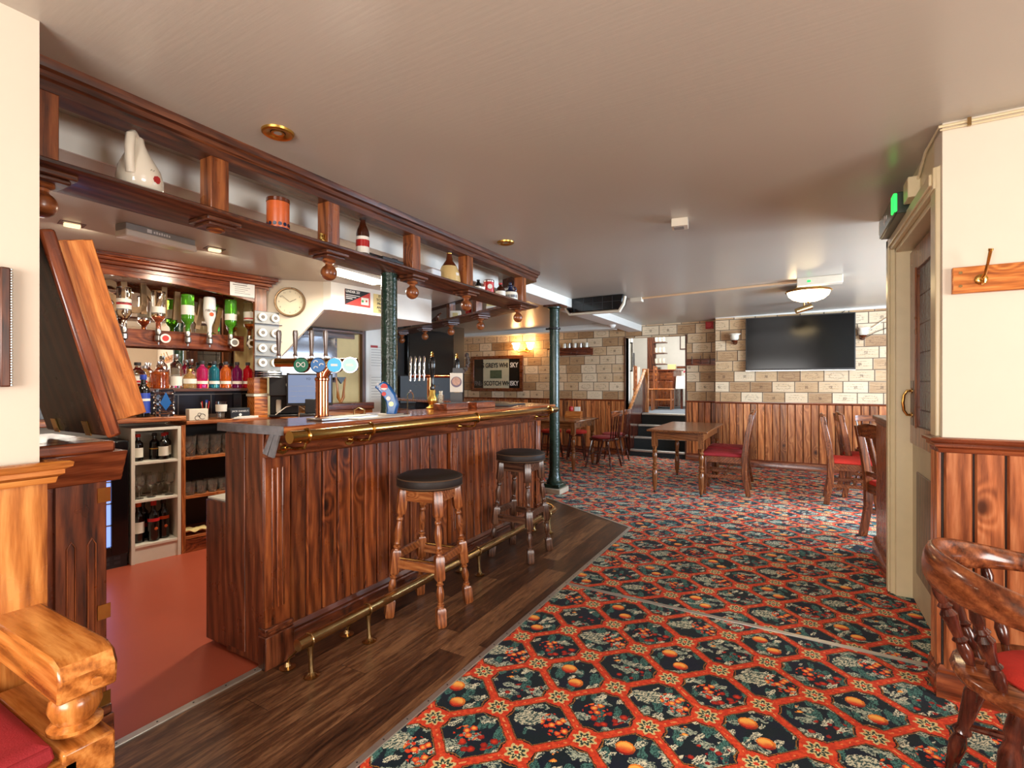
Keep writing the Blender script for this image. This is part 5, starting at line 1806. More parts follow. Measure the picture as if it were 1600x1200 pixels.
# glasses
TG = glass('thin_glass', (246, 244, 236), 0.03, 1.4, 0.96)


def wineglass(name, label, loc, grp):
    t = MB().lathe([(0.028, 0.0), (0.027, 0.004), (0.004, 0.008), (0.0035, 0.06), (0.012, 0.075), (0.03, 0.1), (0.034, 0.125), (0.028, 0.16), (0.0265, 0.16), (0.032, 0.125), (0.026, 0.1), (0.001, 0.08)], 18).build(name, TG, loc=loc)
    return tag(t, label, 'wine glass', grp)


wg = None
for k, (s_, t_, fl_) in enumerate([(0.06, -0.06, 0), (0.135, -0.07, 0), (0.245, -0.06, 0), (0.095, -0.15, 1), (0.19, -0.13, 0), (0.235, -0.18, 1), (0.05, -0.24, 0), (0.15, -0.24, 1)]):
    if wg is None:
        o = wg = wineglass('wine_glass', 'x', L(s_, t_, 0.454), 'wine glasses in the white shelf unit')
    else:
        o = wg.copy()
        COL.objects.link(o)
        o.location = L(s_, t_, 0.454)
    o['label'] = 'clear stemmed wine glass in the white unit, ' + ('front left', 'front centre', 'front right', 'second row left', 'second row centre', 'second row right', 'back row left', 'back row centre')[k]
tum = MB().lathe([(0.029, 0.0), (0.036, 0.09), (0.034, 0.09), (0.027, 0.01), (0.001, 0.01)], 16).build('tumbler', TG, loc=L(0.38, -0.05, 0.433))
tag(tum, 'short clear tumbler in the rows on the middle glass shelf', 'tumbler', 'tumblers on the middle glass shelf')
pint = MB().lathe([(0.03, 0.0), (0.036, 0.02), (0.037, 0.06), (0.042, 0.15), (0.04, 0.15), (0.035, 0.06), (0.001, 0.012)], 16).build('pint_glass', TG, loc=L(0.38, -0.05, 0.728))
tag(pint, 'tall clear beer glass in the rows on the upper glass shelf', 'beer glass', 'beer glasses on the upper glass shelf')
for src, z, n, dx in ((tum, 0.433, 8, 0.078), (pint, 0.728, 7, 0.089)):
    for r_ in range(2):
        for k in range(n):
            if r_ == 0 and k == 0:
                o = src
            else:
                o = src.copy()
                COL.objects.link(o)
                o.location = L(0.38 + k * dx, -0.05 - r_ * 0.09, z)
            kd = 'short tumbler' if src is tum else 'tall beer glass'
            o['label'] = '%s, %s along the %s row of the %s glass shelf' % (kd, ('first', 'second', 'third', 'fourth', 'fifth', 'sixth', 'seventh', 'eighth', 'ninth')[k], ('front', 'back')[r_], 'middle' if src is tum else 'upper')
t = lb('cleaning_cloth', 'crumpled pale cloth on the bottom glass shelf', 'cloth', 0.42, -0.06, 0.128)
b = MB()
random.seed(5)
G_ = 9
vs = [(0.07 * (i / (G_ - 1) - .5) * 1.6, 0.12 * (j / (G_ - 1) - .5) * 1.4, 0.012 + 0.03 * abs(math.sin(i * 1.3 + j * .7)) * random.uniform(.5, 1.2)) for i in range(G_) for j in range(G_)]
b.add(vs, [(i * G_ + j, (i + 1) * G_ + j, (i + 1) * G_ + j + 1, i * G_ + j + 1) for i in range(G_ - 1) for j in range(G_ - 1)])
o = b.build('fabric', M['yellowpaper'], t, subd=1)
so = o.modifiers.new('solid', 'SOLIDIFY')
so.thickness = 0.004

# ================================================================ ON THE COUNTER
CT = 1.096
t = thing('beer_tap_tower', 'copper beer tower with four lit round tap badges and chrome handles', 'beer taps', (-2.235, 1.84, CT))
t.rotation_euler = (0, 0, math.radians(30))
# local: x towards the drinkers' left/right bar, y depth
MB().lathe([(0.042, 0), (0.046, 0.004), (0.036, 0.012), (0.034, 0.02), (0.034, 0.2), (0.038, 0.205), (0.038, 0.215), (0.034, 0.22)], 24).tube([(0, 0, 0.2), (0.0, 0, 0.25), (-0.03, 0, 0.29)], 0.03, 14).tube([(0, 0, 0.2), (0.02, 0, 0.25), (0.05, 0, 0.29)], 0.026, 14).build('column', M['copper'], t)
MB().cyl((-0.25, 0, 0.30), (0.19, 0, 0.30), 0.024, n=18).build('cross_bar', M['brass'], t)
cols = [((40, 140, 100), 'green'), ((70, 130, 190), 'blue_white'), ((80, 190, 235), 'blue'), ((170, 250, 190), 'pale_green')]
xs = (-0.095, -0.005, 0.083, 0.165)
for (rgb, nm), x_ in zip(cols, xs):
    bd = MB().cyl((x_, -0.045, 0.285), (x_, -0.02, 0.285), 0.042, n=28).build('badge_ring', M['chrome'], t)
    lm = emit('tap_badge_' + nm, rgb, {'green': 0.3, 'blue_white': 0.45, 'blue': 0.7, 'pale_green': 1.0}[nm], 0.25)
    MB().cyl((x_, -0.049, 0.285), (x_, -0.044, 0.285), 0.037, n=28).build('badge_lens', lm, bd)
    q = MB()
    if nm == 'green':
        q.tube([(x_ + 0.022 * math.sin(a), -0.0505, 0.287 + 0.012 * math.sin(2 * a)) for a in [2 * PI * k / 24 for k in range(24)]], 0.0025, 6, closed=True)
    elif nm == 'blue_white':
        for k in range(3):
            a = k * 2.1
            q.tube([(x_ + 0.02 * math.cos(a) + 0.01 * math.cos(w), -0.0505, 0.285 + 0.018 * math.sin(a) + 0.008 * math.sin(w)) for w in [0.6 * j for j in range(7)]], 0.003, 6)
    else:
        q.box(x_ - 0.018, x_ + 0.018, -0.051, -0.049, 0.279, 0.291)
    q.build('badge_logo', M['inkwhite'], bd)
for x_ in (-0.235, -0.145, -0.057, 0.02):
    h_ = MB().lathe_on([(0.012, 0), (0.008, 0.1), (0.013, 0.18), (0.009, 0.25), (0.0145, 0.88), (0.012, 1.0)], (x_, 0.0, 0.31), (x_ - 0.008, 0.02, 0.475), 12)
    h_.build('tap_handle', M['chrome'], t)
t = thing('drip_tray', 'thin metal drip tray on the counter in front of the beer tower', 'drip tray', (-2.10, 1.84, CT), math.radians(0))
MB().box(-0.06, 0.06, -0.16, 0.22, 0.0, 0.012).build('tray', M['steel'], t, bevel=0.003)
t = thing('beer_mat', 'white rectangular bar mat on the counter', 'bar mat', (-2.02, 2.05, CT))
MB().box(-0.05, 0.05, -0.2, 0.2, 0.0, 0.004).build('mat', M['offwhite'], t)

t = thing('soft_drink_tap', 'curved blue soft drink dispenser tap with round emblems', 'dispenser', (-2.12, 2.24, CT))
t.rotation_euler = (0, 0, math.radians(28))
pr = [(0.035, 0.0), (0.05, 0.06), (0.035, 0.12), (0.0, 0.17), (-0.035, 0.20), (-0.075, 0.178), (-0.09, 0.165), (-0.07, 0.15), (-0.045, 0.12), (-0.02, 0.08), (-0.012, 0.03), (-0.02, 0.0)]
MB().prism(pr, 'y', -0.025, 0.025).build('body', M['blue'], t, bevel=0.008)
MB().box(-0.07, 0.07, -0.05, 0.05, 0.0, 0.006).build('base', M['offwhite'], t, bevel=0.002)
MB().cyl((-0.028, -0.028, 0.166), (-0.028, -0.024, 0.166), 0.02, n=20).build('round_logo', M['redink'], t)
MB().prism([(-0.046, 0.160), (-0.010, 0.160), (-0.014, 0.152), (-0.028, 0.147), (-0.042, 0.152)], 'y', -0.0295, -0.028).build('logo_lower', M['inkwhite'], t)
for k, (x_, z_, m_) in enumerate(((-0.03, 0.125, 'redink'), (-0.003, 0.098, 'inkwhite'), (0.014, 0.065, 'gold'))):
    MB().cyl((x_, -0.028, z_), (x_, -0.024, z_), 0.013, n=16).build('flavour_button', M[m_], t)
o = lettering('PEPSI', M['inkwhite'], t, (0, 0, 0), (0, 0, 0), 0.022)
o.matrix_basis = Matrix.Translation((-0.062, -0.0262, 0.168)) @ Matrix.Rotation(PI / 2, 4, 'X') @ Matrix.Rotation(-1.0, 4, 'Z')
t = thing('service_bell', 'small brass fitting with a chain on the counter by the blue tap', 'fitting', (-2.26, 2.12, CT))
MB().tube([(0, -0.03, 0.004), (0, -0.03, 0.03), (0, 0.0, 0.045), (0.02, 0.03, 0.03), (0.02, 0.03, 0.004)], 0.006, 8).build('loop', M['wornbrass'], t)

t = thing('swan_neck_faucet', 'slim chrome swan-neck tap rising behind the counter', 'tap', (-2.33, 2.66, CT))
MB().tube([(0, -0.03, 0), (0, -0.03, 0.10)] + [(0, 0.0 - 0.03 * math.cos(a), 0.10 + 0.03 * math.sin(a)) for a in [PI * k / 8 for k in range(9)]] + [(0, 0.03, 0.07)], 0.004, 8).build('spout', M['chrome'], t)
MB().sphere((0, 0, 0.138), 0.007, 10).build('knob', M['chrome'], t)


def handpull(label, loc, clip):
    t = thing('beer_engine', label, 'hand pump', loc, math.radians(30), 'traditional hand pumps on the counter')
    MB().lathe([(0.045, 0), (0.048, 0.006), (0.03, 0.016), (0.024, 0.03), (0.034, 0.05), (0.036, 0.075), (0.024, 0.1), (0.02, 0.135), (0.018, 0.14)], 20).build('brass_base', M['gold'], t)
    h_ = MB().lathe([(0.014, 0.138), (0.018, 0.15), (0.013, 0.17), (0.013, 0.23), (0.021, 0.29), (0.026, 0.33), (0.022, 0.37), (0.01, 0.39)], 18).build('handle', M['blackgloss'], t)
    MB().lathe([(0.011, 0.388), (0.014, 0.395), (0.008, 0.405), (0.011, 0.415), (0.006, 0.425), (0.001, 0.428)], 14).build('brass_finial', M['gold'], h_)
    if clip:
        MB().box(-0.05, 0.05, -0.04, -0.034, 0.12, 0.27).build('pump_clip', M['labelw'], t, bevel=0.002)
        MB().cyl((0, -0.041, 0.2), (0, -0.044, 0.2), 0.042, n=24).build('clip_ring', plain('purple_ring', (96, 70, 96), 0.4), t)
        MB().cyl((0, -0.0445, 0.205), (0, -0.0462, 0.205), 0.033, n=24).build('clip_picture', plain('portrait_print', (206, 160, 140), 0.5, noise=0.3, scale=60), t)
        MB().box(-0.047, 0.047, -0.04, -0.035, 0.0, 0.118).box(-0.03, 0.05, -0.034, -0.03, 0.27, 0.31).build('clip_stand', M['darkgrey'], t)
    return t


handpull('hand pump with tall black handle and brass base and no pump clip', (-2.37, 2.95, CT), False)
handpull('hand pump carrying a white clip with a round portrait', (-2.34, 3.22, CT), True)
t = thing('wheat_glass', 'glass of twisted pale stems between the hand pumps', 'glass', (-2.36, 3.04, CT))
MB().lathe([(0.022, 0), (0.026, 0.1), (0.023, 0.1), (0.018, 0.006), (0.001, 0.006)], 16).build('glass', TG, t)
b = MB()
for k in range(7):
    b.tube([(0.012 * math.cos(k + j), 0.012 * math.sin(k + j), 0.01 + j * 0.03) for j in range(5)], 0.003, 5)
b.build('stems', M['offwhite'], t)
for k, (x_, y_) in enumerate(((-2.18, 2.93), (-2.16, 3.28))):
    t = thing('drip_box', 'dark wooden drip box on the counter, the %s of two' % ('nearer' if k == 0 else 'farther'), 'drip box', (x_, y_, CT), 0, 'wooden drip boxes before the hand pumps')
    MB().box(-0.06, 0.06, -0.13, 0.13, 0.0, 0.045).build('box', wd('redwood', 'y'), t, bevel=0.003)
    MB().box(-0.05, 0.05, -0.12, 0.12, 0.045, 0.049).build('grille', M['darkgrey'], t)
for k, (x_, y_, r_) in enumerate(((-2.15, 3.62, 0.2), (-2.22, 3.85, -0.1))):
    t = thing('bar_towel', 'dark folded bar towel lying on the far %s of the counter' % ('stretch' if k == 0 else 'corner'), 'bar towel', (x_, y_, CT), r_)
    MB().box(-0.09, 0.09, -0.12, 0.12, 0.0, 0.012).build('cloth', M['darkgrey'], t, bevel=0.005)

# far tap set on the return counter
p = Vector((-3.85, 4.70, CT))
t = thing('beer_tap_bar', 'row of four chrome beer tap handles on a copper stand at the return counter', 'beer taps', (p.x, p.y, CT), math.radians(28))
MB().cyl((0.03, 0, 0), (0.03, 0, 0.26), 0.036, n=18).cyl((-0.22, 0, 0.28), (0.3, 0, 0.28), 0.022, n=16).build('stand', M['copper'], t)
for k in range(4):
    x_ = -0.20 + k * 0.054
    MB().lathe_on([(0.014, 0), (0.01, 0.15), (0.02, 0.25), (0.012, 0.36), (0.017, 0.5), (0.013, 0.92), (0.006, 1.0)], (x_, -0.03, 0.22), (x_, 0.0, 0.52), 12).build('tap_handle', M['chrome'], t)
b = MB()
for k in range(9):
    a = -0.2 + k * 0.28
    b.sphere((0.34 + 0.1 * math.sin(a) * 1.5, 0.0, 0.30 + 0.16 * (1 - math.cos(a))), 0.028, 8)
b.build('tap_fittings', M['steel'], t)
p = rp(2.0, -0.1, CT)
t = thing('teal_box', 'small teal box with a golden figure on the far return counter', 'box', (p.x, p.y, CT), 0.3)
MB().box(-0.07, 0.07, -0.05, 0.05, 0, 0.06).build('box', M['teal'] if False else plain('teal_card', (70, 120, 116), 0.5), t, bevel=0.003)
MB().lathe([(0.03, 0.06), (0.035, 0.09), (0.02, 0.12), (0.03, 0.15), (0.02, 0.175), (0.001, 0.18)], 14).build('gold_figure', M['gold'], t)


# ================================================================ ON THE GANTRY SHELF
SZ = 2.011
t = thing('whisky_flagon', 'white ceramic flagon with a loop handle and red crest on the gantry shelf', 'flagon', (-2.185, 0.955, SZ), math.radians(135))
rings = []
for z, rx, ry, dx in ((0, .062, .062, 0), (.012, .078, .075, 0), (.05, .08, .075, 0), (.09, .068, .066, -.006), (.12, .05, .05, -.014), (.15, .034, .034, -.02), (.175, .024, .024, -.024), (.195, .022, .022, -.026), (.2, .017, .017, -.026)):
    rings.append([Vector((dx + rx * math.cos(a), ry * math.sin(a), z)) for a in [2 * PI * k / 24 for k in range(24)]])
MB().loft(rings).build('body', M['ceramic'], t, angle=80)
MB().tube([(-0.026, 0, 0.19), (-0.058, 0, 0.20), (-0.078, 0, 0.185), (-0.085, 0, 0.14), (-0.084, 0, 0.09), (-0.075, 0, 0.05)], [0.014, 0.015, 0.016, 0.016, 0.015, 0.016], 12).build('handle', M['ceramic'], t)
MB().cyl((0.0, -0.071, 0.045), (0.0, -0.0772, 0.044), 0.015, n=8).build('red_crest', M['foil'], t, rot=(0, 0, -0.45))
b = MB()
for z_, n_, y_ in ((0.098, 7, -0.0595), (0.084, 5, -0.066), (0.073, 4, -0.0705)):
    b.tube([((k - n_ / 2) * 0.005, y_ - 0.001, z_ + (0.005 if k % 2 else -0.002)) for k in range(n_)], 0.0013, 5)
b.build('faded_script', M['ink'], t, rot=(0, 0, -0.62))
t = thing('whisky_tin', 'round orange tin with dark bands on the gantry shelf', 'tin', (-2.17, 1.53, SZ))
MB().lathe([(0.05, 0), (0.051, 0.002), (0.051, 0.15), (0.001, 0.15)], 28).build('tin', M['tinorange'], t)
MB().lathe([(0.0515, 0.138), (0.053, 0.14), (0.053, 0.156), (0.05, 0.158), (0.001, 0.158)], 28).build('lid', M['brownglaze'], t)
b = MB()
for k in range(14):
    a = 2 * PI * k / 14
    b.cyl((0.051 * math.cos(a), 0.051 * math.sin(a), 0.03), (0.0525 * math.cos(a), 0.0525 * math.sin(a), 0.03), 0.009, n=8)
b.lathe([(0.0515, 0.0), (0.052, 0.004), (0.052, 0.012), (0.0515, 0.014)], 28, cap=False)
b.build('dark_band', M['navyglaze'], t)
t = thing('domino_rule', 'small gold ladder-like ornament lying on the gantry shelf', 'ornament', (-2.13, 1.80, SZ))
b = MB().box(-0.004, 0.004, -0.06, 0.05, 0.02, 0.026).box(-0.004, 0.004, -0.06, 0.05, 0.04, 0.046).box(-0.01, 0.01, -0.055, 0.05, 0.0, 0.014)
for k in range(8):
    b.box(-0.003, 0.003, -0.058 + k * 0.014, -0.052 + k * 0.014, 0.014, 0.044)
b.build('ornament', M['gold'], t)
bt = bottle('brown beer bottle with a white label on the gantry shelf', (-2.17, 2.07, SZ), 'beer', 0.235, 1.12, 'amberglass', 'ink', 'labelw', (0.08, 0.48), ('foil', (-0.12, 0.3)))
bt.rotation_euler = (0, 0, 0.3)
t = thing('cigar_box', 'open dark box of cards on the gantry shelf beside the beer bottle', 'box', (-2.2, 2.28, SZ))
MB().box(-0.07, 0.07, -0.09, 0.09, 0.0, 0.03).build('tray', M['black'], t, bevel=0.003)
MB().prism([(-0.07, 0.03), (-0.062, 0.03), (-0.1, 0.085), (-0.108, 0.085)], 'y', -0.09, 0.09).build('lid', M['darkgrey'], t)
for k in range(4):
    MB().box(-0.04 + 0.02 * k, -0.02 + 0.02 * k, -0.06 + 0.03 * k, -0.02 + 0.03 * k, 0.03, 0.045).build('contents', M[('foil', 'labelw', 'gold', 'ink')[k]], t)
t = thing('glass_cube', 'small frosted block on the gantry shelf by the tall uprights', 'block', (-2.19, 2.73, SZ))
MB().box(-0.04, 0.04, -0.05, 0.05, 0, 0.06).build('block', plain('frosted_block', (226, 230, 236), 0.3), t, bevel=0.012)
t = thing('whisky_decanter', 'big bell-shaped cream decanter with a brown neck on the gantry shelf', 'decanter', (-2.19, 2.92, SZ))
MB().lathe([(0.07, 0), (0.082, 0.008), (0.082, 0.025), (0.075, 0.07), (0.06, 0.11), (0.055, 0.12)], 28).build('body', plain('mustard_ceramic', (214, 182, 120), 0.2, coat=0.5), t)
MB().lathe([(0.056, 0.119), (0.045, 0.135), (0.025, 0.165), (0.019, 0.2), (0.018, 0.225)], 24).build('neck', M['brownglaze'], t)
MB().lathe([(0.019, 0.212), (0.02, 0.215), (0.02, 0.222), (0.019, 0.225)], 20).build('gold_collar', M['gold'], t)
MB().lathe([(0.019, 0.225), (0.024, 0.23), (0.024, 0.245), (0.015, 0.252), (0.001, 0.252)], 20).build('stopper', M['brownglaze'], t)
MB().box(0.06, 0.078, -0.02, 0.015, 0.04, 0.07).build('crest', M['labelw'], t, bevel=0.006)
bottle('little dark miniature bottle on the gantry shelf before the red tin', (-2.17, 3.27, SZ), 'beer', 0.085, 0.75, 'darkglass', 'ink', 'labelw', (0.1, 0.4))
t = thing('white_cup', 'small white cup touching the red tin on the gantry shelf', 'cup', (-2.21, 3.375, SZ))
MB().lathe([(0.02, 0), (0.028, 0.01), (0.032, 0.05), (0.029, 0.05), (0.02, 0.01), (0.001, 0.01)], 20).build('cup', M['ceramic'], t)
t = thing('red_tin', 'red tin with a white oval on the gantry shelf', 'tin', (-2.19, 3.455, SZ))
MB().lathe([(0.042, 0), (0.043, 0.004), (0.043, 0.115), (0.04, 0.118), (0.001, 0.118)], 26).build('tin', M['tinred'], t)
MB().lathe([(0.0432, 0.1), (0.0445, 0.102), (0.0445, 0.114), (0.0432, 0.116)], 26, cap=False).build('rim', M['steel'], t)
MB().cyl((0.03, -0.03, 0.06), (0.032, -0.032, 0.06), 0.02, n=20).build('white_oval', M['labelw'], t)
bottle('small amber bottle with a white label between the red tin and blue-topped jug', (-2.19, 3.64, SZ), 'squat', 0.125, 0.8, 'amberglass', 'foil', 'labelw', (0.1, 0.45))
t = thing('stoneware_jug', 'white and navy stoneware jug at the far end of the gantry shelf', 'jug', (-2.185, 3.80, SZ))
MB().lathe([(0.06, 0), (0.066, 0.006), (0.066, 0.055), (0.062, 0.07), (0.05, 0.078)], 28).build('body', M['ceramic'], t)
MB().lathe([(0.06, 0.072), (0.05, 0.082), (0.026, 0.095), (0.02, 0.11), (0.02, 0.125), (0.026, 0.13), (0.012, 0.14), (0.014, 0.15), (0.01, 0.16), (0.001, 0.163)], 24).tube([(0.02, 0.02, 0.115), (0.03, 0.035, 0.12), (0.036, 0.042, 0.105), (0.03, 0.036, 0.088)], 0.006, 8).build('navy_top', M['navyglaze'], t)
b = MB()
for k in range(10):
    a = -1.9 + k * 0.2
    b.box(-0.004, 0.004, 0.0, 0.001, 0.02, 0.045, Matrix.Rotation(a, 4, 'Z') @ Matrix.Translation((0, 0, 0)) @ Matrix.Translation((0.0, 0.0665, 0)) if False else Matrix.Rotation(a - PI / 2, 4, 'Z') @ Matrix.Translation((0, 0.0665, 0)))
b.build('blue_lettering_band', M['navyglaze'], t)
for (s_, o_, nm, lab, cat) in ((0.62, -0.08, 'card_box', 'small yellow and white box on the gantry return near the corner', 'box'), (0.98 + 0.12, -0.10, 'red_canister', 'red canister on the gantry return beside an upright', 'canister'), (1.36, -0.12, 'cream_tin', 'cream square tin on the gantry return', 'tin'), (1.86, -0.1, 'bird_figurine', 'dark bird figurine on the gantry return', 'figurine'), (2.08, -0.12, 'white_flask', 'small white flask on the gantry return by the bird figurine', 'flask'), (2.75, -0.12, 'dark_block', 'dark block at the far end of the gantry return', 'block')):
    p = rp(s_, o_, SZ)
    t = thing(nm, lab, cat, (p.x, p.y, SZ), 0.5)
    if nm == 'card_box':
        MB().box(-0.07, 0.07, -0.04, 0.04, 0, 0.09).build('box', M['yellowpaper'], t, bevel=0.002)
        MB().box(-0.071, 0.071, -0.041, 0.041, 0.03, 0.06).build('band', M['labelw'], t)
    elif nm == 'red_canister':
        MB().lathe([(0.035, 0), (0.035, 0.11), (0.03, 0.12), (0.001, 0.12)], 18).build('canister', M['foil'], t)
    elif nm == 'cream_tin':
        MB().box(-0.06, 0.06, -0.045, 0.045, 0, 0.1).build('tin', M['ceramic'], t, bevel=0.006)
        MB().box(-0.03, 0.03, -0.0465, -0.045, 0.03, 0.075).build('label', M['yellowpaper'], t)
    elif nm == 'bird_figurine':
        MB().loft([[Vector((x_ + r_ * .9 * math.cos(a), r_ * math.sin(a), z_)) for a in [2 * PI * k / 12 for k in range(12)]] for x_, z_, r_ in ((0.02, 0, .028), (0.01, .02, .02), (-0.01, .04, .034), (-0.02, .07, .036), (-0.005, .1, .022), (0.02, .125, .02), (0.04, .14, .012), (0.06, .138, .004))]).build('bird', M['brownglaze'], t, angle=80)
        MB().prism([(-0.03, 0.05), (-0.09, 0.03), (-0.085, 0.045), (-0.04, 0.085)], 'y', -0.015, 0.015).build('tail', M['brownglaze'], t)
    elif nm == 'white_flask':
        MB().lathe([(0.035, 0), (0.038, 0.01), (0.036, 0.06), (0.014, 0.08), (0.012, 0.11), (0.016, 0.115), (0.016, 0.125), (0.001, 0.126)], 18).build('flask', M['ceramic'], t)
    else:
        MB().box(-0.05, 0.05, -0.04, 0.04, 0, 0.09).build('block', M['black'], t, bevel=0.003)

# ================================================================ WALLS AND CEILING FITTINGS
def ceil_z(x):
    return 2.345 + 0.012 * x


# recessed brass downlights
for (x, y, lab) in ((-1.865, 1.314, 'round brass recessed downlight in the ceiling, nearest the camera'), (-1.86, 3.165, 'round brass recessed downlight farther along the ceiling')):
    z = ceil_z(x)
    t = thing('downlight', lab, 'downlight', (x, y, z), 0, 'brass downlights in the lounge ceiling')
    MB().lathe([(0.03, -0.004), (0.04, -0.010), (0.055, -0.012), (0.062, -0.008), (0.064, 0.002), (0.03, 0.004), (0.03, -0.004)], 32, cap=False).build('trim_ring', M['gold'], t)
    MB().lathe([(0.001, -0.002), (0.032, -0.003), (0.032, 0.003)], 24).build('lamp_recess', M['black'], t)
    MB().lathe([(0.016, -0.006), (0.026, -0.007), (0.026, -0.003), (0.016, -0.003), (0.016, -0.006)], 24, cap=False).build('inner_ring', M['gold'], t)
    MB().lathe([(0.001, -0.006), (0.016, -0.0055), (0.016, -0.002)], 20).build('lens', M['grey'], t)
x, y = -0.655, 3.335
t = thing('smoke_detector', 'small white square detector box on the ceiling', 'detector', (x, y, ceil_z(x)), math.radians(8))
MB().box(-0.05, 0.05, -0.05, 0.05, -0.05, 0.002).build('box', M['offwhite'], t, bevel=0.003)
MB().box(-0.035, 0.025, -0.035, 0.03, -0.053, -0.05).build('grille', M['grey'], t)

# low ceiling over the bar
t = thing('emergency_light', 'grey rectangular emergency light with a clear diffuser on the bar ceiling', 'light fitting', (-3.285, 1.525, 2.175), math.radians(6))
MB().box(-0.05, 0.05, -0.195, 0.195, -0.035, 0).build('housing', M['grey'], t, bevel=0.003)
MB().box(-0.045, 0.06, -0.2, 0.2, -0.075, -0.035).build('diffuser', plain('milky_diffuser', (226, 214, 196), 0.25), t, bevel=0.008)
b = MB().box(0.05, 0.0508, -0.085, -0.06, -0.028, -0.008)
for k in range(7):
    b.box(0.05, 0.0508, -0.05 + k * 0.014, -0.041 + k * 0.014, -0.026, -0.014 + 0.003 * (k % 2))
b.build('worn_marking', M['inkwhite'], t)
for (s_, x, y, lab) in ((0, -3.52, 1.205, 'square recessed spotlight in the bar ceiling, beside the raised flap'), (1, -3.35, 1.895, 'square recessed spotlight in the bar ceiling before the cornice')):
    t = thing('recessed_spotlight', lab, 'spotlight', (x, y, 2.175), ROT, 'recessed spotlights in the bar ceiling')
    MB().box(-0.045, 0.045, -0.055, 0.055, -0.003, 0.001).build('surround', wd('walnut', 'y'), t)
    MB().box(-0.012, 0.022, -0.035, 0.035, -0.02, -0.002).build('lamp', M['spotglow'], t, bevel=0.003)
t = thing('fluorescent_light', 'bright fluorescent light on the bar ceiling behind the gantry ball', 'ceiling light', (-3.09, 2.88, 2.175), math.radians(4))
MB().box(-0.07, 0.07, -0.27, 0.27, -0.02, 0).build('housing', M['white'], t, bevel=0.003)
MB().box(-0.06, 0.06, -0.26, 0.26, -0.045, -0.02).build('diffuser', M['tubelamp'], t, bevel=0.006)
area('bar_fluorescent', (-3.09, 2.88, 2.12), (0.1, 0, -1), 0.5, 0.12, 24, (1.0, 0.90, 0.74))
area('bar_spot', (-3.5, 1.25, 2.15), (-0.35, 0.05, -1), 0.12, 0.12, 5, (1.0, 0.86, 0.66))
area('bar_spot', (-3.38, 1.95, 2.15), (-0.35, 0.05, -1), 0.12, 0.12, 6, (1.0, 0.86, 0.66))

# heater
t = thing('ceiling_heater', 'black barred ceiling heater in a cream frame by the far column', 'heater', (-2.11, 5.80, ceil_z(-2.11)), 0)
MB().prism([(-0.37, 0.0), (0.37, 0.0), (0.35, -0.10), (0.30, -0.17), (-0.30, -0.17), (-0.35, -0.10)], 'y', -0.16, 0.02).build('casing', M['blackgloss'], t, bevel=0.008)
MB().prism([(-0.375, -0.02), (-0.355, -0.105), (-0.305, -0.18), (0.305, -0.18), (0.355, -0.105), (0.375, -0.02), (0.39, -0.02), (0.37, -0.115), (0.315, -0.2), (-0.315, -0.2), (-0.37, -0.115), (-0.39, -0.02)], 'y', -0.15, -0.09).build('cream_frame', M['offwhite'], t)
b = MB()
for k in range(5):
    b.box(-0.24 + k * 0.12 - 0.002, -0.24 + k * 0.12 + 0.002, -0.164, -0.158, -0.16, -0.01)
b.box(-0.34, 0.34, -0.164, -0.158, -0.075, -0.071)
b.build('grille_bars', M['darkgrey'], t)
t = thing('ceiling_conduit', 'slim pale cable conduit running across the ceiling to the lamp', 'conduit', (0, 0, 0))
MB().beam((-1.70, 6.02, ceil_z(-1.7) - 0.012), (0.03, 5.92, ceil_z(0) - 0.012), 0.02, 0.02).build('pipe', plain('peach_conduit', (226, 190, 150), 0.5), t)
MB().box(-1.76, -1.62, 5.97, 6.07, ceil_z(-1.7) - 0.05, ceil_z(-1.7)).build('junction_box', M['offwhite'], t, bevel=0.003)
t = thing('emergency_batten', 'long white emergency light box with a green lamp on the ceiling', 'light fitting', (0.19, 5.86, ceil_z(0.19)))
MB().box(-0.19, 0.2, -0.06, 0.06, -0.075, 0.0).build('box', M['offwhite'], t, bevel=0.004)
MB().box(-0.10, -0.07, -0.062, -0.06, -0.05, -0.03).build('indicator', M['sign_green'], t)
t = thing('dome_lamp', 'lit glass bowl ceiling lamp with a brass rim in the far room', 'ceiling lamp', (0.11, 6.32, ceil_z(0.11)))
MB().lathe([(0.12, 0.0), (0.12, -0.02), (0.215, -0.045), (0.225, -0.06), (0.215, -0.07), (0.19, -0.065), (0.001, -0.05)], 40).build('brass_rim', M['brass'], t)
MB().lathe([(0.205, -0.068), (0.19, -0.105), (0.15, -0.14), (0.09, -0.162), (0.001, -0.17)], 40).build('bowl', M['lamp'], t)
MB().sphere((0, 0, -0.175), 0.014, 12).build('brass_button', M['brass'], t)
t = thing('ceiling_spotlight', 'small dull brass spotlight hanging from the ceiling before the television', 'spotlight', (0.08, 7.35, ceil_z(0.08)))
MB().cyl((0, 0, 0), (0, 0, -0.09), 0.01, n=10).build('stem', M['wornbrass'], t)
MB().cyl((-0.09, -0.03, -0.14), (0.08, 0.03, -0.08), 0.034, 0.04, n=18).build('barrel', M['wornbrass'], t)
t = thing('smoke_alarm', 'round white smoke alarm on the bottom of the white beam', 'alarm', (-2.52, 7.6, 2.21))
MB().lathe([(0.055, 0), (0.055, -0.02), (0.035, -0.045), (0.001, -0.048)], 24).build('dome', M['white'], t)

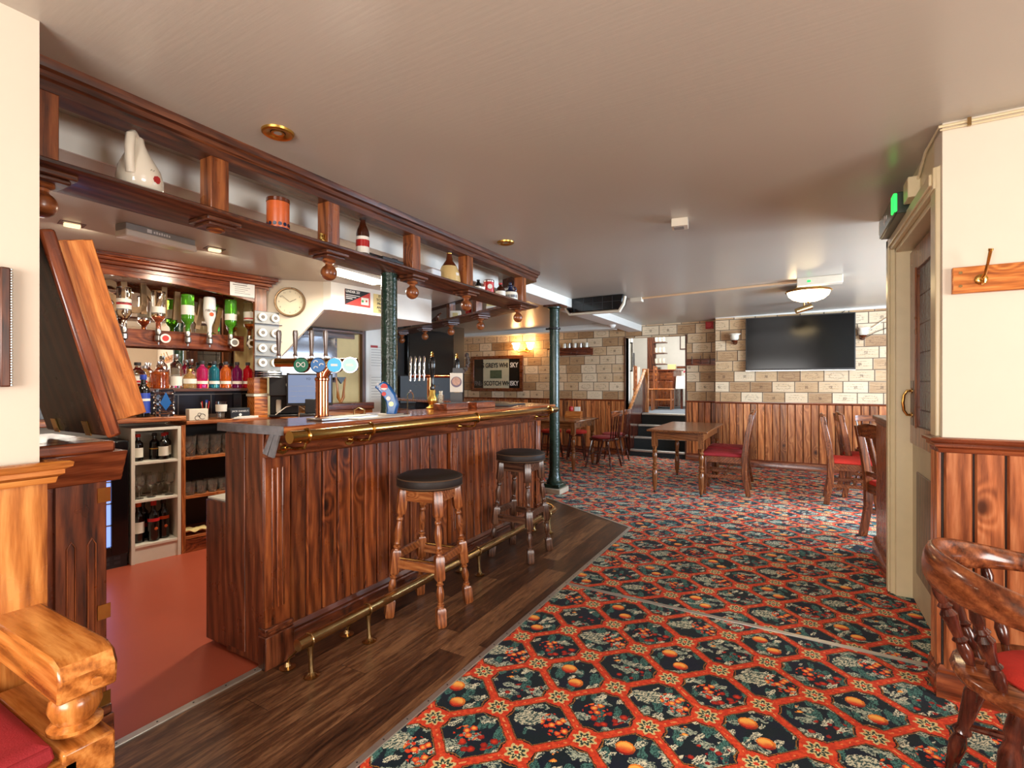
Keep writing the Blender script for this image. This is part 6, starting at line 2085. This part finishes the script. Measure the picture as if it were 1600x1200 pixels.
# television and its wall
t = thing('television', 'large black wall-mounted television on the crate wallpaper', 'television', (0.016, 8.545, 1.885))
MB().box(-0.70, 0.70, -0.085, -0.045, -0.40, 0.405).build('housing', M['black'], t, bevel=0.004)
MB().box(-0.685, 0.685, -0.088, -0.0851, -0.375, 0.39).build('screen', plain('television_screen', (8, 8, 9), 0.14, spec=0.22), t)
MB().box(-0.70, 0.70, -0.092, -0.045, -0.412, -0.398).build('lower_trim', M['steel'], t)
MB().box(-0.2, 0.2, -0.045, 0.0, -0.2, 0.2).build('bracket', M['black'], t)
for x, lab in ((-0.84, 'unlit wall lamp with white glass cup, left of the television'), (0.80, 'unlit wall lamp with white glass cup, right of the television')):
    t = thing('wall_lamp', lab, 'wall lamp', (x, 8.55, 1.95), 0, 'white cup wall lamps beside the television')
    MB().cyl((0, 0, -0.02), (0, -0.02, -0.02), 0.035, n=20).tube([(0, -0.02, -0.02), (0, -0.07, -0.045), (0, -0.1, -0.02)], 0.01, 8).lathe([(0.02, -0.03), (0.045, -0.01), (0.05, 0.005), (0.046, 0.01)], 20, Matrix.Translation((0, -0.1, 0))).build('bronze_arm', M['brownglaze'], t)
    vs = []
    rings = []
    for r_, z_ in ((0.035, 0.0), (0.06, 0.03), (0.065, 0.06), (0.06, 0.08), (0.085, 0.11)):
        rings.append([Vector((r_ * (1 + (0.12 * math.cos(6 * a) if z_ > 0.1 else 0)) * math.cos(a), -0.1 + r_ * (1 + (0.12 * math.cos(6 * a) if z_ > 0.1 else 0)) * math.sin(a), z_)) for a in [2 * PI * k / 24 for k in range(24)]])
    MB().loft(rings).build('glass_shade', M['ceramic'], t, angle=80)
t = thing('white_cable', 'white cable running down from the ceiling to the right wall lamp', 'cable', (0, 0, 0))
MB().tube([(1.25, 8.53, 2.30), (1.05, 8.53, 2.17), (0.86, 8.53, 2.02)], 0.007, 6).build('cable', M['offwhite'], t)
t = thing('black_cable', 'thin black cable along the top of the wall beside the television', 'cable', (0, 0, 0))
MB().tube([(0.55, 8.53, 2.29), (0.6, 8.53, 2.33), (0.8, 8.53, 2.335), (1.3, 8.53, 2.345)], 0.005, 6).tube([(0.84, 8.53, 1.93), (0.95, 8.53, 2.0), (1.15, 8.53, 2.08)], 0.004, 6).build('cable', M['ink'], t)
t = thing('coat_rack', 'dark coat rack with three small hooks beside the stair opening', 'coat rack', (-1.385, 8.8, 1.645))
MB().box(-0.235, 0.235, -0.022, 0.0, -0.055, 0.055).build('board', wd('redwood', 'x'), t, bevel=0.003)
for x in (-0.14, 0.0, 0.14):
    MB().tube([(x, -0.02, -0.02), (x, -0.06, -0.03), (x, -0.07, 0.0), (x, -0.055, 0.015)], 0.008, 8).tube([(x, -0.02, 0.01), (x, -0.06, 0.06), (x, -0.075, 0.10)], 0.007, 8).build('hook', M['steel'], t)
t = thing('fire_bell', 'small red alarm sounder high on the crate wall by the corner', 'alarm', (-1.25, 8.8, 2.25))
MB().box(-0.06, 0.06, -0.06, 0.0, -0.06, 0.06).cyl((0, -0.06, 0), (0, -0.09, 0), 0.05, n=20).build('sounder', M['tinred'], t, bevel=0.006)

# whisky mirror
t = thing('whisky_mirror', 'framed pub mirror lettered SCOTCH WHISKY on the far crate wall', 'mirror', (-5.38, 8.8, 1.495))
MB().box(-0.62, 0.62, -0.035, 0.0, 0.30, 0.365).box(-0.62, 0.62, -0.035, 0.0, -0.365, -0.30).box(-0.62, -0.55, -0.035, 0.0, -0.30, 0.30).box(0.55, 0.62, -0.035, 0.0, -0.30, 0.30).build('frame', wd('chair', 'x'), t, bevel=0.006)
MB().box(-0.56, 0.56, -0.02, -0.005, -0.31, 0.31).build('dark_glass', plain('mirror_black', (40, 34, 28), 0.08), t)
MB().box(-0.32, 0.30, -0.0225, -0.0201, -0.30, 0.30).build('pale_panel', plain('mirror_cream', (206, 198, 166), 0.3), t)
MB().box(-0.15, 0.13, -0.0245, -0.0226, -0.10, 0.07).build('picture', plain('mirror_green_picture', (92, 106, 76), 0.4, noise=0.3, scale=30), t)
for body, x, z, sz, m_, sx_ in (("'S GREYS WHI", -0.04, 0.165, 0.135, 'ink', 0.78), ('SKY', 0.42, 0.165, 0.135, 'inkwhite', 0.78), ('T SCOTCH WH', -0.03, -0.205, 0.13, 'ink', 0.8), ('ISKY', 0.42, -0.205, 0.13, 'inkwhite', 0.78), ('FINES', -0.44, -0.205, 0.13, 'inkgrey', 0.6)):
    lettering(body, M[m_], t, (x, -0.026, z), (PI / 2, 0, 0), sz, sx=sx_, bold=0.003)
t = thing('lit_wall_lamp', 'lit brass wall lamp with two bright glass shades above the whisky mirror', 'wall lamp', (-4.70, 8.8, 1.96))
MB().lathe([(0.05, 0), (0.04, 0.02), (0.015, 0.03)], 20, Matrix.Rotation(PI / 2, 4, 'X')).tube([(-0.16, -0.12, 0.0), (-0.12, -0.11, -0.05), (0, -0.03, -0.02), (0.12, -0.11, -0.05), (0.16, -0.12, 0.0)], 0.009, 8).build('brass_arms', M['gold'], t)
for x in (-0.16, 0.16):
    MB().lathe([(0.03, 0.0), (0.055, 0.04), (0.06, 0.09), (0.085, 0.13)], 20, Matrix.Translation((x, -0.12, 0))).build('glass_shade', M['sconce'], t)
t = thing('trophy_shelf', 'dark wall shelf high on the crate wall behind the green column', 'shelf', (-3.72, 8.8, 1.87))
MB().box(-0.44, 0.44, -0.14, 0.0, 0.06, 0.085).box(-0.44, 0.44, -0.03, 0.0, -0.05, 0.06).build('shelf', wd('redwood', 'x'), t, bevel=0.004)
for k in range(7):
    x = -4.08 + k * 0.115
    if k in (2,):
        x += 0.02
    tk = thing('tankard', 'pewter tankard, %s from the left on the high dark wall shelf' % ('first', 'second', 'third', 'fourth', 'fifth', 'sixth', 'seventh')[k], 'tankard', (x, 8.73, 1.956), 0, 'tankards on the high wall shelf')
    MB().lathe([(0.032, 0), (0.035, 0.01), (0.03, 0.09), (0.027, 0.09), (0.028, 0.01), (0.001, 0.01)], 16).build('cup', M['steel'] if k % 2 else M['ceramic'], tk)
    MB().tube([(0.03, 0, 0.075), (0.052, 0, 0.07), (0.05, 0, 0.03), (0.032, 0, 0.02)], 0.004, 6).build('handle', M['steel'], tk)

# items on the far tables
t = thing('condiment_holder', 'orange wooden condiment box with a red jar on the crate wall table', 'condiment box', (-3.10, 7.42, 0.745), 0.1)
MB().prism([(-0.07, 0), (0.07, 0), (0.07, 0.10), (0.0, 0.10), (-0.05, 0.04)], 'x', -0.13, 0.13).build('box', wd('flap', 'x'), t, bevel=0.004)
MB().lathe([(0.035, 0.1), (0.038, 0.11), (0.038, 0.16), (0.03, 0.175), (0.001, 0.175)], 18, Matrix.Translation((-0.05, 0.03, 0))).build('red_jar', M['tinred'], t)
MB().box(0.01, 0.1, 0.01, 0.04, 0.1, 0.17).build('napkins', M['labelw'], t, bevel=0.003)
t = thing('cutlery_roll', 'shiny bundle of wrapped cutlery on the right table', 'cutlery', (0.78, 6.35, 0.7455), 0.4)
MB().box(-0.12, 0.12, -0.05, 0.05, 0.0, 0.03).cyl((-0.12, 0, 0.045), (0.12, 0.02, 0.045), 0.02, n=12).build('wrap', M['cloth'], t, bevel=0.008)
t = thing('white_switch', 'small white box standing on the cap of the low partition', 'box', (0.60, 4.3, 1.0455))
MB().box(-0.035, 0.035, -0.05, 0.05, 0, 0.05).build('box', M['offwhite'], t, bevel=0.004)

# right wall fittings
t = thing('coat_hook_rail', 'pine rail with a tall brass coat hook on the right cream wall', 'coat rail', (0, 2.66, 1.697))
MB().box(0.547, 1.9, -0.022, 0.0, -0.053, 0.053).build('board', wd('flap', 'x'), t, bevel=0.003)
for x in (0.572,):
    for z in (-0.024, 0.03):
        MB().cyl((x, -0.022, z), (x, -0.0245, z), 0.006, n=12).build('screw', M['wornbrass'], t)
for x in (0.634, 1.0, 1.4):
    MB().lathe([(0.019, 0), (0.021, 0.003), (0.016, 0.007), (0.008, 0.009), (0.001, 0.009)], 24, Matrix.Translation((x, -0.022, -0.003)) @ Matrix.Rotation(PI / 2, 4, 'X')).tube([(x, -0.03, -0.003), (x + 0.003, -0.055, 0.01), (x + 0.008, -0.07, 0.05), (x + 0.012, -0.085, 0.095)], [0.006, 0.0055, 0.005, 0.006], 10).tube([(x, -0.028, -0.006), (x, -0.045, -0.025), (x, -0.06, -0.02), (x, -0.064, -0.005)], 0.0055, 8).cyl((x + 0.012, -0.085, 0.095), (x + 0.0125, -0.088, 0.103), 0.008, n=12).build('hook', M['brass'], t)
t = thing('exit_light', 'dark emergency exit box glowing green over the lobby door', 'exit sign', (0.52, 3.42, 2.215), 0)
MB().box(-0.075, 0.0, -0.2, 0.35, -0.055, 0.055).build('housing', plain('exit_housing', (48, 58, 48), 0.3), t, bevel=0.005)
MB().box(-0.082, -0.075, -0.19, 0.34, -0.05, 0.05).build('sign_face', plain('exit_face', (20, 60, 40), 0.2), t)
MB().box(-0.088, -0.07, -0.205, -0.13, -0.045, 0.05).build('green_lamp', M['sign_green'], t, bevel=0.006)
MB().prism([(0.05, -0.012), (0.13, -0.012), (0.13, -0.03), (0.17, 0.0), (0.13, 0.03), (0.13, 0.012), (0.05, 0.012)], 'x', -0.0835, -0.082).build('arrow', M['inkwhite'], t)
for y, lab, h_ in ((3.13, 'cream junction box at the near end of the exit light', 0.05), (4.0, 'cream junction box in the ceiling corner past the exit light', 0.045)):
    t = thing('junction_box', lab, 'junction box', (0.52, y, 2.24 if y < 3.5 else 2.3))
    MB().box(-0.05, 0.0, -0.06, 0.06, -h_, h_).build('box', M['frame_cream'], t, bevel=0.004)
t = thing('ceiling_cable', 'thin cream cable clipped in the corner of ceiling and right wall', 'cable')
MB().tube([(0.51, 3.08, 2.27), (0.508, 2.9, 2.335), (0.507, 2.65, 2.335), (1.2, 2.645, 2.34), (2.0, 2.65, 2.345)], 0.006, 6).tube([(0.51, 2.648, 2.32), (1.2, 2.648, 2.325), (2.0, 2.648, 2.33)], 0.004, 6).build('cable', M['frame_cream'], t)
for x in (0.6, 0.9, 1.2):
    MB().box(x - 0.006, x + 0.006, 2.64, 2.652, 2.315, 2.348).build('clip', M['wornbrass'], t)

# picture on the left wall
t = thing('framed_picture', 'dark framed picture with beaded silver edge on the left wall', 'picture', (-1.89, 0.0, 1.435))
MB().box(0.0, 0.018, 0.10, 0.505, -0.16, 0.16).build('backing', M['ink'], t)
for (y0, y1, z0, z1) in ((0.485, 0.507, -0.163, 0.163), (0.09, 0.112, -0.163, 0.163), (0.112, 0.485, 0.141, 0.163), (0.112, 0.485, -0.163, -0.141)):
    MB().box(0.0, 0.025, y0, y1, z0, z1).build('moulding', wd('walnut'), t, bevel=0.004)
b = MB()
for k in range(44):
    z = -0.158 + k * 0.00735
    b.sphere((0.022, 0.5085, z), 0.0033, 6)
b.build('beading', M['steel'], t)
MB().box(0.018, 0.0195, 0.115, 0.482, -0.138, 0.138).build('mount', M['labelw'], t)
MB().box(0.0195, 0.0205, 0.16, 0.44, -0.1, 0.1).build('print', plain('print_sepia', (150, 130, 100), 0.6, noise=0.3, scale=20), t)

# ================================================================ THE BACK ROOM
FZ = 0.722
t = thing('dresser', 'brown dresser with plate rack seen through the stair opening', 'dresser', (-2.83, 11.75, FZ), math.radians(-6))
MB().box(-0.2, 0.42, -0.1, 0.5, 0.04, 0.86).build('body', wd('redwood'), t, bevel=0.006)
for x0 in (-0.19, 0.115):
    d_ = MB().box(x0, x0 + 0.29, -0.115, -0.1, 0.08, 0.62).build('door', wd('chair'), t, bevel=0.006)
    MB().sphere((x0 + 0.14, -0.125, 0.36), 0.012, 8).build('knob', M['ink'], d_)
    d_ = MB().box(x0, x0 + 0.29, -0.115, -0.1, 0.65, 0.82).build('drawer', wd('chair', 'x'), t, bevel=0.006)
    MB().sphere((x0 + 0.14, -0.125, 0.73), 0.012, 8).build('knob', M['ink'], d_)
MB().box(-0.24, 0.46, -0.14, 0.52, 0.86, 0.89).build('top', wd('redwood', 'x'), t, bevel=0.006)
MB().box(-0.22, -0.02, -0.02, 0.02, 0.89, 1.75).build('rack_back', wd('walnut'), t)
for z in (1.0, 1.25, 1.5):
    MB().box(-0.05, 0.22, -0.12, 0.1, z, z + 0.025).build('rack_shelf', wd('walnut', 'x'), t, bevel=0.005)
gp = 'white crockery on the dresser rack'
for r_, z in enumerate((1.027, 1.277, 1.527)):
    for k in range(3):
        c_, s_ = math.cos(math.radians(-6)), math.sin(math.radians(-6))
        lx, ly = 0.0 + k * 0.085, -0.02
        o = MB().lathe([(0.022, 0), (0.034, 0.03), (0.036, 0.12), (0.033, 0.12), (0.02, 0.005), (0.001, 0.005)], 14).build('mug', M['ceramic'], loc=(-2.83 + c_ * lx - s_ * ly, 11.75 + s_ * lx + c_ * ly, FZ + z))
        tag(o, 'white mug, %s on the %s shelf of the dresser rack' % (('left', 'middle', 'right')[k], ('lower', 'middle', 'upper')[r_]), 'mug', gp)
t = thing('plate_stack', 'stack of white plates on the dresser top', 'plates', (-2.86, 11.85, FZ + 0.892))
for k in range(4):
    MB().lathe([(0.07, 0.014 * k), (0.12, 0.014 * k + 0.01), (0.118, 0.014 * k + 0.013), (0.07, 0.014 * k + 0.004)], 20).build('plate', M['ceramic'], t)
t = thing('menu_holder', 'small pale box on the right of the dresser top', 'box', (-2.5, 11.85, FZ + 0.892))
MB().box(-0.1, 0.08, -0.03, 0.03, 0, 0.12).build('box', M['yellowpaper'], t, bevel=0.003)


def ladder_chair(label, loc, rot):
    t = thing('pine_chair', label, 'chair', loc, rot, 'orange pine chairs in the back room')
    w_ = wd('stool')
    for sx_ in (-0.18, 0.18):
        for sy_ in (-0.18, 0.18):
            MB().box(sx_ - 0.02, sx_ + 0.02, sy_ - 0.02, sy_ + 0.02, 0, 0.95 if sx_ < 0 else 0.43).build('leg', w_, t, bevel=0.004)
    MB().box(-0.21, 0.21, -0.21, 0.21, 0.43, 0.46).build('seat', wd('flap', 'x'), t, bevel=0.006)
    for z in (0.2,):
        MB().box(-0.18, 0.18, -0.19, -0.17, z, z + 0.03).box(-0.18, 0.18, 0.17, 0.19, z, z + 0.03).box(-0.19, -0.17, -0.18, 0.18, z, z + 0.03).box(0.17, 0.19, -0.18, 0.18, z, z + 0.03).build('stretcher', wd('flap', 'x'), t)
    for z in (0.62, 0.74, 0.86):
        MB().box(-0.19, -0.17, -0.18, 0.18, z, z + 0.05).build('back_slat', wd('flap', 'y'), t, bevel=0.003)
    return t


ladder_chair('orange pine chair nearest the top of the steps', (-2.86, 10.75, FZ), math.radians(10))
ladder_chair('orange pine chair beside the dresser, behind the nearest one', (-2.55, 11.22, FZ), math.radians(5))
t = thing('dining_table', 'table with a white cloth at the right of the back room', 'table', (-1.82, 11.9, FZ))
MB().box(-0.5, 0.5, -0.35, 0.35, 0.70, 0.73).build('table_top', wd('redwood', 'x'), t)
b = MB()
N = 40
rings = []
per = []
for k in range(N):
    q = k / N * 4
    i_, f_ = int(q), q - int(q)
    cs = [(-0.52, -0.37), (0.52, -0.37), (0.52, 0.37), (-0.52, 0.37)]
    a_, b_ = cs[i_], cs[(i_ + 1) % 4]
    per.append((a_[0] + (b_[0] - a_[0]) * f_, a_[1] + (b_[1] - a_[1]) * f_))
for z_, e_ in ((0.735, 0.0), (0.70, 0.01), (0.45, 0.03)):
    rings.append([Vector((x_ * (1 + e_ * (1 + math.sin(k * 1.7))), y_ * (1 + e_ * (1 + math.cos(k * 2.1))), z_)) for k, (x_, y_) in enumerate(per)])
b.loft(rings).build('tablecloth', M['cloth'], t, angle=60)
for sx_ in (-0.42, 0.42):
    for sy_ in (-0.28, 0.28):
        MB().box(sx_ - 0.025, sx_ + 0.025, sy_ - 0.025, sy_ + 0.025, 0, 0.7).build('leg', wd('darkturn'), t)
t = thing('flower_pot', 'small pot of pink flowers on the white tablecloth', 'pot plant', (-2.2, 11.8, FZ + 0.737))
MB().lathe([(0.03, 0), (0.04, 0.06), (0.001, 0.06)], 14).build('pot', M['ceramic'], t)
b = MB()
for k in range(7):
    b.sphere((0.03 * math.cos(k * .9), 0.03 * math.sin(k * .9), 0.09 + 0.01 * (k % 3)), 0.018, 8)
b.build('flowers', plain('pink_petals', (214, 90, 110), 0.7), t)
t = thing('framed_print', 'pale framed drawing on the white wall of the back room', 'picture', (-2.15, 13.1, 2.36))
MB().box(-0.42, 0.35, -0.03, 0, -0.21, 0.23).build('frame', wd('walnut'), t)
MB().box(-0.395, 0.325, -0.034, -0.03, -0.185, 0.205).build('print', M['labelw'], t)
b = MB()
for k in range(4):
    b.tube([(-0.1 + 0.03 * math.sin(3 * k + j), -0.036, -0.1 + 0.035 * j) for j in range(7)], 0.002, 5)
b.build('drawing_lines', M['inkgrey'], t)
MB().box(-0.6, 1.0, 13.06, 13.1, 1.70, 1.75)
t = thing('narrow_picture', 'tall narrow dark framed picture at the left inside the stair opening', 'picture', (-2.98, 10.16, 1.835), math.radians(-30))
MB().box(-0.065, 0.065, -0.02, 0.0, -0.30, 0.30).build('frame', M['ink'], t)
MB().box(-0.045, 0.045, -0.024, -0.02, -0.275, 0.275).build('print', M['labelw'], t)
struct(MB().box(-3.9, -2.97, 10.18, 10.3, FZ, 3.3).build('wall_far', M['white']), 'white side wall at the top of the steps')
t = thing('specials_board', 'small dark chalk board standing on the ledge in the back room', 'board', (-3.28, 11.2, 1.66), 0.1)
MB().box(-0.09, 0.09, -0.015, 0.015, 0.0, 0.33).build('board', M['darkgrey'], t, bevel=0.02)
MB().box(-0.14, 0.2, -0.06, 0.06, -0.938, 0.0).build('stand', M['white'], t)
struct(MB().box(-2.65, 1.1, 13.07, 13.1, 1.68, 1.73).build('trim_20', wd('redwood', 'x')), 'dark dado rail on the back room wall')
point('back_room_light', (-1.5, 10.8, 2.8), 30, (1.0, 0.97, 0.92), 0.3)
